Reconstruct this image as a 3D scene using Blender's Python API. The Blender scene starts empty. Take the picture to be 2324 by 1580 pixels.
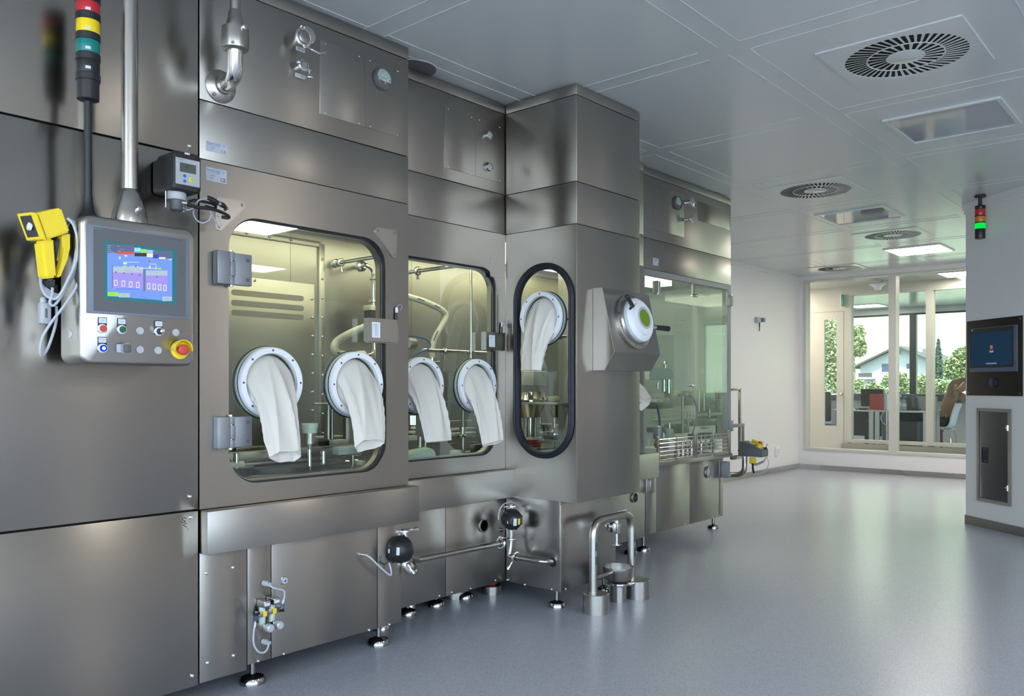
import bpy, bmesh, math, random
from mathutils import Vector, Matrix, noise
RND = random.Random(11)
SC = bpy.context.scene
COL = SC.collection
PI = math.pi
# ---------------------------------------------------------------- camera
FPX, CXP, HYP, TH, CAMH = 1876.0, 1162.0, 877.0, math.radians(41.165), 1.16
ST, CT = math.sin(TH), math.cos(TH)
CROPS = {'A': (0, 0, 3.2914), 'B': (40, 420, 3.2926), 'C': (440, 0, 3.292), 'D': (440, 460, 3.95), 'E': (460, 780, 4.158),
         'F': (900, 460, 3.95), 'G': (900, 760, 3.95), 'H': (900, 80, 3.5914), 'I': (380, 1100, 3.2914), 'J': (800, 1060, 4.1577),
         'K': (1260, 1080, 4.6476), 'L': (1320, 560, 4.6474), 'M': (1400, 340, 4.158), 'N': (1400, 820, 3.763), 'O': (1780, 580, 4.936),
         'P': (1780, 840, 5.282), 'Q': (2160, 400, 4.939), 'R': (2160, 680, 5.64), 'S': (2160, 900, 4.647), 'T': (1640, 0, 3.3977),
         'U': (1640, 380, 4.007), 'V': (1640, 680, 3.763), 'W': (0, 1100, 3.2917), 'a': (230, 540, 9.876), 'b': (200, 715, 9.296),
         'c': (340, 330, 7.9), 'd': (560, 1290, 7.525), 'e': (660, 50, 11.286), 'f': (830, 140, 17.55), 'g': (1160, 820, 6.87),
         'h': (1450, 820, 6.077), 'i': (1640, 960, 11.286), 'j': (510, 940, 9.296), 'k': (920, 900, 9.874), 'l': (2040, 840, 9.294), 'm': (1360, 1150, 14.36), 'p': (0, 0, 1.0)}
def cr(k, x, y):
    ox, oy, s = CROPS[k]
    return ox + x / s, oy + y / s
def ray(px, py):
    a = px - CXP
    return Vector((-ST * FPX + CT * a, CT * FPX + ST * a, HYP - py))
def onX(X, k, x, y):
    r = ray(*cr(k, x, y)); t = X / r.x
    return Vector((X, r.y * t, CAMH + r.z * t))
def onY(Y, k, x, y):
    r = ray(*cr(k, x, y)); t = Y / r.y
    return Vector((r.x * t, Y, CAMH + r.z * t))
def onZ(z, k, x, y):
    r = ray(*cr(k, x, y)); t = (z - CAMH) / r.z
    return Vector((r.x * t, r.y * t, z))
def onP(p0, n, k, x, y):
    r = ray(*cr(k, x, y)); o = Vector((0, 0, CAMH)); t = (Vector(p0) - o).dot(n) / r.dot(n)
    return o + r * t
def yz(X, k, x, y):
    v = onX(X, k, x, y); return v.y, v.z
def xz(Y, k, x, y):
    v = onY(Y, k, x, y); return v.x, v.z
# ---------------------------------------------------------------- frames
def frame(o, R, U):
    R = Vector(R).normalized(); U = Vector(U).normalized(); N = R.cross(U)
    M = Matrix.Identity(4)
    for i in range(3):
        M[i][0], M[i][1], M[i][2], M[i][3] = R[i], U[i], N[i], o[i]
    return M
def FX(X): return frame((X, 0, 0), (0, 1, 0), (0, 0, 1))      # local x = world Y, y = world z, z = out of the machine
def FY(Y): return frame((0, Y, 0), (1, 0, 0), (0, 0, 1))      # local x = world X, y = world z, z = towards -Y
def FCEIL(z): return frame((0, 0, z), (0, 1, 0), (1, 0, 0))   # local x = world Y, y = world X, z = down
W0 = Matrix.Identity(4)
def at(v, R=(1, 0, 0), U=(0, 1, 0)): return frame(v, R, U)
# ---------------------------------------------------------------- mesh builder
def smoothpath(pts, res):
    pts = [Vector(p) for p in pts]
    if res <= 1 or len(pts) < 3: return pts
    out = []
    for i in range(len(pts) - 1):
        p0 = pts[max(i - 1, 0)]; p1 = pts[i]; p2 = pts[i + 1]; p3 = pts[min(i + 2, len(pts) - 1)]
        for j in range(res):
            t = j / res
            out.append(0.5 * ((2 * p1) + (p2 - p0) * t + (2 * p0 - 5 * p1 + 4 * p2 - p3) * t * t + (3 * p1 - p0 - 3 * p2 + p3) * t ** 3))
    out.append(pts[-1])
    return out
def roundpath(pts, rad, n=6):
    """polyline with its inner corners turned into arcs"""
    pts = [Vector(p) for p in pts]; out = [pts[0]]
    for a, b, c in zip(pts, pts[1:], pts[2:]):
        u = (a - b); v = (c - b); r = min(rad, u.length * .49, v.length * .49)
        p = b + u.normalized() * r; q = b + v.normalized() * r
        for i in range(n + 1):
            t = i / n
            out.append(p * (1 - t) ** 2 + b * 2 * t * (1 - t) + q * t * t)
    out.append(pts[-1]); return out
def rrect(x0, y0, x1, y1, r, n=6):
    out = []
    for cx, cy, a0 in ((x1 - r, y0 + r, -90), (x1 - r, y1 - r, 0), (x0 + r, y1 - r, 90), (x0 + r, y0 + r, 180)):
        for i in range(n + 1):
            a = math.radians(a0 + 90 * i / n); out.append((cx + r * math.cos(a), cy + r * math.sin(a)))
    return out
TEXT = {}
def text_geo(s):
    if s not in TEXT:
        cu = bpy.data.curves.new('lettering', 'FONT'); cu.body = s; cu.size = 1; cu.resolution_u = 2
        o = bpy.data.objects.new('lettering', cu); me = bpy.data.meshes.new_from_object(o)
        vs = [v.co.copy() for v in me.vertices]; fs = [tuple(p.vertices) for p in me.polygons]
        bpy.data.objects.remove(o); bpy.data.meshes.remove(me); bpy.data.curves.remove(cu)
        TEXT[s] = (vs, fs)
    return TEXT[s]
class MB:
    def __init__(s, M=None): s.bm = bmesh.new(); s.M = M or W0
    def v(s, p): return s.bm.verts.new(s.M @ Vector(p))
    def f(s, vs):
        try: return s.bm.faces.new(vs)
        except ValueError: return None
    def box(s, a, b, bev=0, seg=2):
        a, b = [min(p) for p in zip(a, b)], [max(p) for p in zip(a, b)]
        V = [s.v((x, y, z)) for x in (a[0], b[0]) for y in (a[1], b[1]) for z in (a[2], b[2])]
        F = [s.f([V[i] for i in q]) for q in ((0, 1, 3, 2), (4, 6, 7, 5), (0, 4, 5, 1), (2, 3, 7, 6), (0, 2, 6, 4), (1, 5, 7, 3))]
        if bev:
            E = list({e for f in F for e in f.edges})
            bmesh.ops.bevel(s.bm, geom=E, offset=bev, segments=seg, affect='EDGES', profile=.5)
        return s
    def cbox(s, c, d, bev=0): return s.box([c[i] - d[i] / 2 for i in range(3)], [c[i] + d[i] / 2 for i in range(3)], bev)
    def loft(s, rings, close=True, cap0=False, cap1=False):
        L = [[s.v(p) for p in r] for r in rings]; n = len(L[0])
        for A, B in zip(L, L[1:]):
            for i in range(n if close else n - 1):
                j = (i + 1) % n; s.f((A[i], A[j], B[j], B[i]))
        if cap0: s.f(L[0][::-1])
        if cap1: s.f(L[-1])
        return s
    def cyl(s, p, q, r, r2=None, n=20, cap=True): return s.tube([p, q], [r, r if r2 is None else r2], n, cap)
    def tube(s, pts, r, n=10, cap=True):
        pts = [Vector(p) for p in pts]; rs = r if isinstance(r, (list, tuple)) else [r] * len(pts)
        T = []
        for i in range(len(pts)):
            a = pts[max(i - 1, 0)]; b = pts[min(i + 1, len(pts) - 1)]; T.append((b - a).normalized())
        t = T[0]; u = t.orthogonal().normalized(); rings = []
        for i, p in enumerate(pts):
            u = (u - T[i] * u.dot(T[i])).normalized(); w = T[i].cross(u)
            rings.append([p + (u * math.cos(2 * PI * k / n) + w * math.sin(2 * PI * k / n)) * rs[i] for k in range(n)])
        return s.loft(rings, True, cap, cap)
    def lathe(s, o, ax, prof, n=28, closed=False, sx=1, sy=1):
        o = Vector(o); ax = Vector(ax).normalized(); u = ax.orthogonal().normalized(); w = ax.cross(u)
        prof = list(prof) + ([prof[0]] if closed else [])
        rings = [[o + ax * h + (u * math.cos(2 * PI * k / n) * sx + w * math.sin(2 * PI * k / n) * sy) * max(r, 1e-5) for k in range(n)] for r, h in prof]
        return s.loft(rings, True, not closed, not closed)
    def prism(s, poly, h0, h1):
        return s.loft([[(x, y, h0) for x, y in poly], [(x, y, h1) for x, y in poly]], True, True, True)
    def ball(s, c, r, n=14, sc=(1, 1, 1)):
        rings = []
        for i in range(n + 1):
            a = PI * i / n; rr = max(math.sin(a), 1e-4)
            rings.append([(c[0] + r * sc[0] * rr * math.cos(2 * PI * k / (n * 2)), c[1] + r * sc[1] * rr * math.sin(2 * PI * k / (n * 2)), c[2] - r * sc[2] * math.cos(a)) for k in range(n * 2)])
        return s.loft(rings, True, True, True)
    def frm(s, x0, y0, x1, y1, hx0, hy0, hx1, hy1, r, z0, z1, n=8):
        """flat panel with a rounded opening"""
        r = max(r, 1e-4); inn = []; out = []
        for cx, cy, a0, ox, oy in ((hx1 - r, hy0 + r, -90, x1, y0), (hx1 - r, hy1 - r, 0, x1, y1), (hx0 + r, hy1 - r, 90, x0, y1), (hx0 + r, hy0 + r, 180, x0, y0)):
            for i in range(n + 1):
                a = math.radians(a0 + 90 * i / n); p = (cx + r * math.cos(a), cy + r * math.sin(a)); inn.append(p)
                st = (cx, oy) if a0 in (-90, 90) else (ox, cy); en = (ox, cy) if a0 in (-90, 90) else (cx, oy)
                t = i / n
                if t <= .5: q = (st[0] + (ox - st[0]) * 2 * t, st[1] + (oy - st[1]) * 2 * t)
                else: q = (ox + (en[0] - ox) * (2 * t - 1), oy + (en[1] - oy) * (2 * t - 1))
                out.append(q)
        R = lambda P, z: [(x, y, z) for x, y in P]
        return s.loft([R(inn, z0), R(inn, z1), R(out, z1), R(out, z0), R(inn, z0)])
    def text(s, t, x, y, h, z, size=None, align='c', sx=1, width=None):
        vs, fs = text_geo(t)
        x0 = min(v.x for v in vs); x1 = max(v.x for v in vs); y0 = min(v.y for v in vs); y1 = max(v.y for v in vs)
        k = h / max(y1 - y0, 1e-6); kx = k * sx
        if width: kx = width / (x1 - x0)
        dx = x - (kx * (x0 + x1) / 2 if align == 'c' else kx * x0)
        V = [s.v((dx + kx * v.x, y + k * (v.y - (y0 + y1) / 2), z)) for v in vs]
        for q in fs: s.f([V[i] for i in q])
        return s
    def quad(s, a, b, c, d): s.f([s.v(p) for p in (a, b, c, d)]); return s
def wpos(o):
    p = Vector((0, 0, 0))
    while o is not None: p += o.location; o = o.parent
    return p
def part(name, mb, m, parent=None, ang=32, flat=False, label=None, kind=None):
    me = bpy.data.meshes.new(name); bm = mb.bm
    bmesh.ops.recalc_face_normals(bm, faces=bm.faces[:])
    off = wpos(parent) if parent else Vector((0, 0, 0))
    for v in bm.verts: v.co -= off
    bm.to_mesh(me); bm.free()
    o = bpy.data.objects.new(name, me); COL.objects.link(o)
    if parent: o.parent = parent
    me.materials.append(m)
    if not flat:
        me.polygons.foreach_set('use_smooth', [True] * len(me.polygons))
        me.set_sharp_from_angle(angle=math.radians(ang))
    if label: o['label'] = label
    if kind: o['kind'] = kind
    return o
def thing(name, label, cat, loc, group=None):
    o = bpy.data.objects.new(name, None); COL.objects.link(o); o.location = loc; o.empty_display_size = .05
    o['label'] = label; o['category'] = cat
    if group: o['group'] = group
    return o
def single(name, label, cat, mb, m, group=None, **k):
    o = part(name, mb, m, **k); o['label'] = label; o['category'] = cat
    if group: o['group'] = group
    # put the origin at the lowest middle point
    vs = [v.co for v in o.data.vertices]
    c = Vector((sum(v.x for v in vs) / len(vs), sum(v.y for v in vs) / len(vs), min(v.z for v in vs)))
    for v in o.data.vertices: v.co -= c
    o.location = c
    return o
def struct(name, mb, m, **k):
    o = part(name, mb, m, kind='structure', **k); return o
def dup(o, loc=None, label=None, group=None, parent=None):
    c = o.copy(); COL.objects.link(c)
    if parent is not None: c.parent = parent
    if loc is not None: c.location = loc
    if label: c['label'] = label
    if group: c['group'] = group
    for ch in list(o.children): dup(ch, parent=c)
    return c
# ---------------------------------------------------------------- materials
def nodes(name):
    m = bpy.data.materials.new(name); m.use_nodes = True; nt = m.node_tree; b = nt.nodes['Principled BSDF']
    return m, nt, b
def mat(name, col, rough=.5, metal=0., spec=.5, emit=0., ecol=None, var=.06, scale=18., coat=0., bump=0., stretch=(1, 1, 1)):
    m, nt, b = nodes(name); N = nt.nodes; L = nt.links
    b.inputs['Base Color'].default_value = (*col, 1); b.inputs['Roughness'].default_value = rough; b.inputs['Metallic'].default_value = metal
    b.inputs['Specular IOR Level'].default_value = spec
    if coat: b.inputs['Coat Weight'].default_value = coat; b.inputs['Coat Roughness'].default_value = .04
    if emit:
        b.inputs['Emission Color'].default_value = (*(ecol or col), 1); b.inputs['Emission Strength'].default_value = emit
    if var:
        tc = N.new('ShaderNodeTexCoord'); mp = N.new('ShaderNodeMapping'); mp.inputs['Scale'].default_value = stretch
        nz = N.new('ShaderNodeTexNoise'); nz.inputs['Scale'].default_value = scale; nz.inputs['Detail'].default_value = 3
        L.new(tc.outputs['Object'], mp.inputs['Vector']); L.new(mp.outputs['Vector'], nz.inputs['Vector'])
        mr = N.new('ShaderNodeMapRange'); mr.inputs['To Min'].default_value = max(rough - var, .01); mr.inputs['To Max'].default_value = rough + var
        L.new(nz.outputs['Fac'], mr.inputs['Value']); L.new(mr.outputs['Result'], b.inputs['Roughness'])
        if bump:
            bp = N.new('ShaderNodeBump'); bp.inputs['Strength'].default_value = bump; bp.inputs['Distance'].default_value = .002
            L.new(nz.outputs['Fac'], bp.inputs['Height']); L.new(bp.outputs['Normal'], b.inputs['Normal'])
    return m
def steel(name, col, rough, aniso=0., rot=0., var=.025, mottle=.10):
    """brushed stainless: fine grain, cloudy patches from handling"""
    m, nt, b = nodes(name); N = nt.nodes; L = nt.links
    b.inputs['Metallic'].default_value = 1; b.inputs['Anisotropic'].default_value = aniso; b.inputs['Anisotropic Rotation'].default_value = rot
    if aniso:
        tg = N.new('ShaderNodeTangent'); tg.direction_type = 'RADIAL'; tg.axis = 'Z'; L.new(tg.outputs['Tangent'], b.inputs['Tangent'])
    tc = N.new('ShaderNodeTexCoord'); mp = N.new('ShaderNodeMapping'); mp.inputs['Scale'].default_value = (1, 1, 1.6)
    nz = N.new('ShaderNodeTexNoise'); nz.inputs['Scale'].default_value = 1.6; nz.inputs['Detail'].default_value = 0
    L.new(tc.outputs['Object'], mp.inputs['Vector']); L.new(mp.outputs['Vector'], nz.inputs['Vector'])
    mr = N.new('ShaderNodeMapRange'); mr.inputs['From Min'].default_value = .3; mr.inputs['From Max'].default_value = .7
    mr.inputs['To Min'].default_value = rough - var; mr.inputs['To Max'].default_value = rough + var
    L.new(nz.outputs['Fac'], mr.inputs['Value']); L.new(mr.outputs['Result'], b.inputs['Roughness'])
    cr_ = N.new('ShaderNodeMapRange'); cr_.inputs['From Min'].default_value = .3; cr_.inputs['From Max'].default_value = .7
    cr_.inputs['To Min'].default_value = 1 - mottle; cr_.inputs['To Max'].default_value = 1 + mottle * .3
    nz2 = N.new('ShaderNodeTexNoise'); nz2.inputs['Scale'].default_value = 1.1; nz2.inputs['Detail'].default_value = 0
    L.new(mp.outputs['Vector'], nz2.inputs['Vector']); L.new(nz2.outputs['Fac'], cr_.inputs['Value'])
    mx = N.new('ShaderNodeVectorMath'); mx.operation = 'SCALE'; mx.inputs[0].default_value = col; L.new(cr_.outputs['Result'], mx.inputs['Scale'])
    L.new(mx.outputs['Vector'], b.inputs['Base Color'])
    return m
def pane(name, tint=(1, 1, 1), refl=1.0, haze=0.):
    """thin clear sheet: straight-through light plus a fresnel mirror"""
    m = bpy.data.materials.new(name); m.use_nodes = True; nt = m.node_tree; N = nt.nodes; L = nt.links
    for n in list(N): N.remove(n)
    out = N.new('ShaderNodeOutputMaterial'); tr = N.new('ShaderNodeBsdfTransparent'); tr.inputs['Color'].default_value = (*tint, 1)
    gl = N.new('ShaderNodeBsdfGlossy'); gl.inputs['Roughness'].default_value = .015; gl.inputs['Color'].default_value = (.95, .97, 1, 1)
    ge = N.new('ShaderNodeNewGeometry'); dp = N.new('ShaderNodeVectorMath'); dp.operation = 'DOT_PRODUCT'
    L.new(ge.outputs['Incoming'], dp.inputs[0]); L.new(ge.outputs['Normal'], dp.inputs[1])
    def mth(op, a, b_=None):
        n = N.new('ShaderNodeMath'); n.operation = op
        for i, q in enumerate((a, b_)):
            if q is None: continue
            if isinstance(q, (int, float)): n.inputs[i].default_value = q
            else: L.new(q, n.inputs[i])
        return n.outputs[0]
    f5 = mth('POWER', mth('SUBTRACT', 1.0, mth('ABSOLUTE', dp.outputs['Value'])), 5.0)
    fr = mth('ADD', mth('MULTIPLY', f5, .96), .04)
    mu = N.new('ShaderNodeMath'); mu.operation = 'MULTIPLY'; mu.inputs[1].default_value = refl; mu.use_clamp = True
    mx = N.new('ShaderNodeMixShader'); L.new(fr, mu.inputs[0]); L.new(mu.outputs[0], mx.inputs['Fac'])
    L.new(tr.outputs[0], mx.inputs[1]); L.new(gl.outputs[0], mx.inputs[2])
    last = mx
    if haze:
        df = N.new('ShaderNodeBsdfDiffuse'); df.inputs['Color'].default_value = (.8, .85, .8, 1)
        m2 = N.new('ShaderNodeMixShader'); m2.inputs['Fac'].default_value = haze; L.new(mx.outputs[0], m2.inputs[1]); L.new(df.outputs[0], m2.inputs[2]); last = m2
    L.new(last.outputs[0], out.inputs['Surface']); return m
def glow(name, col, strength):
    m = bpy.data.materials.new(name); m.use_nodes = True; nt = m.node_tree; N = nt.nodes; L = nt.links
    for n in list(N): N.remove(n)
    out = N.new('ShaderNodeOutputMaterial'); e = N.new('ShaderNodeEmission'); e.inputs['Color'].default_value = (*col, 1); e.inputs['Strength'].default_value = strength
    L.new(e.outputs[0], out.inputs['Surface']); return m
def floor_mat():
    m, nt, b = nodes('speckled_vinyl'); N = nt.nodes; L = nt.links
    tc = N.new('ShaderNodeTexCoord')
    def vor(scale, lo, hi):
        v = N.new('ShaderNodeTexVoronoi'); v.inputs['Scale'].default_value = scale; L.new(tc.outputs['Object'], v.inputs['Vector'])
        r = N.new('ShaderNodeMapRange'); r.inputs['From Min'].default_value = lo; r.inputs['From Max'].default_value = hi; L.new(v.outputs['Distance'], r.inputs['Value'])
        g = N.new('ShaderNodeSeparateColor'); L.new(v.outputs['Color'], g.inputs['Color'])
        return r, g
    r1, g1 = vor(210, .26, .42); r2, g2 = vor(300, .26, .42)
    base = (.43, .45, .51, 1)
    def mixin(prev, r, g, chan, thr, col):
        lt = N.new('ShaderNodeMath'); lt.operation = 'LESS_THAN'; lt.inputs[1].default_value = thr; L.new(g.outputs[chan], lt.inputs[0])
        inv = N.new('ShaderNodeMath'); inv.operation = 'SUBTRACT'; inv.inputs[0].default_value = 1; L.new(r.outputs['Result'], inv.inputs[1])
        mu = N.new('ShaderNodeMath'); mu.operation = 'MULTIPLY'; L.new(lt.outputs[0], mu.inputs[0]); L.new(inv.outputs[0], mu.inputs[1])
        mx = N.new('ShaderNodeMix'); mx.data_type = 'RGBA'; L.new(mu.outputs[0], mx.inputs['Factor'])
        if prev is None: mx.inputs['A'].default_value = base
        else: L.new(prev.outputs['Result'], mx.inputs['A'])
        mx.inputs['B'].default_value = (*col, 1); return mx
    a = mixin(None, r1, g1, 'Red', .34, (.22, .24, .31)); a = mixin(a, r2, g2, 'Green', .25, (.62, .63, .68)); a = mixin(a, r2, g2, 'Blue', .22, (.27, .30, .40))
    L.new(a.outputs['Result'], b.inputs['Base Color'])
    nz = N.new('ShaderNodeTexNoise'); nz.inputs['Scale'].default_value = 1.3; L.new(tc.outputs['Object'], nz.inputs['Vector'])
    mr = N.new('ShaderNodeMapRange'); mr.inputs['To Min'].default_value = .2; mr.inputs['To Max'].default_value = .34; L.new(nz.outputs['Fac'], mr.inputs['Value'])
    b.inputs['Roughness'].default_value = .27; b.inputs['Specular IOR Level'].default_value = .5
    return m
ST1 = steel('brushed_steel', (.42, .397, .362), .31, .72, .25, var=.01)
ST0 = steel('brushed_cabinet_steel', (.42, .397, .362), .25, .85, .25, var=.005)
ST2 = steel('satin_steel', (.45, .428, .395), .29, 0)
STP = steel('polished_steel', (.72, .71, .70), .11, 0, var=.03, mottle=.05)
STF = steel('foot_chrome', (.34, .34, .34), .14, 0, var=.03)
STD = steel('dark_steel', (.30, .29, .27), .34, .3)
STK = steel('hatch_steel', (.14, .14, .145), .36, .2)
STI = steel('chamber_steel', (.50, .49, .45), .33, .3, .25)
HING = mat('grey_cast', (.30, .31, .33), .45, .6)
BLK = mat('black_plastic', (.012, .013, .016), .42)
RUB = mat('black_rubber', (.010, .011, .02), .55)
GAP = mat('dark_gap', (.006, .006, .006), .8)
WHT = mat('white_plastic', (.80, .82, .86), .35)
FAB = mat('sleeve_fabric', (.66, .625, .56), .75, spec=.2, scale=300, bump=.15)
CREAM = mat('cream_hose', (.78, .74, .58), .4)
MILK = mat('milky_plastic', (.72, .76, .70), .35)
YEL = mat('yellow_plastic', (.86, .64, .02), .38)
RED = mat('red_plastic', (.55, .06, .04), .4)
GRN = mat('green_plastic', (.01, .11, .05), .35)
TEAL = mat('teal_lens', (.0, .20, .19), .3)
LRED = mat('red_lens', (.52, .02, .03), .3)
LYEL = mat('yellow_lens', (.90, .66, .01), .3)
GREY = mat('grey_plastic', (.44, .46, .49), .45)
CAB = mat('grey_cable', (.46, .49, .54), .45)
DGREY = mat('dark_grey_plastic', (.10, .105, .115), .45)
TAG = mat('label_plate', (.62, .65, .70), .5)
INK = mat('dark_ink', (.02, .02, .03), .6)
NAVY = mat('navy_ink', (.06, .10, .32), .6)
BLUE = mat('blue_tube', (.02, .10, .30), .35)
ORNG = mat('orange_rubber', (.62, .07, .02), .5)
WALLM = mat('white_wall', (.78, .77, .76), .42, scale=3)
CEILM = mat('ceiling_enamel', (.59, .62, .615), .20, spec=.45, var=.04, scale=1.5)
FRM = mat('frame_enamel', (.58, .57, .52), .4)
FLR = floor_mat()
GLS = pane('clear_glass', (.93, .96, .93))
GLM = pane('isolator_glass', (.90, .94, .90), 1.3)
GLD = pane('tinted_guard_glass', (.76, .82, .75), 1.1, .03)
EXPO = 1.1
# ================================================================ the room
HC = 2.70
YB = 11.48          # glazed partition
XL = -4.65          # far side wall
RX, RY0 = 6.6, -3.2 # the walls behind the camera
OFFY = 17.2        # office outer wall
mb = MB(); mb.box((-9.5, RY0 - .3, -.2), (RX + .3, OFFY + .3, 0)); struct('floor', mb, FLR)
mb = MB(); mb.box((-9.5, RY0 - .3, HC), (RX + .3, OFFY + .35, HC + .35)); struct('ceiling', mb, CEILM)
# ceiling panel beads, in pairs 10 cm apart
mb = MB()
for y in (-1.4, -.2, 1.0, 2.26, 3.44, 4.65, 5.85, 7.02, 8.22, 9.40, 10.6):
    for dy in (0, .11):
        for x0, x1 in ((-4.6, -2.92), (-2.82, -1.87), (-1.66, -.66), (-.55, .55), (.66, 1.76), (1.87, 2.96), (3.07, 6.5)):
            mb.box((x0, y + dy - .002, HC - .002), (x1, y + dy + .002, HC + .01))
for x in (-4.02, -2.90, -1.77, -.66, .55, 1.76, 2.96):
    for dx in (0, .105):
        for y0, y1 in ((-3, -1.4), (-1.29, -.2), (-.09, 1.0), (1.11, 2.26), (2.37, 3.44), (3.55, 4.65), (4.76, 5.85), (5.96, 7.02), (7.13, 8.22), (8.33, 9.4), (9.51, 10.6), (10.71, 11.4)):
            mb.box((x + dx - .002, y0, HC - .002), (x + dx + .002, y1, HC + .01))
struct('trim_1', mb, CEILM)
# side wall behind the machines
mb = MB(); mb.box((XL - .12, RY0, 0), (XL, YB + .15, HC)); struct('wall_left', mb, WALLM)
mb = MB(); mb.box((XL, 9.0, HC - .05), (XL + .035, YB - .1, HC)); mb.box((XL, YB - .035, HC - .05), (-1.6, YB, HC)); struct('trim_2', mb, WALLM)
mb = MB(); mb.box((XL, 6.4, 0), (XL + .012, YB, .07)); struct('baseboard_left', mb, ST2)
mb = MB(); mb.box((XL + .012, YB - .012, 0), (RX, YB, .065)); struct('baseboard_back', mb, ST2)
# glazed partition wall
WZ0, WZ1 = .30, 2.645
mb = MB()
mb.box((XL, YB, 0), (RX, YB + .14, WZ0 - .035)); mb.box((XL, YB, WZ1 + .02), (RX, YB + .14, HC)); mb.box((XL, YB, WZ0 - .035), (-4.57, YB + .14, WZ1 + .02))
mb.box((1.2, YB, WZ0 - .035), (RX, YB + .14, WZ1 + .02))
struct('wall_back', mb, WALLM)
def glazing(name, x0, x1, z0, z1, Y, dep, fw, m, posts=(), pw=.09):
    o = MB()
    o.box((x0 - fw, Y - .012, z0 - fw), (x0, Y + dep, z1 + fw)); o.box((x1, Y - .012, z0 - fw), (x1 + fw, Y + dep, z1 + fw))
    o.box((x0, Y - .012, z0 - fw), (x1, Y + dep, z0)); o.box((x0, Y - .012, z1), (x1, Y + dep, z1 + fw))
    for p in posts: o.box((p - pw / 2, Y - .012, z0), (p + pw / 2, Y + dep, z1))
    root = struct(name, o, m)
    g = MB(); xs = [x0] + list(posts) + [x1]
    for a, b in zip(xs, xs[1:]):
        a2 = a + (pw / 2 if a in posts else 0); b2 = b - (pw / 2 if b in posts else 0)
        g.quad((a2, Y + dep * .5, z0), (b2, Y + dep * .5, z0), (b2, Y + dep * .5, z1), (a2, Y + dep * .5, z1))
    part('window_pane', g, GLS, root, flat=True)
    return root
glazing('window_1', -4.537, 1.165, WZ0, WZ1 - .02, YB, .14, .033, FRM, (-3.39, -2.24, -1.09, .06), .092)
# walls behind the camera, with daylight windows
def holewall(name, axis, c, thick, a0, a1, holes, m, z0=.25, z1=2.6):
    o = MB()
    def bx(u0, u1, h0, h1):
        if axis == 'X': o.box((c, u0, h0), (c + thick, u1, h1))
        else: o.box((u0, c, h0), (u1, c + thick, h1))
    bx(a0, a1, 0, z0); bx(a0, a1, z1, HC); e = a0
    for h0, h1 in holes: bx(e, h0, z0, z1); e = h1
    bx(e, a1, z0, z1)
    return struct(name, o, m)
HB = ((-2.5, -1.2), (-1.1, 0.), (.1, 2.3), (2.4, 4.6), (4.7, 6.4)); HR = ((-3., -1.), (-.9, 1.1), (1.2, 3.2))
holewall('wall_rear', 'Y', RY0 - .2, .2, XL - .1, RX + .2, HB, WALLM)
holewall('wall_right', 'X', RX, .2, RY0 - .2, OFFY, HR, WALLM)
def winframe(name, axis, c, h0, h1, z0=.25, z1=2.6):
    o = MB(); f = .06
    def bx(u0, u1, a, b):
        if axis == 'X': o.box((c, u0, a), (c + .06, u1, b))
        else: o.box((u0, c, a), (u1, c + .06, b))
    bx(h0, h0 + f, z0, z1); bx(h1 - f, h1, z0, z1); bx(h0, h1, z0, z0 + f); bx(h0, h1, z1 - f, z1); mid = (h0 + h1) / 2; bx(mid - .03, mid + .03, z0, z1)
    struct(name, o, FRM)
k = 4
for h in HB: winframe(f'window_{k}', 'Y', RY0 - .13, *h); k += 1
for h in HR: winframe(f'window_{k}', 'X', RX + .07, *h); k += 1
# oblique white service block
PA = Vector((-1.715, 7.80, 0)); PD = Vector((.762, -.648, 0)).normalized(); PN = PD.cross(Vector((0, 0, 1)))
PB = PA + PD * 2.0
FPIL = frame(PA, PD, (0, 0, 1))
mb = MB(FPIL); mb.box((0, 0, -.7), (2.0, HC, 0)); struct('wall_pillar', mb, WALLM)
mb = MB(FPIL); mb.box((-.006, 0, -.7), (2.006, .072, .006)); struct('baseboard_right', mb, STD)
mb = MB(FPIL); mb.box((-.02, HC - .05, -.72), (2.02, HC, .02)); mb.box((-.01, HC - .085, -.71), (2.01, HC - .05, .01)); struct('trim_3', mb, WALLM)
# ---------------------------------------------------------------- ceiling fittings
LAMPON = glow('lit_diffuser', (1.0, .92, .82), 13.0)
LAMPOFF = mat('unlit_cover', (.30, .31, .36), .05, 0, spec=.9, var=.02, coat=1.0)
def lamp(cx, cy, on, label, grp=None):
    t = thing('ceiling_light', label, 'light', (cx, cy, HC - .012), grp); F_ = frame((cx, cy, HC), (1, 0, 0), (0, -1, 0))
    m = MB(F_); m.frm(-.30, -.30, .30, .30, -.278, -.278, .278, .278, .004, .0, .012); part('frame', m, CEILM, t)
    if on:
        m = MB(F_); m.box((-.278, -.278, .0015), (.278, .278, .006)); part('diffuser', m, LAMPON, t, label='white glowing diffuser')
    else:
        m = MB(F_); m.box((-.278, -.278, .0015), (.278, .278, .006)); part('cover', m, LAMPOFF, t, label='dark glossy cover, switched off')
    return t
lamp(-1.235, 5.305, False, 'switched-off ceiling light with glossy cover behind the largest swirl vent', 'square ceiling lights')
lamp(-2.545, 7.67, False, 'switched-off square ceiling light between two swirl vents, mirroring the window', 'square ceiling lights')
lamp(-2.68, 10.03, True, 'glowing white square ceiling light near the glazed partition', 'square ceiling lights')
lamp(1.44, 4.4, True, 'glowing ceiling light out of frame, mirrored in the isolator glass', 'square ceiling lights')
lamp(3.9, 5.9, True, 'second glowing ceiling light out of frame, mirrored in the isolator glass', 'square ceiling lights')
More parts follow.
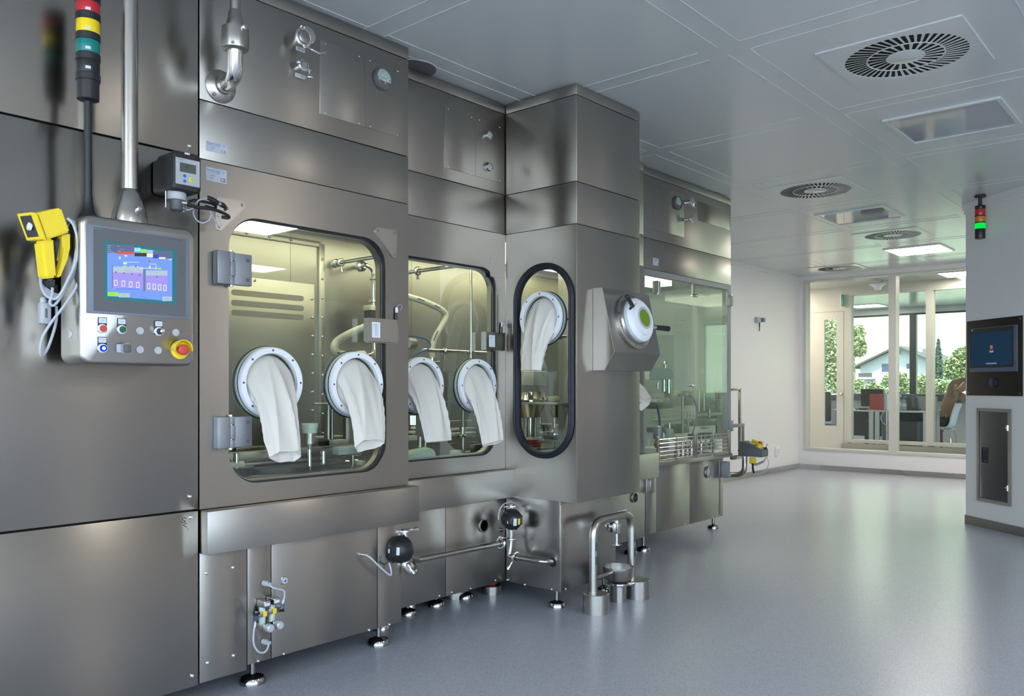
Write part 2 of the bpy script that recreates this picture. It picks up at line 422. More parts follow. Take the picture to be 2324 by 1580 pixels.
def diffuser(cx, cy, label, h=.306):
    t = thing('swirl_vent', label, 'vent', (cx, cy, HC - .012), 'swirl ceiling vents'); F_ = frame((cx, cy, HC), (1, 0, 0), (0, -1, 0))
    n = 48; R3, R2, R1 = .262, .165, .083
    m = MB(F_)   # face plate: square with a round hole
    sq = []; ci = []
    for i in range(n * 2):
        a = 2 * PI * i / (n * 2); c, s_ = math.cos(a), math.sin(a); q = h / max(abs(c), abs(s_)); sq.append((c * q, s_ * q)); ci.append((c * R3, s_ * R3))
    Rr = lambda P, z: [(x, y, z) for x, y in P]
    m.loft([Rr(ci, .001), Rr(ci, .007), Rr(sq, .007), Rr(sq, .0), Rr(ci, .001)]); part('face_plate', m, CEILM, t)
    m = MB(F_); m.lathe((0, 0, 0), (0, 0, 1), [(R3 + .004, .0005), (R3 + .004, .0015)], 48); part('plenum', m, GAP, t, label='black opening behind the blades')
    m = MB(F_)
    for R_a, R_b, cnt in ((R2 + .003, R3, 48), (R1, R2 - .003, 24)):
        for i in range(cnt):
            a = 2 * PI * i / cnt; d = PI / cnt * (.42 if cnt == 48 else .40); sk = .10
            P = []
            for r_, aa in ((R_a, a - d), (R_a, a + d), (R_b, a + d + sk), (R_b, a - d + sk)): P.append((r_ * math.cos(aa), r_ * math.sin(aa)))
            V = [m.v((P[0][0], P[0][1], .0065)), m.v((P[1][0], P[1][1], .0055)), m.v((P[2][0], P[2][1], .0055)), m.v((P[3][0], P[3][1], .0065))]; m.f(V)
    part('blade_grille', m, CEILM, t, flat=True)
    m = MB(F_); m.lathe((0, 0, 0), (0, 0, 1), [(R2 - .003, .004), (R2 - .003, .0075), (R2 + .003, .0075), (R2 + .003, .004)], 48, True); part('middle_ring', m, CEILM, t)
    m = MB(F_); m.lathe((0, 0, 0), (0, 0, 1), [(R1, .003), (R1, .007), (R1 - .005, .0085)], 40); part('hub', m, CEILM, t)
    return t
diffuser(-1.155, 4.106, 'largest square ceiling vent with black swirl slots, nearest the camera')
diffuser(-2.479, 6.45, 'swirl ceiling vent above the far end of the capping machine')
diffuser(-2.618, 8.867, 'swirl ceiling vent between the unlit and the glowing ceiling light')
diffuser(-3.881, 10.916, 'smallest swirl ceiling vent, in the corner by the glazed partition')
# ================================================================ the machine line
X1, X2, XC, X3 = -2.82, -2.99, -2.51, -3.10
YA, YS, YR, YE, YD, YF = 1.506, 2.513, 3.366, 3.96, 4.875, 6.265
XB = -3.75; HT = HC - .006
ZT, Z3, Z2, Z1, Z0 = 2.64, 2.20, 1.985, .712, .10
g = .0015
def panel(name, parent, M, x0, y0, x1, y1, t=.02, m=None, b=.002, h=0, **k):
    o = MB(M); o.box((x0 + g, y0 + g, h - t), (x1 - g, y1 - g, h), b, 2); return part(name, o, m or ST1, parent, **k)
def screws(parent, M, pts, r=.006, m=None, name='screw', h=.004, z=0):
    for p in pts:
        o = MB(M); o.lathe((p[0], p[1], z), (0, 0, 1), [(r, 0), (r * .8, h * .7), (r * .35, h), (r * .3, h * .5)], 10); part(name, o, m or STP, parent)
def foot(parent, x, y, z1=.11, r=.046):
    o = MB(); o.lathe((x, y, 0), (0, 0, 1), [(r, .0), (r, .012), (r * .86, .024), (r * .45, .032), (.011, .036), (.011, z1)], 28)
    return part('levelling_foot', o, STF, parent)
# ---------------------------------------------------------------- electrical cabinet next to the camera
Yc = -.35
cab = thing('steel_cabinet', 'tall flat stainless cabinet behind the hanging control panel', 'cabinet', (-3.4, .6, 0))
o = MB(); o.box((-4.4, Yc, .09), (X1 - .022, YA - .008, HT)); part('carcass', o, GAP, cab, label='dark inner body showing in the seams')
q = .0035
M = FX(X1)
for nm, z0, z1 in (('lower_panel', .078, .712), ('middle_panel', .716, 1.989), ('upper_panel', 1.993, HT)):
    o = MB(M); o.box((Yc, z0 + q * .3, -.02), (YA - q, z1 - q * .3, 0), .0025, 2); part(nm, o, ST0, cab)
screws(cab, M, [yz(X1, 'W', *p) for p in ((1418, 90), (1424, 245), (1437, 1430))] + [yz(X1, 'A', 1416, 1090)], .0075)
o = MB(M); S_ = .0009     # the hand-written mark by the seam
for pl in (((1391, 256), (1378, 247), (1363, 253), (1366, 264), (1380, 269), (1383, 279), (1368, 284), (1352, 273)), ((1398, 286), (1385, 293), (1370, 301), (1381, 309), (1394, 319)), ((1403, 331), (1405, 335))):
    pts = [Vector((*yz(X1, 'W', *p), .0006)) for p in pl]; o.tube(smoothpath(pts, 3), S_, 5)
part('pen_mark', o, INK, cab, label='hand-written black mark')
for x, y in ((-2.95, .3), (-3.0, 1.3), (-4.2, .3), (-4.2, 1.3)): foot(cab, x, y)
# ---------------------------------------------------------------- filling isolator (first window)
iso = thing('filling_isolator', 'stainless isolator cabinet with the largest rounded glass window', 'isolator', (-3.2, 2.0, 0))
M = FX(X1)
panel('top_trim', iso, M, YA, ZT, YS, HT); panel('header_panel', iso, M, YA, Z3, YS, ZT); panel('upper_panel', iso, M, YA, Z2, YS, Z3)
WY0, WY1, WZa, WZb, WR = 1.623, 2.382, .79, 1.803, .125
o = MB(M); o.frm(YA + g, Z1 + g, YS - g, Z2 - g, WY0, WZa, WY1, WZb, WR, -.03, 0, 10); part('window_panel', o, ST1, iso)
o = MB(M); o.frm(YA, Z1, YS, Z2, WY0 + .006, WZa + .006, WY1 - .006, WZb - .006, WR - .006, -.028, -.012, 10); part('window_gasket', o, RUB, iso, label='thin black gasket round the window')
o = MB(M); o.frm(YA, Z1, YS, Z2, WY0 + .012, WZa + .012, WY1 - .012, WZb - .012, WR - .012, -.06, -.03, 10); part('inner_reveal', o, STI, iso)
o = MB(M); o.prism(rrect(WY0 - .01, WZa - .01, WY1 + .01, WZb + .01, WR, 8), -.018, -.0165); part('window_pane', o, GLM, iso, flat=True)
o = MB(); o.box((X2 + .001, YS - .012, .556), (X1 - .001, YS - .001, HT)); part('end_panel', o, ST1, iso)
ay0, az1 = yz(X1, 'C', 937, 290); ay1, az0 = yz(X1, 'C', 1548, 1035)
panel('access_panel', iso, M, ay0, az0, ay1, az1, .004, b=.0015, h=.0025)
am = ay0 + .53 * (ay1 - ay0)
o = MB(M); o.box((am - .001, az0, .0024), (am + .001, az1, .003)); part('panel_joint', o, STD, iso)
screws(iso, M, [(y, z) for z in (az0 + .012, az1 - .012) for y in (ay0 + .03, am - .03, am + .03, ay1 - .02)], .004, z=.0025, h=.0015)
# ledge in front and the base cabinet
o = MB(M); o.box((YA, .555, .0), (YS + .012, Z1 - .0005, .06), .003); part('front_ledge', o, ST1, iso)
for nm, a, b, zz in (('base_panel', YA, 1.699, .082), ('base_panel', 1.699, 1.803, .10), ('base_panel', 1.803, 2.333, .10), ('base_panel', 2.333, 2.472, .10)): panel(nm, iso, M, a, zz, b, .70)
o = MB(); o.box((-3.9, YA + .004, .11), (X1 - .021, 2.468, .70)); part('base_carcass', o, STD, iso)
screws(iso, M, [yz(X1, 'I', *p) for p in ((291, 661), (489, 620), (299, 1333), (494, 1279))], .0075)
screws(iso, M, [yz(X1, 'I', *p) for p in ((678, 1320), (868, 1266), (1507, 1088), (1659, 1046))], .006)
foot(iso, -2.896, 1.768, r=.05); foot(iso, -2.899, 2.404, r=.05); foot(iso, -3.071, 2.56)
# chamber
def chamber(parent, y0, y1, xf, end0=False, end1=False):
    o = MB(); o.box((XB - .02, y0, .72), (XB, y1, 1.99)); part('chamber_back', o, STI, parent)
    o = MB(); o.box((XB, y0, .72), (xf, y1, .74)); part('chamber_deck', o, STD, parent)
    o = MB(); o.box((XB, y0, 1.97), (xf, y1, 1.99)); part('chamber_roof', o, STI, parent)
    if end0: o = MB(); o.box((XB, y0, .74), (xf, y0 + .012, 1.97)); part('chamber_end', o, STI, parent)
    if end1: o = MB(); o.box((XB, y1 - .012, .74), (xf, y1, 1.97)); part('chamber_end', o, STI, parent)
CL = glow('chamber_tube_light', (1.0, .93, .64), 1.8)
def clamp_light(parent, y0, y1, x0=-3.52, x1=-3.1):
    o = MB(); o.box((x0, y0, 1.945), (x1, y1, 1.972)); part('chamber_light', o, CL, parent, label='glowing pale yellow light panel')
chamber(iso, 1.515, YS - .001, X1 - .062, True); clamp_light(iso, 1.62, 2.12); clamp_light(iso, 2.2, 2.5)
# back wall sheet work: flange strips with screws, louvred door
MBk = FX(XB)
fy0, _ = yz(XB, 'D', 1040, 800); fy1, _ = yz(XB, 'D', 1130, 800)
_, zt = yz(XB, 'D', 700, 305)
o = MB(MBk); o.box((1.53, zt - .02, 0), (fy1, zt + .012, .012), .002); part('flange_strip', o, STI, iso)
o = MB(MBk); o.box((fy1 - .014, .74, 0), (fy1 + .022, zt, .014), .002); part('flange_strip', o, STI, iso)
sp = [(fy1 + .006, .80 + i * .105) for i in range(11)]
screws(iso, MBk, sp, .0075, STP, z=.013, h=.008); screws(iso, MBk, [(1.6 + i * .13, zt - .004) for i in range(8)], .0075, STP, z=.012, h=.008)
dy1, dz1 = yz(XB, 'D', 1062, 735)
o = MB(MBk); o.box((1.53, .78, 0), (dy1, dz1, .02), .003); part('service_door', o, STI, iso)
screws(iso, MBk, [(dy1 - .012, .83 + i * .1) for i in range(9)] + [(1.65 + i * .16, dz1 - .014) for i in range(5)], .007, STP, z=.02, h=.008)
for yy in (815, 905, 990):
    a, z = yz(XB, 'D', 318, yy); b, zz = yz(XB, 'D', 965, yy + 38); zm = (z + zz) / 2
    o = MB(MBk); o.prism(rrect(max(a, 1.56), zm - .014, b, zm + .014, .012, 4), .0195, .0215); part('louvre_slot', o, ST1, iso)
# ---------------------------------------------------------------- second isolator module (set back)
iso2 = thing('stopper_isolator', 'set-back stainless isolator module in the inside corner, half-window cut by its neighbour', 'isolator', (-3.35, 2.95, 0))
M = FX(X2)
panel('top_trim', iso2, M, YS, ZT, YR, HT); panel('header_panel', iso2, M, YS, Z3, YR, ZT); panel('upper_panel', iso2, M, YS, Z2, YR, Z3)
w0 = yz(X2, 'F', 115, 840)[0] - .035; w1 = yz(X2, 'F', 897, 900)[0]; wa = yz(X2, 'G', 600, 1108)[1] + .006; wb = yz(X2, 'F', 500, 535)[1]
o = MB(M); o.frm(YS, Z1 + g, YR - g, Z2 - g, YS + .045, wa, w1, wb, .115, -.03, 0, 10); part('window_panel', o, ST1, iso2)
o = MB(M); o.frm(YS, Z1, YR, Z2, YS + .05, wa + .006, w1 - .006, wb - .006, .109, -.028, -.012, 10); part('window_gasket', o, RUB, iso2, label='thin black gasket round the window')
o = MB(M); o.frm(YS, Z1, YR, Z2, YS + .056, wa + .012, w1 - .012, wb - .012, .103, -.06, -.03, 10); part('inner_reveal', o, STI, iso2)
o = MB(M); o.prism(rrect(YS + .03, wa - .01, w1 + .01, wb + .01, .115, 8), -.018, -.0165); part('window_pane', o, GLM, iso2, flat=True)
WIN2 = (YS + .045, wa, w1, wb)
b0, bz1 = yz(X2, 'H', 386, 572); b1, bz0 = yz(X2, 'H', 860, 1212)
panel('access_panel', iso2, M, b0, bz0, b1, bz1, .004, b=.0015, h=.0025); bm_ = b0 + .52 * (b1 - b0)
o = MB(M); o.box((bm_ - .001, bz0, .0024), (bm_ + .001, bz1, .003)); part('panel_joint', o, STD, iso2)
screws(iso2, M, [(y, z) for z in (bz0 + .012, bz1 - .012) for y in (b0 + .03, bm_ - .03, bm_ + .03, b1 - .02)], .004, z=.0025, h=.0015)
o = MB(M); o.box((YS - .005, .56, .0), (YR + .04, Z1 - .0005, .055), .003); part('front_ledge', o, ST1, iso2)
ym, _ = yz(X2, 'J', 880, 900)
panel('base_panel', iso2, M, 2.475, Z0, ym, .56); panel('base_panel', iso2, M, ym, Z0, 3.365, .56)
o = MB(); o.box((-3.9, 2.478, .11), (X2 - .021, 3.36, .70)); part('base_carcass', o, STD, iso2)
screws(iso2, M, [yz(X2, 'J', *p) for p in ((820, 1218), (935, 1185), (1115, 1148), (1350, 1070))], .005)
py, pz = yz(X2, 'J', 1233, 552)   # round sight port in the base
o = MB(M); o.lathe((py, pz, 0), (0, 0, 1), [(.034, .0), (.036, .006), (.029, .008), (.028, .002)], 28); part('port_ring', o, ST2, iso2)
o = MB(M); o.lathe((py, pz, 0), (0, 0, 1), [(.028, .001), (.028, .002)], 28); part('port_lens', o, BLK, iso2)
for k_, (xx, yy) in enumerate(((545, 1378), (810, 1295), (1085, 1222))):
    p = onZ(0.012, 'J', xx, yy); foot(iso2, p.x - .02, p.y)
chamber(iso2, YS + .001, YR - .001, X2 - .062); clamp_light(iso2, 2.55, 3.0); clamp_light(iso2, 3.05, 3.35)
q0_, q1_ = yz(X2, 'F', 838, 495), yz(X2, 'F', 966, 716)
o = MB(FX(X2)); o.prism(rrect(q0_[0], q1_[1] + .02, min(q1_[0], YR - .004), q0_[1], .008, 4), 0, .0025); part('cover_strip', o, ST1, iso2)
# ---------------------------------------------------------------- projecting column
colm = thing('isolator_column', 'stainless column standing forward to the ceiling with the narrow black-rimmed window', 'isolator', (-2.8, 3.66, 0))
M = FX(XC); t_ = .02
for nm, z0, z1 in (('top_trim', ZT, HT), ('header_panel', Z3, ZT), ('upper_panel', Z2, Z3), ('front_panel', .567, Z2)): panel(nm, colm, M, YR + .002, z0, YE, z1, b=.0025)
MR = FY(YR)
for nm, z0, z1 in (('top_trim', ZT, HT), ('header_panel', Z3, ZT), ('upper_panel', Z2, Z3)): panel(nm, colm, MR, X2 + .002, z0, XC - .0005, z1)
cx0, cx1, cz0, cz1 = -2.928, -2.522, .782, 1.806
o = MB(MR); o.frm(X2 + g, .567, XC - .001, Z2 - g, cx0 + .02, cz0 + .02, cx1 - .02, cz1 - .02, .175, -.02, 0, 12); part('window_panel', o, ST1, colm)
o = MB(MR); Rr = [(0, .004), (.006, .014), (.012, .016), (.017, .012), (.022, .015), (.03, .012), (.034, .002), (.034, -.02)]
o.loft([[(x, y, h) for x, y in rrect(cx0 + d, cz0 + d, cx1 - d, cz1 - d, .195 - d, 12)] for d, h in Rr]); part('rubber_seal', o, RUB, colm, label='thick black rubber window seal')
o = MB(MR); o.prism(rrect(cx0 + .03, cz0 + .03, cx1 - .03, cz1 - .03, .165, 12), -.006, -.004); part('window_pane', o, GLM, colm, flat=True)
o = MB(); o.box((-3.05, YE - .012, .567), (XC - .021, YE - .001, HT)); part('end_panel', o, ST1, colm)
o = MB(); o.box((X2 - .06, YR + .022, .567), (XC - .022, YE - .014, .60)); part('underside', o, STD, colm)
o = MB(); o.box((X2 - .06, YR + .02, 1.96), (XC - .02, YE - .012, 1.99)); part('inner_roof', o, STI, colm)
o = MB(); o.box((XC - .05, YR + .022, .60), (XC - .021, YE - .014, 1.96)); part('inner_wall', o, STI, colm)
XL2 = -2.615
y2, _ = yz(XL2, 'K', 640, 600)
o = MB(MR); o.box((X2, Z0, -.02), (XL2 - .001, .567, 0), .002); part('base_panel', o, ST2, colm)
panel('base_panel', colm, FX(XL2), YR + .002, Z0, y2, .567, m=ST2)
o = MB(); o.box((-3.1, YR + .022, .11), (XL2 - .021, y2 - .002, .55)); part('base_carcass', o, STD, colm)
o = MB(); o.box((XL2 - .0005, YR - .003, Z0), (XL2 + .006, YR + .003, .55), .001); part('corner_post', o, STP, colm)
screws(colm, MR, [xz(YR, 'J', *p) for p in ((1462, 1068), (1625, 1112), (1880, 1155))], .006)
screws(colm, FX(XL2), [yz(XL2, 'J', 2013, 1152)], .006)
foot(colm, -2.685, 3.429); p = onZ(.01, 'K', 515, 1195); foot(colm, p.x, p.y)
chamber(colm, YR + .001, YD - .002, -3.11, False, True); clamp_light(colm, 3.4, 4.0); clamp_light(colm, 4.05, 4.8)
# ---------------------------------------------------------------- link module, mostly behind the column
X4 = -3.06
link = thing('link_isolator', 'narrow strip of stainless isolator visible between the column and the glass-doored machine', 'isolator', (-3.4, 4.4, 0))
M = FX(X4)
for nm, z0, z1 in (('top_trim', ZT, HT), ('header_panel', Z3, ZT), ('upper_panel', Z2, Z3)): panel(nm, link, M, YE, z0, YD, z1)
o = MB(M); o.frm(YE, Z1, YD - g, Z2 - g, YE + .1, .80, YD - .10, 1.80, .12, -.03, 0, 8); part('window_panel', o, ST1, link)
o = MB(M); o.prism(rrect(YE + .09, .79, YD - .09, 1.81, .12, 6), -.018, -.0165); part('window_pane', o, GLM, link, flat=True)
e0, ez1 = yz(-3.0, 'N', 205, 765); e1, ez0 = yz(-3.0, 'N', 362, 950)
o = MB(M); o.box((YE, .53, 0), (e1, Z1 - .01, .06), .003); part('front_ledge', o, ST1, link)
panel('base_panel', link, FX(-3.12), YE - .2, Z0, 4.99, .56, m=ST2)
o = MB(); o.box((-3.95, YE - .2, .11), (-3.141, 4.985, .56)); part('base_carcass', o, STD, link)
q_ = yz(-3.12, 'K', 835, 228)
o = MB(FX(-3.12)); o.lathe((*q_, 0), (0, 0, 1), [(.036, .0), (.038, .008), (.029, .010), (.028, .002)], 28); part('port_ring', o, ST2, link)
o = MB(FX(-3.12)); o.lathe((*q_, 0), (0, 0, 1), [(.028, .001), (.028, .003)], 28); part('port_lens', o, BLK, link)
p = onZ(0.01, 'K', 795, 810); foot(link, p.x, p.y)
# ---------------------------------------------------------------- capping machine with glass doors
cap = thing('capping_machine', 'stainless machine with two tall greenish glass doors over a guard of horizontal rods', 'machine', (-3.55, 5.55, 0))
M = FX(X3)
for nm, z0, z1 in (('top_trim', ZT, HT), ('header_panel', Z3, ZT), ('upper_panel', Z2, Z3)): panel(nm, cap, M, YD, z0, YF, z1)
zb = .615
o = MB(M); o.frm(YD + g, zb, YF - g, Z2 - g, 4.955, zb + .0005, YF - .055, 1.945, .002, -.05, 0, 2); part('door_surround', o, HING, cap)
o = MB(); o.box((-4.1, YD, Z2), (X3 - .021, YF, HT)); part('head_casing', o, ST1, cap)
o = MB(); o.box((-4.12, YD, zb), (-4.1, YF, Z2)); part('inner_back', o, ST1, cap)
o = MB(); o.box((-4.1, YD, zb), (-3.16, YD + .012, Z2)); part('inner_end', o, ST1, cap)
o = MB(); o.box((-4.09, YF - .04, zb), (-4.05, YF, Z2)); part('corner_post', o, ST2, cap)
o = MB(); o.quad((-4.06, YF - .02, zb), (X3 - .05, YF - .02, zb), (X3 - .05, YF - .02, Z2), (-4.06, YF - .02, Z2)); part('end_pane', o, GLD, cap, flat=True)
dz0 = .74; ymid = yz(X3, 'L', 1190, 700)[0]
for a, b in ((4.962, ymid - .003), (ymid + .003, YF - .06)):
    o = MB(M); o.box((a, dz0, -.012), (b, 1.94, -.004)); d_ = part('glass_door', o, GLD, cap, flat=True)
o = MB(M); o.box((ymid - .012, 1.86, -.02), (ymid + .012, 1.945, -.004)); part('door_stop', o, HING, cap)
# base
o = MB(); o.box((-4.3, YD + .01, zb - .03), (X3 + .015, YF, zb), .003); part('deck', o, ST2, cap)
XP = -3.12
ys = [4.995, yz(XP, 'K', 1068, 400)[0], yz(XP, 'K', 1420, 300)[0], yz(XP, 'N', 872, 1200)[0], 6.17]
for a, b in zip(ys, ys[1:]): panel('base_panel', cap, FX(XP), a, Z0 + .01, b, zb - .03)
o = MB(); o.box((-4.2, 4.998, .12), (XP - .021, 6.168, zb - .03)); part('base_carcass', o, STD, cap)
q_ = yz(XP, 'N', 775, 945)
o = MB(FX(XP)); o.lathe((*q_, 0), (0, 0, 1), [(.045, .0), (.047, .010), (.036, .013), (.035, .003)], 28); part('port_ring', o, ST2, cap)
o = MB(FX(XP)); o.lathe((*q_, 0), (0, 0, 1), [(.035, .002), (.035, .004)], 28); part('port_lens', o, GREY, cap)
for xx, yy in ((955, 778), (1690, 540)):
    p = onZ(0.012, 'K', xx, yy); foot(cap, p.x - .02, p.y, .13)
o = MB(FX(XP)); a, z = yz(XP, 'N', 262, 965); b, zz = yz(XP, 'N', 300, 1118)
o.box((a, zz, 0), (b, z, .03), .003); part('door_bracket', o, ST2, cap)
screws(cap, FX(XP), [(y, Z0 + .025) for y in (5.1, 5.3, 5.55, 5.8, 6.1)], .005)
# header hatches
h0, hz1 = yz(X3, 'M', 352, 325); h1, hz0 = yz(X3, 'M', 634, 830); panel('access_panel', cap, M, h0, hz0, h1, hz1, .004, b=.0015, h=.0025)
h0, hz1 = yz(X3, 'M', 760, 480); h1, hz0 = yz(X3, 'M', 1062, 760); panel('access_panel', cap, M, h0, hz0, h1, hz1 , .004, b=.0015, h=.0025)
# lamps under the head
CL2 = glow('cap_tube_light', (1.0, .95, .72), 7.0)
o = MB(); o.box((-4.0, 4.95, Z2 - .03), (-3.62, 5.75, Z2 - .004)); part('chamber_light', o, CL2, cap, label='glowing light panel')
o = MB(); o.box((-3.54, 4.95, Z2 - .03), (-3.35, 5.75, Z2 - .004)); part('chamber_light', o, CL2, cap, label='glowing light panel')
hq = yz(X4, 'L', 662, 718); hw = yz(X4, 'L', 738, 900)
o = MB(FX(X4)); o.box((hq[0] - .06, hw[1], 0), (hw[0] - .03, hq[1], .03), .003); h_ = part('door_hinge', o, HING, link)
o = MB(FX(X4)); o.cyl((hw[0] - .03, hw[1] - .006, .016), (hw[0] - .03, hq[1] + .006, .016), .008, n=12); part('hinge_pin', o, STP, h_)
t = thing('ceiling_collar', 'dark grey round collar at the ceiling above the set-back module', 'collar', (-3.0, 2.70, HC - .006))
o = MB(); o.lathe((-3.0, 2.70, HC), (0, 0, -1), [(.115, .0003), (.115, .004), (.108, .0055)], 40); part('disc', o, DGREY, t)
o = MB(); o.lathe((-3.0, 2.70, HC), (0, 0, -1), [(.119, .0003), (.119, .002), (.115, .002), (.115, .0003)], 40, True); part('rim', o, WALLM, t)
# ================================================================ devices on the near cabinets
XF = -2.62   # face of the hanging control box
BX0, BX1, BZ0, BZ1 = 1.019, 1.386, 1.228, 1.683
cp = thing('control_panel', 'hanging stainless operator panel with touch screen, push buttons and emergency stop', 'control panel', (-2.69, 1.2, BZ0))
M = FX(XF)
o = MB(M); rr = rrect(BX0, BZ0, BX1, BZ1, .032, 6); ins = lambda d: rrect(BX0 + d, BZ0 + d, BX1 - d, BZ1 - d, .032 - d, 6)
o.loft([[(x, y, h) for x, y in ins(d)] for d, h in ((.004, -.15), (0, -.146), (0, -.012), (.004, -.003), (.010, 0))], True, True, True); part('housing', o, ST2, cp, ang=40)
def b2(k, x, y): return yz(XF, k, x, y)
h0, hz1 = b2('B', 512, 292); h1, hz0 = b2('B', 1281, 1000); hz1 = (hz1 + b2('B', 1282, 396)[1]) / 2; hz0 = (hz0 + b2('B', 512, 963)[1]) / 2
HM = mat('hmi_bezel', (.105, .108, .118), .5); HM2 = mat('hmi_bezel_edge', (.17, .19, .235), .5)
o = MB(M); o.box((h0, hz0, 0), (h1, hz1, .004), .002); hm = part('touch_panel', o, HM2, cp, label='grey-blue touch panel bezel')
c0 = b2('B', 562, 400)[0]; c1 = b2('B', 1252, 500)[0]
o = MB(M); o.box((c0, hz0 + .008, .004), (c1, hz1 - .006, .0045)); part('bezel_field', o, HM, hm)
t0, tz1 = b2('B', 642, 420); t1, tz0 = b2('B', 1180, 893); tz1 = (tz1 + b2('B', 1180, 487)[1]) / 2; tz0 = (tz0 + b2('B', 642, 860)[1]) / 2
o = MB(M); o.box((t0, tz0, .0045), (t1, tz1, .005)); part('screen_surround', o, mat('screen_teal', (.015, .16, .17), .45), hm, label='teal screen surround')
s0, sz1 = b2('B', 665, 446); s1, sz0 = b2('B', 1149, 868); sz1 = (sz1 + b2('B', 1150, 506)[1]) / 2; sz0 = (sz0 + b2('B', 665, 832)[1]) / 2
def scr(name, col, k=1.0): return glow('screen_' + name, col, k * .5)
o = MB(M); o.box((s0, sz0, .005), (s1, sz1, .0055)); part('screen', o, scr('blue', (.20, .36, .95)), hm, label='lit blue process screen')
# picture on the screen: crop a in fractions of the screen
SW, SH = s1 - s0, sz1 - sz0
def scp(x, y):     # crop 'a' pixel -> screen fraction, undoing the perspective of the photo
    u = (x - 120) / (1575 - 120); yt = 180 + u * 155; yb = 1310 + u * 112
    return s0 + u * SW, sz1 - (y - yt) / (yb - yt) * SH
def shp(name, col, rects, h=.0058, k=1.0, per=1):
    m_ = scr(name + '_c', col, k)
    for i in range(0, len(rects), per):
        o = MB(M)
        for x0, y0, x1, y1 in rects[i:i + per]:
            P = [scp(x0, y1), scp(x1, y1), scp(x1, y0), scp(x0, y0)]; o.f([o.v((p[0], p[1], h)) for p in P])
        part(name, o, m_, hm, flat=True)
shp('header_bar', (.13, .17, .32), [(120, 180, 700, 365), (1125, 300, 1572, 470)])
shp('status_cyan', (.30, .85, .88), [(705, 240, 842, 325), (1490, 475, 1570, 505)], .006)
shp('status_green', (.35, .88, .05), [(850, 275, 975, 345), (125, 1225, 352, 1310), (450, 640, 535, 678), (1230, 680, 1315, 715)], .006)
shp('status_black', (.07, .06, .05), [(705, 355, 975, 430)], .006)
shp('status_red', (.72, .12, .09), [(330, 332, 700, 388), (918, 1062, 950, 1145)], .006)
shp('status_cream', (.88, .84, .55), [(985, 365, 1122, 445), (1262, 440, 1412, 480)], .006)
shp('status_blue', (.05, .10, .55), [(1130, 385, 1255, 465)], .006)
shp('status_grey', (.46, .58, .72), [(985, 290, 1120, 360), (360, 1245, 600, 1340), (1340, 1320, 1565, 1420), (238, 665, 900, 795), (960, 740, 1462, 850)], .006)
shp('chamber_lilac', (.38, .33, .90), [(238, 740, 900, 1150), (960, 800, 1462, 1195)], .0059)
shp('column_slate', (.16, .22, .45), [(215, 632, 236, 1130), (900, 710, 956, 1190)], .0061)
ports = []
for x, y in ((258, 955), (422, 968), (584, 985), (742, 998), (990, 1022), (1114, 1035), (1238, 1048), (1362, 1062)):
    w_, hh = 76, 132; ports += [(x, y, x + w_, y + 18), (x, y + hh - 18, x + w_, y + hh), (x, y, x + 16, y + hh), (x + w_ - 16, y, x + w_, y + hh)]
shp('port_frame', (.72, .88, .68), ports, .0061, per=4)
shp('screen_white', (.85, .88, .95), [(482, 405, 545, 440), (460, 560, 535, 612), (365, 445, 402, 500), (1035, 635, 1070, 690), (1180, 650, 1205, 700), (540, 555, 810, 566), (600, 650, 810, 660), (830, 685, 1200, 700), (1040, 590, 1200, 602), (1188, 600, 1198, 720)], .0061, .9)
shp('pipe_blue', (.08, .25, .80), [(300, 1145, 795, 1160), (466, 1100, 476, 1150), (627, 1115, 637, 1160), (785, 1130, 795, 1185), (870, 1195, 940, 1205)], .0061)
for x, y in ((298, 785), (473, 805), (650, 825), (825, 842), (1212, 878), (735, 652), (1042, 530)):
    p = scp(x, y); o = MB(M); o.lathe((p[0], p[1], .0058), (0, 0, 1), [(.0026, 0), (.0026, .0005)], 12); part('pump_symbol', o, scr('pump', (.42, .10, .12)), hm)
o = MB(M); tx = lambda t, x, y, h, al='l': o.text(t, *scp(x, y), h, .0064, align=al)
for t_, x, y in (('Present', 125, 200), ('Status', 125, 245), ('In Phase', 125, 290), ('No Title Phases', 125, 335), ('Phase', 330, 210), ('Liftdown phase', 390, 275), ('Isolator', 335, 312)): tx(t_, x, y, .0022)
part('screen_lettering', o, scr('white_text', (.85, .88, .95), .9), hm, flat=True)
o = MB(M)
for t_, x, y, h in (('CIP', 770, 265, .0022), ('Open', 905, 300, .0022), ('Conv.Press.', 240, 1268, .0026), ('CIP', 480, 1275, .0024), ('Main Menu', 1455, 1375, .0026), ('Maintenance', 915, 1335, .0024), ('Isol. part Injection zone', 570, 745, .0022), ('Isol. part', 1210, 790, .0022)): o.text(t_, *scp(x, y), h, .0064)
part('screen_lettering', o, scr('ink', (.05, .10, .35)), hm, flat=True)
o = MB(M); y, z = b2('B', 602, 330); o.text('SIEMENS', y, z, .0052, .0047); part('panel_lettering', o, glow('teal_ink_glow', (.06, .38, .42), .5), hm, flat=True, label='small teal lettering')  # printed lettering is self-lit: brightness put into its colour
o = MB(M); y, z = b2('B', 1168, 408); o.text('SIMATIC MULTI PANEL', y, z, .0042, .0047, width=.044)
part('panel_lettering', o, mat('bezel_ink', (.03, .03, .035), .5), hm, flat=True)
y, z = b2('B', 1218, 600); o = MB(frame((XF, y, z), (0, 0, -1), (0, 1, 0))); o.text('TOUCH', 0, 0, .015, .0047, width=.062); part('panel_lettering', o, mat('bezel_ghost', (.07, .085, .095), .5), hm, flat=True)
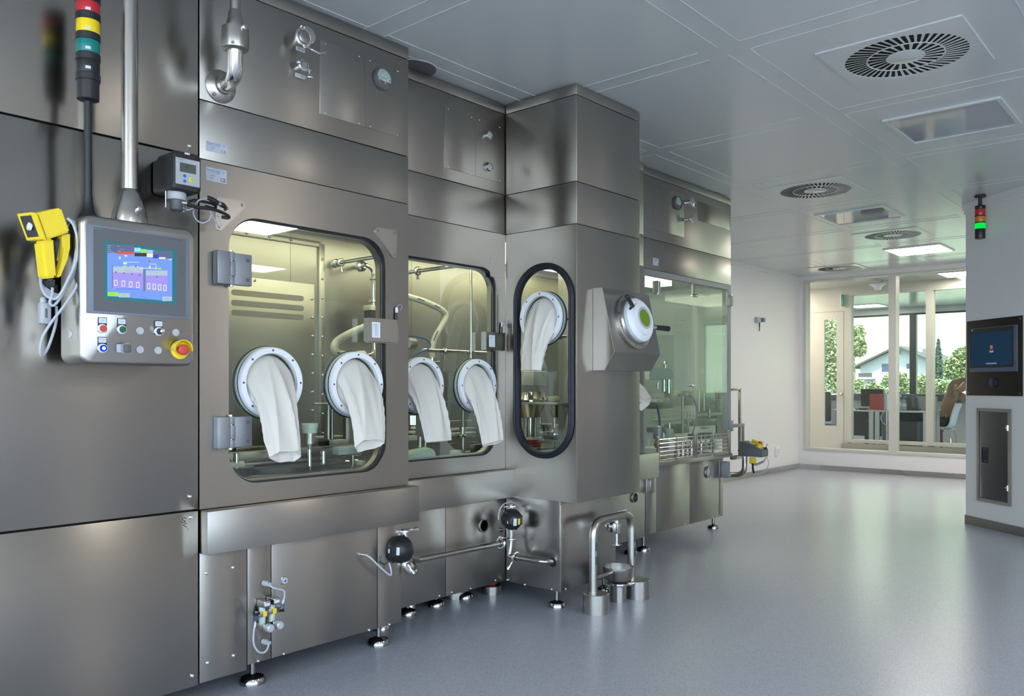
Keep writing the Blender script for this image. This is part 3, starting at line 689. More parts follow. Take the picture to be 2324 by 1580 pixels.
# buttons
def bpos(x, y): return yz(XF, 'b', x, y)
def plate(x, y, lines, parent):
    u, z = bpos(x, y); o = MB(M); o.box((u - .0135, z - .035, 0), (u + .0135, z + .0105, .003), .001); p = part('legend_holder', o, BLK, parent)
    o = MB(M); o.box((u - .0115, z - .0075, .003), (u + .0115, z + .0085, .0036)); part('legend', o, TAG, p)
    o = MB(M)
    for i, s_ in enumerate(lines): o.text(s_, u, z + .0008 + (.0022 if len(lines) > 1 else 0) - i * .0046, .0026, .0038)
    part('lettering', o, NAVY, p, flat=True)
def button(x, y, name, m, lit=False):
    u, z = bpos(x, y); o = MB(M); o.lathe((u, z, 0), (0, 0, 1), [(.0145, 0), (.0145, .006), (.0125, .010), (.0105, .010), (.0105, .004)], 24); b_ = part(name, o, WHT, cp)
    o = MB(M); o.lathe((u, z, 0), (0, 0, 1), [(.0103, .003), (.0103, .0125), (.009, .0135)], 24); part('button_cap', o, m, b_); return b_
plate(296, 122, ['STOP'], cp); button(290, 290, 'stop_button', RED)
plate(702, 145, ['START'], cp); button(700, 310, 'start_button', GRN)
plate(1482, 192, ['SAFETY', 'BY-PASS'], cp); kb = button(1480, 350, 'key_switch', BLK)
u, z = bpos(1500, 345); o = MB(M); o.lathe((u, z, .012), (0, 0, 1), [(.005, 0), (.005, .006)], 14); o.box((u - .001, z - .005, .018), (u + .001, z + .005, .034), .0008); part('key', o, STP, kb)
plate(292, 535, ['RESET AND', 'ACK'], cp); LED = glow('blue_led', (.0, .02, 1.0), .8); lb = button(292, 705, 'reset_button', LED)
u, z = bpos(292, 705); o = MB(M); o.lathe((u, z, .0137), (0, 0, 1), [(.0058, 0), (.0058, .0004)], 18); part('lamp_core', o, glow('blue_led_core', (.55, .68, 1.0), .9), lb)
for x, y in ((1092, 333), (1848, 370), (1092, 733), (1474, 748)):
    u, z = bpos(x, y); o = MB(M); o.lathe((u, z, 0), (0, 0, 1), [(.0122, 0), (.0122, .0022), (.011, .0032)], 24); part('blanking_plug', o, GREY, cp)
u, z = bpos(715, 710); o = MB(M); o.box((u - .019, z - .013, 0), (u + .017, z + .013, .012), .002); sk = part('service_socket', o, GREY, cp)
o = MB(M); o.box((u - .002, z - .0115, .012), (u + .019, z + .0115, .024), .003); part('socket_lid', o, DGREY, sk)
o = MB(M)
for s_ in (-1, 1): o.tube([(u - .004, z + s_ * .0135, .005), (u + .002, z + s_ * .0145, .016), (u + .012, z + s_ * .016, .022)], .0016, 8)
o.tube([(u - .006, z - .0135, .014), (u - .010, z, .018), (u - .006, z + .0135, .014)], .0012, 6); part('latch_wire', o, STP, sk)
# emergency stop with yellow collar
u, z = bpos(1930, 740); es = MB(M); es.lathe((u, z, 0), (0, 0, 1), [(.030, 0), (.030, .003), (.024, .0045)], 32); e_ = part('emergency_stop', es, YEL, cp, label='yellow base plate of the emergency stop')
o = MB(M); A = [math.radians(-10 + 200 * i / 24) for i in range(25)]
ring = lambda r, h: [(u + r * math.cos(a), z + r * math.sin(a) + .002, h) for a in A]
o.loft([ring(.030, .003), ring(.031, .030), ring(.0285, .030), ring(.0275, .003), ring(.030, .003)], False)
for s_, a in ((1, A[0]), (-1, A[-1])): pass
part('shroud', o, YEL, e_, label='yellow half-round shroud')
o = MB(M); o.lathe((u, z, 0), (0, 0, 1), [(.013, .003), (.013, .018), (.0175, .020), (.0175, .029), (.014, .0325), (.006, .034)], 28); part('push_head', o, RED, e_, label='red mushroom head')
u, z = b2('B', 380, 1105); yv = BX0; o = MB(frame((XF - .075, BX0, b2('B', 460, 1105)[1]), (1, 0, 0), (0, 0, 1))); o.lathe((0, 0, 0), (0, 0, 1), [(.013, 0), (.013, .0025), (.011, .003)], 24); part('side_plug', o, WHT, cp)
# carrying tube and coupling
tp = onX(-2.695, 'B', 836, 200); TX, TY = -2.695, onX(-2.695, 'A', 968, 900).y
o = MB(); o.lathe((TX, TY, BZ1 - .004), (0, 0, 1), [(.056, 0), (.056, .012), (.051, .045), (.040, .075), (.036, .10), (.029, .112), (.0255, .118)], 36); part('tube_coupling', o, ST2, cp)
o = MB(); o.lathe((TX + .052, TY + .004, BZ1 + .045), (1, .1, .1), [(.008, -.01), (.008, .010), (.006, .012)], 14); part('coupling_bolt', o, STP, cp)
o = MB(); o.cyl((TX, TY, BZ1 + .11), (TX, TY, HT), .0255, n=32); part('support_tube', o, ST2, cp)
# ---------------------------------------------------------------- signal tower
TWX, TWY = -2.712, onX(-2.712, 'A', 657, 1100).y
tw = thing('signal_tower', 'black pole with red, yellow and teal signal lamps rising beside the hanging panel', 'signal lamp', (TWX, TWY, BZ1))
def tz(y): return onX(TWX, 'A', 657, y).z
o = MB(); o.lathe((TWX, TWY, BZ1), (0, 0, 1), [(.034, 0), (.030, .006), (.017, .03), (.0135, .06), (.0135, .075)], 24); part('foot_bracket', o, BLK, tw)
o = MB(); o.cyl((TWX, TWY, BZ1 + .05), (TWX, TWY, tz(735)), .0118, n=20); part('pole', o, BLK, tw)
R_o = .034
o = MB(); o.lathe((TWX, TWY, 0), (0, 0, 1), [(.018, tz(760)), (R_o - .002, tz(748)), (R_o - .001, tz(600))], 32); part('terminal_base', o, BLK, tw)
def mod(name, y0, y1, m):   # y0 lower edge, y1 upper edge in crop A at the tower's axis
    o = MB(); o.lathe((TWX, TWY, 0), (0, 0, 1), [(R_o - .001, tz(y0)), (R_o, tz(y0) + .003), (R_o, tz(y1) - .003), (R_o - .001, tz(y1))], 32); part(name, o, m, tw)
def collar(y):
    o = MB(); zc = tz(y); o.lathe((TWX, TWY, 0), (0, 0, 1), [(R_o, zc - .012), (R_o + .002, zc - .010), (R_o + .002, zc + .010), (R_o, zc + .012)], 32); part('collar', o, BLK, tw)
mod('blank_module', 560, 460, BLK); mod('teal_lamp', 405, 300, TEAL); mod('yellow_lamp', 265, 155, LYEL); mod('red_lamp', 120, 12, LRED)
for y in (585, 435, 285, 135, 0): collar(y)
o = MB(); o.lathe((TWX, TWY, 0), (0, 0, 1), [(R_o, tz(0)), (R_o, tz(-40)), (.02, tz(-52))], 32); part('top_cap', o, BLK, tw)
for y in (528, 383, 238, 94):
    zc = tz(y); dv = Vector((.83, -.35, 0)).normalized(); a = math.atan2(-.36, .93)
    o = MB(); n = 5; lo_, hi_ = [], []
    for i in range(n + 1):
        aa = a - .22 + .44 * i / n; lo_.append((TWX + (R_o + .0008) * math.cos(aa), TWY + (R_o + .0008) * math.sin(aa), zc - .0045)); hi_.append((lo_[-1][0], lo_[-1][1], zc + .0045))
    o.loft([lo_, hi_], False); part('number_tag', o, TAG, tw)
# ---------------------------------------------------------------- yellow hand terminal with its coiled cable
XH = -2.70
hd = thing('hand_terminal', 'yellow pistol-grip handset hooked on the edge of the hanging panel', 'handset', (XH, onX(XH, 'B', 250, 500).y, onX(XH, 'B', 250, 690).z))
def hp(x, y, X=XH): return onX(X, 'B', x, y)
o = MB(); Fa = [(65, 235), (330, 170), (398, 348), (150, 436)]
A0 = [hp(x, y, -2.66) for x, y in ((140, 212), (332, 168), (398, 352), (212, 412))]; A1 = [p + Vector((-.055, -.018, 0)) for p in A0]
hb = MB(); hb.loft([A1, A0], True, True, True); bm_ = hb.bm; bmesh.ops.bevel(bm_, geom=bm_.edges[:], offset=.005, segments=2, affect='EDGES'); part('scanner_head', hb, YEL, hd)
# open front with dark throat
fc = [hp(x, y, -2.655) for x, y in ((140, 212), (212, 412))]; q0, q1 = fc; d = Vector((-.06, -.02, 0)); nrm = Vector((0, -1, .15)).normalized() * .012
o = MB(); o.loft([[q0 + nrm, q1 + nrm, q1 + d + nrm, q0 + d + nrm], [q0, q1, q1 + d, q0 + d]], True, False, False)
o.loft([[q0 + nrm, q1 + nrm, q1 + d + nrm, q0 + d + nrm], [(q0 * .9 + q1 * .1) + d * .12 + nrm, (q1 * .9 + q0 * .1) + d * .12 + nrm, (q1 * .9 + q0 * .1) + d * .88 + nrm, (q0 * .9 + q1 * .1) + d * .88 + nrm]], True); part('front_rim', o, YEL, hd)
o = MB(); o.loft([[(q0 * .9 + q1 * .1) + d * .12 + nrm * .9, (q1 * .9 + q0 * .1) + d * .12 + nrm * .9, (q1 * .9 + q0 * .1) + d * .88 + nrm * .9, (q0 * .9 + q1 * .1) + d * .88 + nrm * .9], [(q0 + q1) / 2 + d * .5 + nrm * .7] * 4], True); part('front_throat', o, BLK, hd)
qc = q0 * .5 + q1 * .5 + d * .5; o = MB(); o.lathe(qc + nrm * .95, nrm, [(.012, -.004), (.012, .004), (.008, .006)], 18); part('front_button', o, WHT, hd)
def slab(name, pts, X, th, m, bev=.004, par=None):
    A = [hp(x, y, X) for x, y in pts]; B = [p + Vector((-th, -th * .3, 0)) for p in A]; o = MB(); o.loft([B, A], True, True, True); bmesh.ops.bevel(o.bm, geom=o.bm.edges[:], offset=bev, segments=2, affect='EDGES'); return part(name, o, m, par or hd)
slab('grip', [(180, 420), (275, 395), (298, 690), (212, 700)], -2.665, .038, YEL, .006)
slab('trigger_guard', [(335, 375), (400, 362), (392, 470), (372, 560), (325, 690), (298, 690), (340, 560), (345, 470)], -2.67, .024, YEL, .003)
slab('trigger', [(275, 430), (300, 400), (320, 400), (290, 600)], -2.675, .014, BLK, .002)
slab('strain_relief', [(218, 702), (292, 692), (285, 770), (228, 775)], -2.672, .028, BLK, .006)
slab('cable_hanger', [(268, 800), (305, 740), (310, 880), (270, 900)], -2.70, .02, BLK, .004)
cb = MB(); rnc = random.Random(3)
def cpath(P, X): return smoothpath([onX(X + (p[2] if len(p) > 2 else 0), 'B', p[0], p[1]) for p in P], 6)
for i in range(4):
    j = i * 9
    cb.tube(cpath([(375 + j * .6, 250 + j * .4, .02), (418 + j, 300, .035), (448 + j * .7, 420, .04), (440 + j, 560, .04), (380 + j, 700, .035), (300 + j * .8, 840 - j, .03), (225 + j, 835 - j * 1.2, .02), (180 + j * .5, 770 - j, .0), (172 + j * .6, 680 + j, -.02), (200 + j, 590, -.03), (285 + j, 440 + j, -.035), (330 + j * .6, 330, -.02), (375 + j * .6, 250 + j * .4, .0)], -2.68 - i * .006), .0042, 8)
cb.tube(cpath([(470, 640, .03), (440, 760, .035), (350, 900, .04), (250, 1030, .04), (185, 1140, .03), (168, 1240, .02), (185, 1275, .01), (225, 1220, 0), (268, 1100, 0), (290, 1000, -.01), (290, 905, -.01)], -2.68), .0042, 8)
cb.tube(cpath([(260, 770, .01), (255, 830, .02), (240, 880, .02), (270, 900, .02), (320, 840, .02), (380, 720, .02), (420, 600, .02), (445, 450, .02)], -2.675), .0042, 8)
part('coiled_cable', cb, CAB, hd, label='grey cable hung in loops')
pl = thing('cable_plug', 'grey multi-pin plug hanging from the coiled handset cable', 'plug', onX(-2.69, 'B', 200, 1045))
o = MB(); a, b = onX(-2.69, 'B', 190, 840), onX(-2.69, 'B', 195, 880); o.tube([a, b], [.008, .0115], 14); part('cable_gland', o, GREY, pl)
o = MB(); a = onX(-2.69, 'B', 200, 965); o.box((a.x - .014, a.y - .0155, onX(-2.69, 'B', 200, 1040).z), (a.x + .014, a.y + .0155, onX(-2.69, 'B', 200, 880).z), .005); part('plug_body', o, GREY, pl)
o = MB(); o.box((a.x + .0135, a.y - .003, a.z - .012), (a.x + .0165, a.y + .003, a.z + .016), .001); part('release_lever', o, DGREY, pl)
# ---------------------------------------------------------------- gas detector
XG = -2.66
gd = thing('gas_detector', 'black wall-mounted gas detector with small grey display above the hanging panel', 'detector', onX(XG, 'c', 660, 800))
def gp(x, y, X=XG): return yz(X, 'c', x, y)
y0, z1 = gp(415, 95); y1, _ = gp(932, 210); _, z0 = gp(415, 770); zz1 = gp(930, 190)[1]; z1 = (z1 + zz1) / 2 + .004; z0 = (z0 + gp(925, 880)[1]) / 2
G = FX(XG); o = MB(G); o.loft([[(x, y, h) for x, y in rrect(y0 + d, z0 + d, y1 - d, z1 - d, .016, 5)] for d, h in ((.006, -.155), (.006, -.115), (0, -.11), (0, -.008), (.005, -.001), (.012, 0))], True, True, True); part('housing', o, BLK, gd, ang=40)
f0, fz1 = gp(460, 206); f1, fz0 = gp(893, 758); fz1 = (fz1 + gp(897, 297)[1]) / 2; fz0 = (fz0 + gp(460, 680)[1]) / 2
o = MB(G); o.box((f0, fz0, 0), (f1, fz1, .001)); fp = part('face_plate', o, mat('detector_grey', (.40, .41, .44), .5), gd, label='grey front plate')
u0, uz1 = gp(535, 305); u1, uz0 = gp(826, 522); uz1 = (uz1 + gp(826, 358)[1]) / 2; uz0 = (uz0 + gp(537, 470)[1]) / 2
o = MB(G); o.box((u0, uz0, .001), (u1, uz1, .0015)); part('display', o, mat('lcd', (.08, .095, .075), .15), fp)
o = MB(G); u, z = gp(655, 398); o.text('0', u, z, .013, .0018); part('display_digit', o, BLK, fp, flat=True)
o = MB(G); u, z = gp(552, 255); o.text('Dr\u00e4ger', u, z, .0075, .0012, width=.019); part('lettering', o, NAVY, fp, flat=True)
BB = mat('blue_button', (.02, .13, .55), .4)
for x, y in ((620, 548), (620, 642)): u, z = gp(x, y); o = MB(G); o.lathe((u, z, .001), (0, 0, 1), [(.0055, 0), (.0055, .0012), (.004, .0018)], 18); part('blue_button', o, BB, fp)
u, z = gp(740, 618); o = MB(G); o.lathe((u, z, .001), (0, 0, 1), [(.0075, 0), (.0075, .0012), (.006, .0018)], 20); part('ok_button', o, mat('lime_button', (.55, .72, .02), .4), fp, label='lime green button')
o = MB(G); o.text('OK', u, z, .0045, .0032); part('button_lettering', o, INK, fp, flat=True)
u, z = gp(672, 152); o = MB(G); o.box((u - .009, z - .003, -.001), (u + .009, z + .003, .0008)); part('number_tag', o, TAG, gd)
u, z = gp(590, 850); bz = z0
o = MB(); cxx = XG - .05; o.lathe((cxx, u + .003, bz + .003), (0, 0, -1), [(.030, 0), (.032, .006), (.032, .022), (.029, .028)], 18); part('union_nut', o, GREY, gd)
o = MB(); o.lathe((cxx, u + .003, bz), (0, 0, -1), [(.022, .026), (.020, .045), (.022, .058), (.012, .064)], 24); part('sensor_body', o, DGREY, gd)
o = MB(G); u2, z2 = gp(622, 1030, XG - .03); o.box((u2 - .008, z2 - .003, -.031), (u2 + .008, z2 + .003, -.0285)); part('number_tag', o, TAG, gd)
for yy in (u - .034, u + .036): o = MB(); o.tube([(cxx, yy, bz), (cxx, yy, bz - .055), (cxx, yy + (.008 if yy < u else -.008), bz - .058)], .0022, 6); part('guard_wire', o, STP, gd)
# its cables
XK = -2.765
def kp(x, y, d=0): return onX(XK + d, 'c', x, y)
ck = thing('detector_cabling', 'black cables with connectors and clear tubes running from the gas detector', 'cable', kp(1100, 1200))
for P, r in (([(700, 1010, .03), (820, 985, .03), (960, 1010, .03), (1110, 1045, .02), (1180, 1090, .01), (1150, 1130, 0), (1000, 1090, 0)], .0052), ([(640, 1050, .04), (840, 1110, .04), (1000, 1125, .04), (1180, 1160, .035), (1330, 1220, .03), (1415, 1275, .02), (1395, 1300, .015), (1290, 1285, 0)], .0060), ([(840, 1040, .03), (870, 990, .035), (960, 960, .04), (1050, 940, .04)], .0028)):
    o = MB(); o.tube(smoothpath([kp(*p) for p in P], 6), r, 10); part('black_cable', o, BLK if r > .004 else CAB, ck)
for P, rr_ in (([(1035, 930, .04), (1110, 970, .04), (1210, 1035, .035)], (.007, .0095, .0095)), ([(1260, 1050, .03), (1310, 1075, .03), (1365, 1120, .025)], (.009, .0095, .006))):
    o = MB(); o.tube([kp(*p) for p in P], list(rr_), 14); part('connector', o, BLK, ck)
o = MB(); o.tube([kp(1205, 1030, .035), kp(1265, 1055, .03)], .0085, 14); part('connector_nut', o, STP, ck)
o = MB(); o.tube([kp(1355, 1110, .028), kp(1385, 1130, .02), kp(1340, 1160, .008)], [.004, .006, .005], 12); part('elbow_fitting', o, STP, ck)
CLR = mat('clear_tube', (.50, .53, .60), .2)
for P in ([(800, 1140, .02), (780, 1220, .01), (840, 1340, 0), (950, 1390, 0), (1060, 1340, .01), (1095, 1240, .02), (1075, 1165, .03)], [(590, 1115, .05), (680, 1160, .05), (770, 1130, .04)], [(1065, 1160, .03), (1130, 1280, .02), (1220, 1420, .005), (1270, 1465, .0), (1290, 1420, .005), (1250, 1310, .01), (1215, 1270, 0)]):
    o = MB(); o.tube(smoothpath([kp(*p) for p in P], 6), .0028, 8); part('clear_tube', o, CLR, ck)
o = MB(FX(X1)); tri = [(1195, 940), (1240, 928), (1640, 1000), (1700, 1035), (1710, 1085), (1690, 1125), (1300, 1505), (1250, 1530), (1190, 1515), (1170, 1460), (1170, 1000)]
def tripl(k, tri, name, label, scr_):
    o = MB(FX(X1)); P = [yz(X1, k, *p) for p in tri]; o.prism(P, .0, .004); t = part(name, o, ST2, iso, ang=50)
    for p in scr_: u, z = yz(X1, k, *p); o = MB(FX(X1)); o.lathe((u, z, .004), (0, 0, 1), [(.006, 0), (.005, .002), (.002, .0024)], 10); part('screw', o, STD, t)
tripl('c', tri, 'corner_bracket', '', [(1645, 1075), (1235, 1460)])
tripl('D', [(1628, 228), (1650, 220), (1790, 245), (1812, 258), (1816, 290), (1812, 480), (1795, 496), (1775, 486), (1620, 262), (1618, 240)], 'corner_bracket', '', [(1645, 250), (1793, 277), (1793, 468)])
# ---------------------------------------------------------------- swivel duct with flange at the top of the isolator
XD = -2.72
fl = onX(X1, 'A', 1640, 630); jt = onX(XD + .02, 'A', 1758, 280)
sd = thing('elbow_duct', 'polished swivel pipe elbow bolted by a round flange to the isolator top', 'pipe', (X1 + .02, fl.y, fl.z))
fl = onX(X1, 'C', 195, 650)
o = MB(FX(X1)); o.lathe((fl.y, fl.z, 0), (0, 0, 1), [(.060, 0), (.060, .008), (.050, .018), (.033, .024), (.031, .034)], 40); part('wall_flange', o, ST2, sd)
for a in (50, 140, 230, 320):
    aa = math.radians(a); o = MB(FX(X1)); o.lathe((fl.y + .050 * math.cos(aa), fl.z + .050 * math.sin(aa), .014), (0, 0, 1), [(.0065, 0), (.0065, .006), (.003, .006), (.003, .003)], 12); part('flange_bolt', o, STD, sd)
jx = X1 + .155; e = [(X1 + .02, fl.y, fl.z), (jx - .05, fl.y, fl.z), (jx - .015, fl.y, fl.z + .018), (jx, fl.y, fl.z + .06), (jx, fl.y, fl.z + .10)]
jp = Vector((jx, fl.y, 0)); pz = lambda y: onX(jx, 'C', 310, y).z
jy = onX(jx, 'C', 308, 250).y
e = [(X1 + .02, fl.y, fl.z), (X1 + .06, fl.y, fl.z), (jx - .03, (fl.y + jy) / 2, fl.z + .012), (jx, jy, fl.z + .075), (jx, jy, pz(360))]
o = MB(); o.tube(smoothpath(e, 7), .0265, 24); part('elbow', o, STP, sd)
o = MB(); o.lathe((jx, jy, 0), (0, 0, 1), [(.034, pz(385)), (.045, pz(372)), (.0475, pz(345)), (.0485, pz(300)), (.046, pz(215)), (.030, pz(203)), (.030, pz(170)), (.026, pz(150)), (.022, pz(95)), (.019, pz(80))], 40); part('swivel_joint', o, ST2, sd)
o = MB(); o.lathe((jx + .042, jy + .006, pz(232)), (1, .1, .25), [(.011, -.01), (.011, .010), (.007, .015), (.003, .015)], 16); part('clamp_bolt', o, STP, sd)
for a in (-40, 15, 75): aa = math.radians(a); o = MB(); o.lathe((jx + .044 * math.cos(aa), jy + .044 * math.sin(aa), pz(355)), (math.cos(aa), math.sin(aa), -.6), [(.006, -.006), (.006, .004), (.003, .004)], 12); part('joint_screw', o, STD, sd)
o = MB(); o.cyl((jx, jy, pz(90)), (jx, jy, HT), .0185, n=24); part('upper_tube', o, ST2, sd)
# ================================================================ fittings, labels, gauges
def tagplate(k, x, y, w, h, text, X, par, skew=0):
    u, z = yz(X, k, x, y); o = MB(FX(X)); o.box((u - w / 2, z - h / 2, 0), (u + w / 2, z + h / 2, .002), .0005); p = part('name_tag', o, TAG, par)
    o = MB(FX(X)); o.text(text, u, z, h * .42, .0024, width=min(w * .86, h * .42 * len(text) * .75)); part('lettering', o, INK, p, flat=True)
# blanked sanitary ports on the header
sp1 = thing('clamped_port', 'larger polished pipe port with clamp ring on the first isolator header', 'fitting', onX(X1 + .03, 'e', 330, 600), 'clamped header ports')
def clamp_ring(par, c, ax, r, wid=.012):
    o = MB(); o.lathe(c, ax, [(r, -wid / 2), (r + .005, -wid * .3), (r + .005, wid * .3), (r, wid / 2), (r - .004, wid / 2), (r - .004, -wid / 2)], 30, True); return part('clamp_ring', o, STP, par)
u, z = yz(X1, 'e', 250, 430); ax = Vector((1, 0, 0)); c = Vector((X1, u, z))
o = MB(); o.lathe(c, ax, [(.026, 0), (.026, .035), (.033, .045), (.033, .055), (.029, .057)], 30); part('port_stub', o, STP, sp1)
c = onX(X1 + .052, 'e', 325, 385); clamp_ring(sp1, c, ax, .033)
o = MB(); o.lathe(c + ax * .004, ax, [(.026, 0), (.026, .004), (.022, .006)], 30); part('blank_cap', o, ST2, sp1)
o = MB(); d = c + Vector((.006, .010, -.040)); o.cyl(d + Vector((0, -.01, .004)), d + Vector((0, .022, -.001)), .0035, n=10); o.tube([d + Vector((0, .02, 0)), d + Vector((.004, .055, -.008)), d + Vector((.006, .085, .004))], [.004, .007, .003], 8); o.box(d + Vector((-.008, -.012, -.006)), d + Vector((.004, -.002, .012)), .002); part('wing_nut', o, STP, sp1)
o = MB(); d = c + Vector((.004, -.012, .038)); o.ball(d, .006, 8); o.ball(d + Vector((0, .014, 0)), .005, 8); part('clamp_hinge', o, STP, sp1)
tagplate('e', 245, 705, .042, .016, 'SIP IN', X1, sp1)
sp2 = thing('clamped_port', 'smaller pipe port with hanging wing nut below the larger clamped port', 'fitting', onX(X1 + .03, 'e', 330, 1350), 'clamped header ports')
c = onX(X1 + .035, 'e', 330, 1110); o = MB(); o.lathe((X1, c.y, c.z), ax, [(.012, 0), (.012, .025), (.019, .032), (.019, .038), (.016, .040)], 24); part('port_stub', o, STP, sp2); clamp_ring(sp2, c, ax, .018, .010)
o = MB(); d = c + Vector((.004, .012, -.012)); o.box(d + Vector((-.006, -.03, -.006)), d + Vector((.006, .02, .002)), .003); o.cyl(d + Vector((0, .012, 0)), d + Vector((0, .012, -.02)), .004, n=10); o.lathe(d + Vector((0, .012, -.016)), (0, 0, -1), [(.006, 0), (.012, .007), (.017, .014), (.015, .017)], 18, sx=1, sy=.6); part('wing_nut', o, STP, sp2)
o = MB(); d = c + Vector((0, -.022, .006)); o.ball(d, .009, 8); part('clamp_hinge', o, STP, sp2)
tagplate('e', 230, 1385, .046, .016, 'SIP 03%', X1, sp2)
# pressure gauges
GFACE = mat('gauge_face', (.60, .66, .72), .4)
def gauge(label, X, c, r, big=False, grp='round dial gauges'):
    t = thing('pressure_gauge', label, 'gauge', (X, c[0], c[1] - r), grp); G = FX(X)
    o = MB(G); o.lathe((c[0], c[1], 0), (0, 0, 1), [(r, 0), (r, .012), (r * .93, .018), (r * .84, .019), (r * .82, .012), (r * .82, 0)], 40, True); part('bezel', o, DGREY if big else ST2, t)
    o = MB(G); o.lathe((c[0], c[1], 0), (0, 0, 1), [(r * .83, .009), (r * .83, .011)], 36); part('dial', o, GFACE, t)
    o = MB(G); y_, z_ = c
    if big:
        for i, s_ in enumerate(('0', '100', '200', '300', '400', '500')):
            a = math.radians(155 - i * 26); o.text(s_, y_ + r * .60 * math.cos(a), z_ + r * .62 * math.sin(a), r * .10, .0116)
        o.text('MAGNEHELIC', y_, z_ + r * .06, r * .10, .0116, width=r * .8); o.text('PASCAL', y_, z_ + r * .70, r * .06, .0116)
        for s_ in (-1, 1): o.ball((y_ + s_ * r * .66, z_ - r * .02 + .0, .0115), r * .06, 6, (1, 1, .2))
        for i in range(25):
            a = math.radians(160 - i * 5.6); o.quad(*[(y_ + q * math.cos(a + e), z_ - r * .1 + q * math.sin(a + e), .0116) for q, e in ((r * .54, -.01), (r * .60, -.01), (r * .60, .01), (r * .54, .01))])
        part('dial_lettering', o, INK, t, flat=True)
        o = MB(G); o.prism([(y_ + r * .8 * math.cos(a), z_ + r * .8 * math.sin(a)) for a in [math.radians(195 + 150 * i / 12) for i in range(13)]], .0113, .0122); part('lower_mask', o, ST2, t, label='silver lower half of the dial')
        o = MB(G); a = math.radians(196); o.tube([(y_ + .1 * r, z_ - r * .35, .0128), (y_ - r * .6, z_ - r * .02, .0128)], r * .012, 6); part('needle', o, RED, t)
        o = MB(G); o.box((y_ + r * .02, z_ - r * .46, .0122), (y_ + r * .22, z_ - r * .24, .0130)); part('square_label', o, mat('pink_label', (.65, .38, .38), .5), t)
    else:
        for i in range(9):
            a = math.radians(225 - i * 33.75); o.quad(*[(y_ + q * math.cos(a + e), z_ + q * math.sin(a + e), .0116) for q, e in ((r * .6, -.03), (r * .74, -.03), (r * .74, .03), (r * .6, .03))])
        part('dial_marks', o, INK, t, flat=True)
        o = MB(G); o.tube([(y_ + r * .25, z_ + r * .2, .0128), (y_ - r * .5, z_ - r * .25, .0128)], r * .04, 6); part('needle', o, INK, t)
    o = MB(G); o.lathe((y_, z_, 0), (0, 0, 1), [(r * .82, .0145), (r * .82, .0150)], 36); part('dial_glass', o, GLS, t)
    return t
gg = gauge('large black-rimmed dial gauge on the first isolator access panel', X1, yz(X1, 'f', 660, 705), .050, True)
tagplate('f', 640, 1300, .058, .014, 'INLET AIR FILTER \u0394P', X1, gg)
g2 = gauge('upper small chrome dial gauge on the set-back module', X2, yz(X2, 'H', 743, 818), .0235); tagplate('H', 752, 882, .052, .011, 'AIR INLET PRESSURE', X2, g2)
g3 = gauge('lower small flush dial gauge on the set-back module', X2, yz(X2, 'H', 745, 1077), .0235); tagplate('H', 748, 1147, .052, .011, 'MAG. RELEASE AIR INLET', X2, g3)
u, z = yz(X2, 'H', 745, 1077); o = MB(FX(X2)); o.lathe((u, z, 0), (0, 0, 1), [(.030, 0), (.030, .004), (.024, .005)], 30); part('mounting_flange', o, ST2, g3)
g4 = gauge('black-rimmed dial gauge on the far glass-doored machine', X3, yz(X3, 'M', 567, 503), .052, True); tagplate('M', 571, 597, .05, .016, '\u0394P FILTER', X3, g4)
for (x, y, lab, r) in ((710, 490, 'upper polished port beside the dial gauge on the glass-doored machine', .032), (705, 655, 'lower small port under the polished port of the glass-doored machine', .022)):
    c = onX(X3 + .05, 'M', x, y); t = thing('clamped_port', lab, 'fitting', c - Vector((.03, 0, r + .01)), 'clamped header ports')
    o = MB(); o.lathe((X3, c.y, c.z), ax, [(r * .55, 0), (r * .55, .03), (r, .045), (r, .055), (r * .8, .058)], 24); part('port_stub', o, STP, t); clamp_ring(t, c, ax, r, .012)
    o = MB(); o.tube([c + Vector((0, -.01, -r)), c + Vector((.01, .03, -r - .006))], [.005, .004], 8); o.tube([c + Vector((0, 0, r)), c + Vector((0, .012, r + .014))], .005, 8); part('wing_nut', o, STP, t)
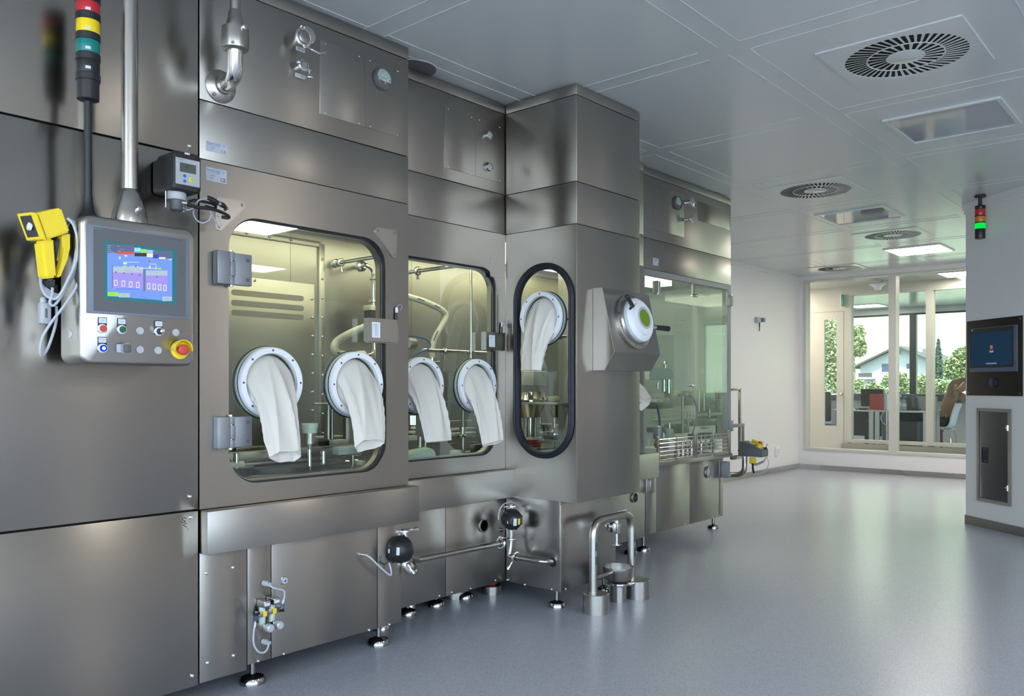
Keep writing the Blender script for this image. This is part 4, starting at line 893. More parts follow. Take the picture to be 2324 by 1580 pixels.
# maker plates
def maker2(k, x0, x1, yl0, yl1, yr0, yr1, label, X=X1):
    za = (yz(X, k, x0, yl0)[1] + yz(X, k, x1, yr0)[1]) / 2; zb_ = (yz(X, k, x0, yl1)[1] + yz(X, k, x1, yr1)[1]) / 2; u0 = yz(X, k, x0, yl0)[0]; u1 = yz(X, k, x1, yr0)[0]
    maker_at(u0, zb_, u1, za, label, X)
def maker_at(u0, z0, u1, z1, label, X):
    t = thing('maker_plate', label, 'plate', (X, (u0 + u1) / 2, z0), 'white maker plates'); G = FX(X); w_, h_ = u1 - u0, z1 - z0
    o = MB(G); o.prism(rrect(u0, z0, u1, z1, .003, 3), 0, .0012); part('plate', o, mat('plate_white', (.50, .53, .60), .35), t)
    fx = lambda f: u0 + w_ * f; fz = lambda f: z1 - h_ * f
    o = MB(G); o.text('SteriLine', fx(.34), fz(.18), h_ * .22, .0015, width=w_ * .6); o.box((fx(.40), fz(.03), .0012), (fx(.67), fz(.045), .0015)); o.box((fx(.66), fz(.03), .0012), (fx(.672), fz(.32), .0015)); o.box((fx(.5), fz(.305), .0012), (fx(.672), fz(.32), .0015)); part('logo', o, NAVY, t, flat=True, label='navy blue logo lettering')
    o = MB(G); o.text('C', fx(.76), fz(.76), h_ * .27, .0015); o.text('E', fx(.90), fz(.76), h_ * .27, .0015); part('ce_mark', o, INK, t, flat=True)
    o = MB(G)
    for i, s_ in enumerate(('Model', 'Serial No.', 'Year')): o.text(s_, fx(.04), fz(.56 + i * .165), h_ * .07, .0014, align='l')
    for i in range(3): o.box((fx(.22), fz(.585 + i * .165), .0012), (fx(.42 - .07 * i), fz(.535 + i * .165), .0014))
    for i in range(3): o.box((fx(.72 + .04 * i), fz(.13 + i * .1), .0012), (fx(.96 - .05 * i), fz(.10 + i * .1), .0014))
    o.box((fx(.05), fz(.40), .0012), (fx(.62), fz(.375), .0014)); part('small_print', o, mat('grey_ink', (.22, .24, .30), .6), t, flat=True)
maker2('c', 1005, 1382, -95, 90, 5, 175, 'upper of two white maker plates beside the gas detector')
maker2('c', 1003, 1377, 385, 628, 450, 700, 'lower of two white maker plates beside the gas detector')
maker2('M', 338, 393, 1020, 1088, 1028, 1098, 'small white maker plate on the far glass-doored machine', X3)
# ---------------------------------------------------------------- hinges and latches
def hinge(par, X, u0, u1, z0, z1, um):
    G = FX(X); o = MB(G); o.box((u0, z0, .0), (um - .012, z1, .034), .004); h_ = part('door_hinge', o, HING, par, label='grey cast hinge')
    zc = (z0 + z1) / 2; dz = (z1 - z0)
    o = MB(G); o.box((um - .012, z1 - dz * .26, .006), (um + .006, z1, .032), .002); part('knuckle', o, HING, h_)
    o = MB(G); o.box((um - .012, z0, .006), (um + .006, z0 + dz * .26, .032), .002); part('knuckle', o, HING, h_)
    o = MB(G); o.box((um - .010, z0 + dz * .275, .004), (um + .012, z1 - dz * .275, .030), .002); o.box((um + .009, z0 + .002, .002), (u1, z1 - .002, .026), .003); part('hinge_leaf', o, HING, h_)
    for zz in (z0 + dz * .2, z1 - dz * .2): o = MB(G); o.lathe((u1 - .018, zz, .026), (0, 0, 1), [(.0075, 0), (.007, .0012)], 16); part('screw_cap', o, DGREY, h_)
    o = MB(G); o.cyl((um - .002, z0 - .006, .019), (um - .002, z1 + .006, .019), .008, n=14); part('hinge_pin', o, STP, h_)
for k, x0, x1, xm, ya, yb_ in (('D', 182, 497, 312, (435, 470), (742, 750)), ('E', 110, 443, 245, (690, 680), (990, 972))):
    u0 = yz(X1, k, x0, ya[0])[0]; u1 = yz(X1, k, x1, ya[1])[0]; um = yz(X1, k, xm, ya[0])[0]; z1 = (yz(X1, k, x0, ya[0])[1] + yz(X1, k, x1, ya[1])[1]) / 2; z0 = (yz(X1, k, x0, yb_[0])[1] + yz(X1, k, x1, yb_[1])[1]) / 2
    hinge(iso, X1, u0 - .006, u1 - .004, z0, z1, um)
def latch(par, X, u0, u1, u2, z0, z1, hx0, hx1):
    G = FX(X); o = MB(G); o.box((u0 + .01, z0, 0), (u2, z1, .004), .001); l_ = part('door_latch', o, ST2, par, label='steel latch with white recessed pull')
    o = MB(G); o.frm(u0, z0 + .004, u1, z1 - .002, hx0, z0 + .022, hx1, z1 - .02, .004, .004, .040, 4); part('latch_case', o, ST2, l_)
    o = MB(G); o.frm(hx0 - .001, z0 + .021, hx1 + .001, z1 - .019, hx0 + .005, z0 + .028, hx1 - .005, z1 - .027, .004, .010, .0405, 4); o.box((hx0, z0 + .022, .008), (hx1, z1 - .02, .014)); part('recessed_pull', o, WHT, l_)
    o = MB(G); o.ball(((hx0 + hx1) / 2, (z0 + z1) / 2, .0145), .003, 6); part('pull_screw', o, BLK, l_)
    o = MB(G); o.cyl((u2 - .018, z1, .008), (u2 - .018, z1 + .035, .008), .0045, n=10); part('sensor_lead', o, BLK, l_)
    o = MB(G); o.box((u2 - .024, z1 + .033, .004), (u2 - .012, z1 + .056, .014), .002); part('sensor_plug', o, WHT, l_)
    o = MB(G); o.tube(smoothpath([(u2 - .018, z1 + .052, .009), (u2 - .012, z1 + .066, .012), (u2 + .006, z1 + .07, .012), (u2 + .014, z1 + .058, .008), (u2 + .004, z1 + .044, .004)], 5), .0011, 6); part('sensor_wire', o, CLR, l_)
    o = MB(G); o.lathe((u2 - .002, z1 + .043, 0), (0, 0, 1), [(.006, 0), (.006, .006), (.003, .008)], 12); part('wire_gland', o, STD, l_)
u0 = yz(X1, 'D', 1537, 1050)[0]; u1 = yz(X1, 'D', 1790, 1100)[0]; u2 = yz(X1, 'D', 1832, 1100)[0]; z1 = yz(X1, 'D', 1680, 1045)[1]; z0 = yz(X1, 'D', 1680, 1262)[1]
latch(iso, X1, u0 - .012, u1 - .014, u2, z0, z1, yz(X1 + .03, 'D', 1585, 1100)[0], yz(X1 + .03, 'D', 1655, 1100)[0])
u0 = yz(X2, 'F', 778, 1200)[0]; u1 = yz(X2, 'F', 945, 1200)[0]; z1 = yz(X2, 'F', 880, 1165)[1]; z0 = yz(X2, 'F', 880, 1335)[1]
latch(iso2, X2, u0 - .02, u1 - .02, u1 + .008, z0, z1, yz(X2 + .03, 'F', 818, 1240)[0], yz(X2 + .03, 'F', 868, 1240)[0])
# ---------------------------------------------------------------- glove ports
CLG = mat('greenish_spacer', (.50, .58, .52), .25)
def glove(label, M, cx, cy, r, hem, h0=0., seed=1):
    p0 = M @ Vector((cx, cy, h0)); t = thing('glove_port', label, 'glove port', p0, 'glove ports with hanging white sleeves')
    o = MB(M); o.lathe((cx, cy, h0), (0, 0, 1), [(r * .84, -.012), (r * 1.04, -.012), (r * 1.04, -.002), (r * .84, -.002)], 48, True); part('outer_gasket', o, RUB, t)
    o = MB(M); o.lathe((cx, cy, h0), (0, 0, 1), [(r * .84, -.0015), (r * 1.02, -.0015), (r * 1.02, .010), (r * .84, .010)], 48, True); part('spacer_ring', o, CLG, t, label='pale greenish spacer ring')
    o = MB(M); o.lathe((cx, cy, h0), (0, 0, 1), [(r * .84, .0105), (r * .995, .0105), (r * .995, .015), (r * .84, .015)], 48, True); part('inner_gasket', o, RUB, t)
    o = MB(M); o.lathe((cx, cy, h0), (0, 0, 1), [(r * .82, .0155), (r * .985, .0155), (r, .018), (r, .034), (r * .975, .040), (r * .84, .040), (r * .82, .037)], 56, True); part('white_ring', o, WHT, t)
    for i in range(8):
        a = 2 * PI * i / 8 + PI / 2; o = MB(M); o.lathe((cx + r * .91 * math.cos(a), cy + r * .91 * math.sin(a), .040 + h0), (0, 0, 1), [(.0045, 0), (.004, .0015), (.0015, .0008)], 12); part('ring_bolt', o, DGREY, t)
    # sleeve: fabric drawn from the ring straight to a flattened open hem
    ec, hw, hd, tilt, roll = hem; rn = random.Random(seed); ph = [rn.uniform(0, 6) for _ in range(8)]
    ct, st = math.cos(tilt), math.sin(tilt); C0 = Vector((cx, cy, h0 - .006)); C1 = Vector((cx, cy, h0)) + Vector(ec)
    w1 = Vector((math.cos(roll), math.sin(roll), 0)); nr = Vector((-math.sin(roll) * 0, -st, ct)); d1 = nr.cross(w1).normalized(); w1 = d1.cross(nr).normalized()
    N_, NS = 96, 30; rings = []; r0 = r * .818
    for i in range(-2, NS + 1):
        s = max(0, i / NS); ring = []
        for k in range(N_):
            an = 2 * PI * k / N_; ca, sa = math.cos(an), math.sin(an)
            p0 = C0 + Vector((r0 * ca, r0 * sa, 0))
            if i < 0: ring.append(p0 + Vector((0, 0, .02 * i))); continue
            e = .72; hx = math.copysign(abs(ca) ** e, ca); hy = math.copysign(abs(sa) ** 1.15, sa)
            p1 = C1 + w1 * hx * hw + d1 * hy * hd
            lo_ = (1 - sa) / 2
            sw = s ** .62; sv = s ** (1 + .8 * lo_ * lo_)
            p = Vector((p0.x + (p1.x - p0.x) * sw, p0.y + (p1.y - p0.y) * sv, p0.z + (p1.z - p0.z) * (s ** (.64 - .12 * lo_)) + .014 * math.sin(PI * s) * (1 - lo_)))
            env = math.sin(PI * min(1, s * .92)) ** .7
            f = 1 - abs(math.sin(1.5 * an + ph[0] + .7 * s)); f2 = 1 - abs(math.sin(2.5 * an + ph[1] - .9 * s)); f3 = math.sin(7 * an + ph[2] + 3 * s)
            disp = (.022 * f * f * f + .013 * f2 * f2 + .0022 * f3 - .013) * env
            dr_ = (w1 * ca + d1 * sa); ring.append(p + dr_ * disp + Vector((0, -.004 * math.sin(PI * s) * (1 - sa), .012 * math.sin(PI * s) * (1 - sa) * .5)))
        rings.append(ring)
    last = rings[-1]; cl = C1; Tn = nr
    rings.append([cl + (p - cl) * .965 - Tn * .0015 for p in last]); rings.append([cl + (p - cl) * .72 - Tn * .022 for p in last])
    o = MB(M); o.loft(rings, True, True, True); part('sleeve', o, FAB, t, ang=60, label='white fabric sleeve hanging out of the ring')
    return t
def gxy(X, k, x, y): return yz(X, k, x, y)
h_ = -.018
def hemX(X, k, c, x, y, d, hw, hd, tilt, roll):
    u, z = yz(X + d, k, x, y); return ((u - c[0], z - c[1], d - h_), hw, hd, math.radians(tilt), math.radians(roll))
F1 = FX(X1); r = .138
c = yz(X1 + .02, 'E', 662, 370)
glove('white glove sleeve nearest the lower hinge in the first window', F1, *c, r, hemX(X1, 'E', c, 790, 1066, .115, .071, .030, 38, -4), h_, 1)
c = yz(X1 + .02, 'E', 1468, 385)
glove('white glove sleeve below the latch in the first window', F1, *c, r, hemX(X1, 'E', c, 1575, 958, .115, .075, .030, 34, 7), h_, 2)
F2 = FX(X2)
c = yz(X2 + .02, 'G', 243, 455)
glove('white glove sleeve half hidden by the step, in the second window', F2, *c, r, hemX(X2, 'k', c, 720, 1010, .12, .084, .034, 80, 10), h_, 3)
c = yz(X2 + .02, 'G', 738, 455)
glove('white glove sleeve next to the inside corner, in the second window', F2, *c, r, hemX(X2, 'k', c, 1960, 1050, .12, .066, .026, 62, 38), h_, 4)
MRx = FY(YR); c = xz(YR - .02, 'F', 1297, 1035); u, z = xz(YR - .11, 'F', 1203, 1505)
glove('single white glove sleeve in the narrow black-rimmed window', MRx, *c, .138, ((u - c[0], z - c[1], .115), .066, .030, math.radians(84), math.radians(-6)), -.005, 5)
F4 = FX(X4); c = (4.42, 1.17)
glove('far white glove sleeve whose end shows beyond the transfer port', F4, *c, .138, ((.085, -.12, .26), .06, .05, math.radians(35), .2), h_, 6)
# ---------------------------------------------------------------- rapid transfer port on the column
rt = thing('transfer_port', 'sloping steel box with round white transfer-port door and green disc on the column', 'transfer port', (XC, 3.75, .98))
def lp(x, y, X=XC): return yz(X, 'L', x, y)
u0, za = lp(118, 437); _, zb_ = lp(120, 1305); y0_ = u0; y1_ = YE - .004
XO = XC + .135
zf, = [lp(280, 1105, XO)[1]]; zt_ = za + .0
o = MB(); A = lambda y: [(XC, y, zb_), (XC, y, za), (XC + .06, y, za - .002), (XO, y, zf + .0), (XC + .075, y, zb_)]
o.loft([A(y0_), A(y1_)], True, True, True); bmesh.ops.bevel(o.bm, geom=o.bm.edges[:], offset=.002, segments=2, affect='EDGES'); part('sloped_housing', o, ST1, rt)
P0 = Vector((XC + .06, 0, za - .002)); P1 = Vector((XO, 0, zf)); up = (P0 - P1).normalized(); ctr = (P0 + P1) / 2 + Vector((0, (y0_ + y1_) / 2 + .0, 0)); MT = frame(ctr, (0, 1, 0), up)
o = MB(MT); o.lathe((0, 0, 0), (0, 0, 1), [(.150, 0), (.150, .012), (.140, .016), (.128, .016), (.124, .026), (.112, .030), (.110, .02)], 48); part('flange_ring', o, ST2, rt)
for i in range(12): a = 2 * PI * (i + .5) / 12; o = MB(MT); o.lathe((.138 * math.cos(a), .138 * math.sin(a), .015), (0, 0, 1), [(.004, 0), (.003, .0015)], 10); part('flange_screw', o, INK, rt)
o = MB(MT); o.lathe((0, 0, 0), (0, 0, 1), [(.108, .015), (.118, .030), (.118, .048), (.108, .060), (.098, .064), (.090, .062), (.088, .074), (.070, .078), (.058, .078), (.058, .07)], 48); dr_ = part('door_disc', o, WHT, rt, label='white round door')
o = MB(MT); o.lathe((0, 0, 0), (0, 0, 1), [(.058, .074), (.060, .080), (.050, .081), (.046, .079)], 40); part('grey_rim', o, GREY, dr_)
o = MB(MT); o.lathe((0, 0, 0), (0, 0, 1), [(.047, .074), (.047, .0795)], 40); part('green_disc', o, mat('olive_green', (.16, .26, .01), .35), dr_, label='olive-green centre disc')
a = Vector((-.094, .045, .05)); o = MB(MT); o.tube([a, a + Vector((-.006, .012, .035))], .006, 10); o.tube([a + Vector((-.004, .012, .03)), a + Vector((-.080, .050, .055))], [.0105, .0115], 16); o.ball(a + Vector((-.080, .050, .055)), .0115, 8); part('lever_handle', o, BLK, rt, label='short black lever')
o = MB(MT); b_ = Vector((.110, -.035, .045)); o.tube([b_ - Vector((.01, 0, 0)), b_ + Vector((.03, 0, .005))], [.010, .012], 12); part('handle_stem', o, STP, rt)
o = MB(MT); o.tube([b_ + Vector((.028, 0, .004)), b_ + Vector((.15, -.004, .012))], [.0125, .0155], 18); part('bar_handle', o, BLK, rt, label='long black bar handle')
# ================================================================ valves, pipes and regulators low on the machine
def onxr(X, k, x, y): return onX(X, k, x, y)
def dome_valve(label, c, ax, r, par_tags):
    """black domed diaphragm actuator on a square steel valve body; ax points out of the dome"""
    t = thing('diaphragm_valve', label, 'valve', c - Vector((0, 0, r)), 'black domed valves'); ax = Vector(ax).normalized()
    o = MB(); o.lathe(c, ax, [(r * .80, -r * .62), (r * .96, -r * .58), (r, -r * .50), (r, -r * .42), (r * .985, -r * .40), (r * .97, -r * .05), (r * .88, r * .28), (r * .70, r * .55), (r * .42, r * .68), (r * .40, r * .70), (r * .1, r * .72)], 40); part('actuator_dome', o, BLK, t)
    u = ax.cross(Vector((0, 0, 1))).normalized()
    w_ = u.cross(ax)
    for i in range(8):
        a = 2 * PI * (i + .5) / 8; q = c + (u * math.cos(a) + w_ * math.sin(a)) * r * .93 + ax * r * .12
        o = MB(); o.ball(q, r * .085, 6); part('dome_notch', o, GAP, t)
    F_ = frame(c - ax * r * .62, u, w_)
    o = MB(F_); o.box((-r * .55, -r * .62, -r * .20), (r * .55, r * .62, .0), .004); part('valve_body', o, ST2, t)
    for sx_ in (-1, 1):
        for sy_ in (-1, 1): o = MB(F_); o.lathe((sx_ * r * .46, sy_ * r * .52, -r * .2), (0, 0, -1), [(.004, 0), (.004, .005), (.002, .006)], 8); part('body_bolt', o, STP, t)
    for (dx, dy, w2, h2, m) in par_tags:
        q = c + u * dx * r + w_ * dy * r; k_ = math.sqrt(max(.02, 1 - dx * dx - dy * dy)); nrm = (u * dx * .9 + w_ * dy * .9 + ax * k_).normalized(); q = c + nrm * r * .74 + u * dx * r * .30 + w_ * dy * r * .30
        fr_ = frame(q + nrm * .006, (u - nrm * u.dot(nrm)), nrm.cross((u - nrm * u.dot(nrm)).normalized())); o = MB(fr_); o.box((-w2 / 2, -h2 / 2, -.004), (w2 / 2, h2 / 2, .0015), .0008); part('sticker', o, m, t)
    return t
XV = -2.875
v1 = onX(-2.80, 'J', 430, 785)
dv = dome_valve('black domed valve hanging under the step between the first and second modules', v1, (.22, -.97, 0), .061, [(-.50, .08, .014, .034, TAG), (.22, .05, .006, .018, TAG)])
def tclamp(par, c, ax, r=.018, wing=None):
    clamp_ring(par, c, ax, r, .012)
    if wing is not None:
        w_ = Vector(wing); o = MB(); o.tube([c + w_ * r, c + w_ * (r + .03)], .004, 8); o.tube([c + w_ * (r + .022), c + w_ * (r + .034), c + w_ * (r + .05)], [.004, .008, .011], 10); part('wing_nut', o, STP, par)
vb = v1 + Vector((-.22, .97, 0)) * .052
pt = onX(vb.x, 'J', 545, 600); o = MB(); o.cyl((vb.x, vb.y, vb.z + .03), (vb.x, vb.y, vb.z + .085), .0125, n=18); part('upper_stub', o, STP, dv); tclamp(dv, Vector((vb.x, vb.y, vb.z + .078)), (0, 0, 1), .020, (.15, .98, 0))
o = MB(); o.cyl((vb.x, vb.y, vb.z - .03), (vb.x, vb.y, vb.z - .06), .0125, n=18); part('lower_stub', o, STP, dv); tclamp(dv, Vector((vb.x, vb.y, vb.z - .058)), (0, 0, 1), .021, (.3, .5, -.8))
pip = thing('drain_elbow', 'short curved steel pipe stub below the first domed valve', 'pipe', (vb.x, vb.y, vb.z - .10))
o = MB(); q = Vector((vb.x, vb.y, vb.z - .065)); o.tube(smoothpath([q, q + Vector((0, 0, -.018)), q + Vector((.004, .018, -.042)), q + Vector((.004, .05, -.048)), q + Vector((-.02, .082, -.04)), q + Vector((-.06, .10, -.035))], 6), .0135, 18); part('bend', o, STP, pip)
# long pipe to the inside corner
pA = onX(-2.90, 'J', 610, 880); pB = onX(-2.90, 'J', 1400, 722)
lp_ = thing('steel_pipe', 'long straight steel pipe running from the first domed valve to the inside corner', 'pipe', (pA + pB) / 2)
o = MB(); o.tube(roundpath([Vector((vb.x, vb.y, vb.z - .050)) + Vector((0, .03, 0)), pA, pB, pB + Vector((-.03, .03, 0))], .03), .0135, 20); part('tube', o, ST2, lp_)
tclamp(lp_, pB, (0, 1, -.05), .026, (.2, -.2, .9)); c_ = pB
v2 = onX(-2.86, 'J', 1510, 500)
dv2 = dome_valve('black domed valve in the inside corner with yellow and white stickers', v2, (.78, -.62, 0), .056, [(-.45, -.05, .010, .032, YEL), (-.08, -.08, .018, .038, TAG), (.55, -.1, .005, .014, TAG)])
vb2 = v2 + Vector((-.78, .62, 0)) * .047
o = MB(); o.cyl((vb2.x, vb2.y, vb2.z + .03), (vb2.x, vb2.y, vb2.z + .075), .0125, n=18); part('upper_stub', o, STP, dv2); tclamp(dv2, Vector((vb2.x, vb2.y, vb2.z + .066)), (0, 0, 1), .020, (-.5, -.8, -.1))
q0 = Vector((vb2.x, vb2.y, vb2.z - .03)); qa = onX(vb2.x, 'J', 1450, 740); qb = onY(YR - .075, 'J', 1520, 850)
o = MB(); o.tube(smoothpath([onX(v2.x + .02, 'J', 1378, 500), onX(v2.x + .02, 'J', 1385, 420), onX(v2.x + .02, 'J', 1430, 350), onX(v2.x, 'J', 1510, 335), onX(v2.x - .02, 'J', 1595, 375)], 6), .0035, 8); part('air_hose', o, CAB, dv2)
tclamp(dv2, q0 + Vector((0, 0, -.025)), (0, 0, 1), .020, (-.6, -.7, 0))
br = thing('branch_pipe', 'curved steel pipe from the corner valve into the column base', 'pipe', qb)
pe = onY(YR - .075, 'J', 1850, 905); ph_ = onY(YR, 'J', 1890, 902)
o = MB(); o.tube(roundpath([q0, Vector((q0.x, q0.y, qa.z)), qb + Vector((-.03, 0, .0)), qb, Vector((ph_.x, YR - .075, pe.z)), Vector((ph_.x, YR + .02, ph_.z))], .045, 8), .0135, 20); part('tube', o, ST2, br)
tclamp(br, qb + Vector((.015, 0, 0)), (1, 0, -.12), .026, (-.4, -.4, -.8)); tclamp(br, Vector((q0.x, q0.y, qa.z + .03)), (0, 0, 1), .020, (-.7, -.6, .1))
o = MB(FY(YR)); o.lathe((ph_.x, ph_.z, .0005), (0, 0, 1), [(.023, 0), (.023, .001)], 30); part('wall_opening', o, GAP, br, label='black round hole in the panel')
# air hose of the first valve
ah = thing('air_hose', 'clear air hose looping from the base panel to the first domed valve', 'hose', onX(X1, 'J', 355, 1020))
a = onX(X1, 'J', 92, 825); o = MB(); o.tube(smoothpath([a + Vector((.012, 0, 0)), onX(X1 + .035, 'J', 160, 850), onX(X1 + .04, 'J', 260, 945), onX(X1 + .04, 'J', 355, 1022), onX(X1 + .03, 'J', 362, 975), onX(X1 + .02, 'J', 345, 905)], 6), .0040, 10); part('tube', o, CLR, ah)
o = MB(); o.cyl(a, a + Vector((.022, .004, 0)), .007, .006, 12); part('push_fitting', o, STP, ah)
o = MB(); o.tube(smoothpath([onX(X1 + .01, 'J', 275, 840), onX(X1 + .01, 'J', 262, 890), onX(X1 + .01, 'J', 300, 920), onX(X1 + .02, 'J', 320, 905)], 5), .0022, 6); part('thin_wire', o, BLK, ah)
# regulators on the base panel
rg = thing('air_regulator', 'twin pressure regulators with knobs and grey leads on the first base panel', 'regulator', onX(X1, 'd', 330, 1110))
def R3(x, y, d=0): return onX(X1 + d, 'd', x, y)
for (dx, dy, i) in ((0, 0, 0), (165, -52, 1)):
    a = R3(205 + dx, 680 + dy, .0); b = R3(300 + dx, 560 + dy, .0); D = .055
    u0 = yz(X1 + D, 'd', 300 + dx, 600 + dy)[0]; u1 = yz(X1 + D, 'd', 410 + dx, 600 + dy)[0]; zt = yz(X1 + D, 'd', 355 + dx, 562 + dy)[1]; zb2 = yz(X1 + D, 'd', 355 + dx, 675 + dy)[1]
    G = FX(X1); o = MB(G); o.box((u0, zb2, .002), (u1, zt, D), .002); part('regulator_top', o, ST2, rg)
    um = (u0 + u1) / 2; zl = yz(X1 + .035, 'd', 285 + dx, 960 + dy)[1]; zm_ = yz(X1 + .035, 'd', 285 + dx, 775 + dy)[1]
    o = MB(G); o.cyl((um - .006, zb2, .028), (um - .006, zl, .028), .0125, n=20); part('sight_bowl', o, CLG, rg)
    o = MB(G); o.box((um - .026, zm_ - .012, .008), (um + .020, zm_ + .010, .040), .002); part('sensor_block', o, ST2, rg)
    o = MB(G); o.box((um - .010, zm_ - .011, .0402), (um + .006, zm_ + .009, .0412)); part('yellow_sticker', o, YEL, rg)
    o = MB(G); o.box((um - .013, zt - .018, D), (um + .010, zt - .007, D + .0008)); part('number_tag', o, TAG, rg)
    zq = yz(X1 + D, 'd', 340 + dx, 1105 + dy)[1]
    o = MB(G); o.box((u0, zq + .006, .002), (u1 - .010, zl + .004, .050), .002); part('lower_block', o, ST2, rg)
    kc = (um + .004, (zq + zl) / 2 + .004); o = MB(G); n = 20
    o.lathe((*kc, .048), (0, 0, 1), [(.015, 0), (.0165, .004), (.0155, .024), (.012, .028)], 12); part('knob', o, mat('silver_knob', (.50, .52, .58), .35, .3), rg, ang=25)
    o = MB(G); o.box((kc[0] - .002, kc[1] - .010, .075), (kc[0] + .002, kc[1] + .010, .080), .001); part('knob_grip', o, GREY, rg)
o = MB(); o.lathe(R3(285, 250, .0), (1, .25, -.1), [(.011, 0), (.011, .020), (.009, .022), (.009, .034), (.005, .038)], 16); part('cable_gland', o, GREY, rg)
o = MB(); o.lathe(R3(275, 1245, .0), (1, .25, -.1), [(.011, 0), (.011, .020), (.009, .022), (.009, .034), (.005, .038)], 16); part('cable_gland', o, GREY, rg)
for P in ([(372, 275, .035), (430, 320, .05), (500, 350, .055), (590, 362, .055), (640, 395, .055), (645, 470, .055), (628, 560, .055), (610, 620, .05), (600, 690, .05)], [(160, 830, .05), (145, 920, .05), (120, 1080, .05), (112, 1230, .05), (140, 1350, .05), (210, 1430, .05), (290, 1440, .05), (345, 1390, .05), (368, 1320, .045), (350, 1280, .04)]):
    o = MB(); o.tube(smoothpath([R3(*p) for p in P], 5), .0036, 8); part('grey_lead', o, CAB, rg)
for P, w2 in (([(615, 600, .05), (600, 690, .05)], [.006, .009]), ([(155, 810, .05), (158, 900, .05)], [.009, .006])): o = MB(); o.tube([R3(*p) for p in P], w2, 12); part('lead_plug', o, mat('blue_grey_plug', (.06, .08, .16), .4), rg)
for P in ([(565, 725, .045), (630, 720, .045)], [(140, 800, .045), (215, 770, .04)]): o = MB(); o.tube([R3(*p) for p in P], .0055, 10); part('plug_elbow', o, BLK, rg)
for P in ([(625, 540, .055), (612, 600, .052)], [(150, 930, .05), (135, 1010, .05)]): o = MB(); o.tube([R3(*p) for p in P], .0044, 10); part('cable_tag', o, TAG, rg)
lk = thing('panel_lock', 'small square lock with blue cross on the first base panel', 'lock', onX(X1, 'd', 635, 265)); u0, z1 = yz(X1, 'd', 582, 150); u1, z0 = yz(X1, 'd', 685, 262)
o = MB(FX(X1)); o.box((u0, z0, 0), (u1, z1, .004), .002); part('lock_plate', o, ST2, lk)
o = MB(FX(X1)); cu, cz_ = (u0 + u1) / 2 + .003, (z0 + z1) / 2 - .002; o.lathe((cu, cz_, .004), (0, 0, 1), [(.012, 0), (.011, .002)], 20); part('lock_barrel', o, TAG, lk)
o = MB(FX(X1)); o.box((cu - .009, cz_ - .0015, .006), (cu + .009, cz_ + .0015, .007)); o.box((cu - .0015, cz_ - .009, .006), (cu + .0015, cz_ + .009, .007)); part('cross_slot', o, NAVY, lk)
# ---------------------------------------------------------------- water loop rising from the floor
f1 = onZ(0, 'K', 430, 1395); f2 = onZ(0, 'K', 862, 1240); fz = CAMH
wl = thing('water_loop_pipe', 'inverted-U steel pipe with green strips standing on two floor collars', 'pipe', ((f1.x + f2.x) / 2, (f1.y + f2.y) / 2, 0))
f1 = Vector((onZ(.10, 'K', 430, 1235).x, onZ(.10, 'K', 430, 1235).y, 0)); f2 = Vector((onZ(.10, 'K', 870, 1092).x, onZ(.10, 'K', 870, 1092).y, 0))
for f in (f1, f2):
    o = MB(); o.lathe(f, (0, 0, 1), [(.066, 0), (.066, .098), (.064, .1), (.03, .1)], 40); part('floor_collar', o, ST2, wl, label='steel floor collar')
p1 = Vector((onZ(.10, 'K', 400, 1235).x, onZ(.10, 'K', 400, 1235).y, .1)); p2 = Vector((onZ(.10, 'K', 805, 1090).x, onZ(.10, 'K', 805, 1090).y, .1))
zt2 = CAMH - (cr('K', 600, 440)[1] - HYP) / FPX * (-ST * (p1.x + p2.x) / 2 + CT * (p1.y + p2.y) / 2)
q1 = Vector((p1.x, p1.y, zt2)); q2 = Vector((p2.x, p2.y, zt2)); o = MB(); o.tube(roundpath([p1 - Vector((0, 0, .02)), q1, q2, p2 - Vector((0, 0, .02))], .085, 12), .0215, 28); part('bent_tube', o, ST2, wl)
vd = Vector((.45, -.55, 0)).normalized()
GST = mat('dark_green_strip', (.01, .10, .07), .45)
def zcol(p, k, y): return CAMH - (cr(k, 0, y)[1] - HYP) / FPX * (-ST * p.x + CT * p.y)
for p, za, zb_, a0 in ((p1, zcol(p1, 'K', 935), zcol(p1, 'K', 700), -20), (p2, zcol(p2, 'K', 850), zcol(p2, 'K', 600), -12)):
    o = MB(); a0 = math.radians(a0); n = 6; L0 = []; L1 = []
    for i in range(n + 1): a = a0 + i * 1.0 / n; L0.append((p.x + .0222 * math.cos(a), p.y + .0222 * math.sin(a), za)); L1.append((L0[-1][0], L0[-1][1], zb_))
    o.loft([L0, L1], False); st_ = part('green_strip', o, GST, wl, label='dark green pipe strip')
    a = a0 + .12; nrm = Vector((math.cos(a), math.sin(a), 0)); fr_ = frame(Vector((p.x, p.y, 0)) + nrm * .0236, Vector((0, 0, 1)), nrm.cross(Vector((0, 0, 1)))); o = MB(fr_); o.text('WFI', (za + zb_) / 2, 0, .011, 0); part('lettering', o, TAG, st_, flat=True)
dq = (q2 - q1); dl = dq.length; dq.normalize(); nf = dq.cross(Vector((0, 0, 1))).normalized()
if nf.dot(Vector((0, -1, 0))) < 0: nf = -nf
o = MB(frame(q1 + dq * dl * .62 + nf * .0225 + Vector((0, 0, .006)), dq, (0, 0, 1))); o.box((-.035, -.011, -.001), (.015, .011, .0012)); tg_ = part('name_tag', o, TAG, wl)
o = MB(frame(q1 + dq * dl * .62 + nf * .0225 + Vector((0, 0, .006)), dq, (0, 0, 1))); o.text('WFI', -.012, 0, .009, .0016); part('lettering', o, INK, tg_, flat=True)
o = MB(frame(q1 + dq * dl * .80 + nf * .0225 + Vector((0, 0, .008)), dq, (0, 0, 1))); o.box((-.03, -.012, -.001), (.06, .012, .0012)); tg_ = part('flow_label', o, WHT, wl)
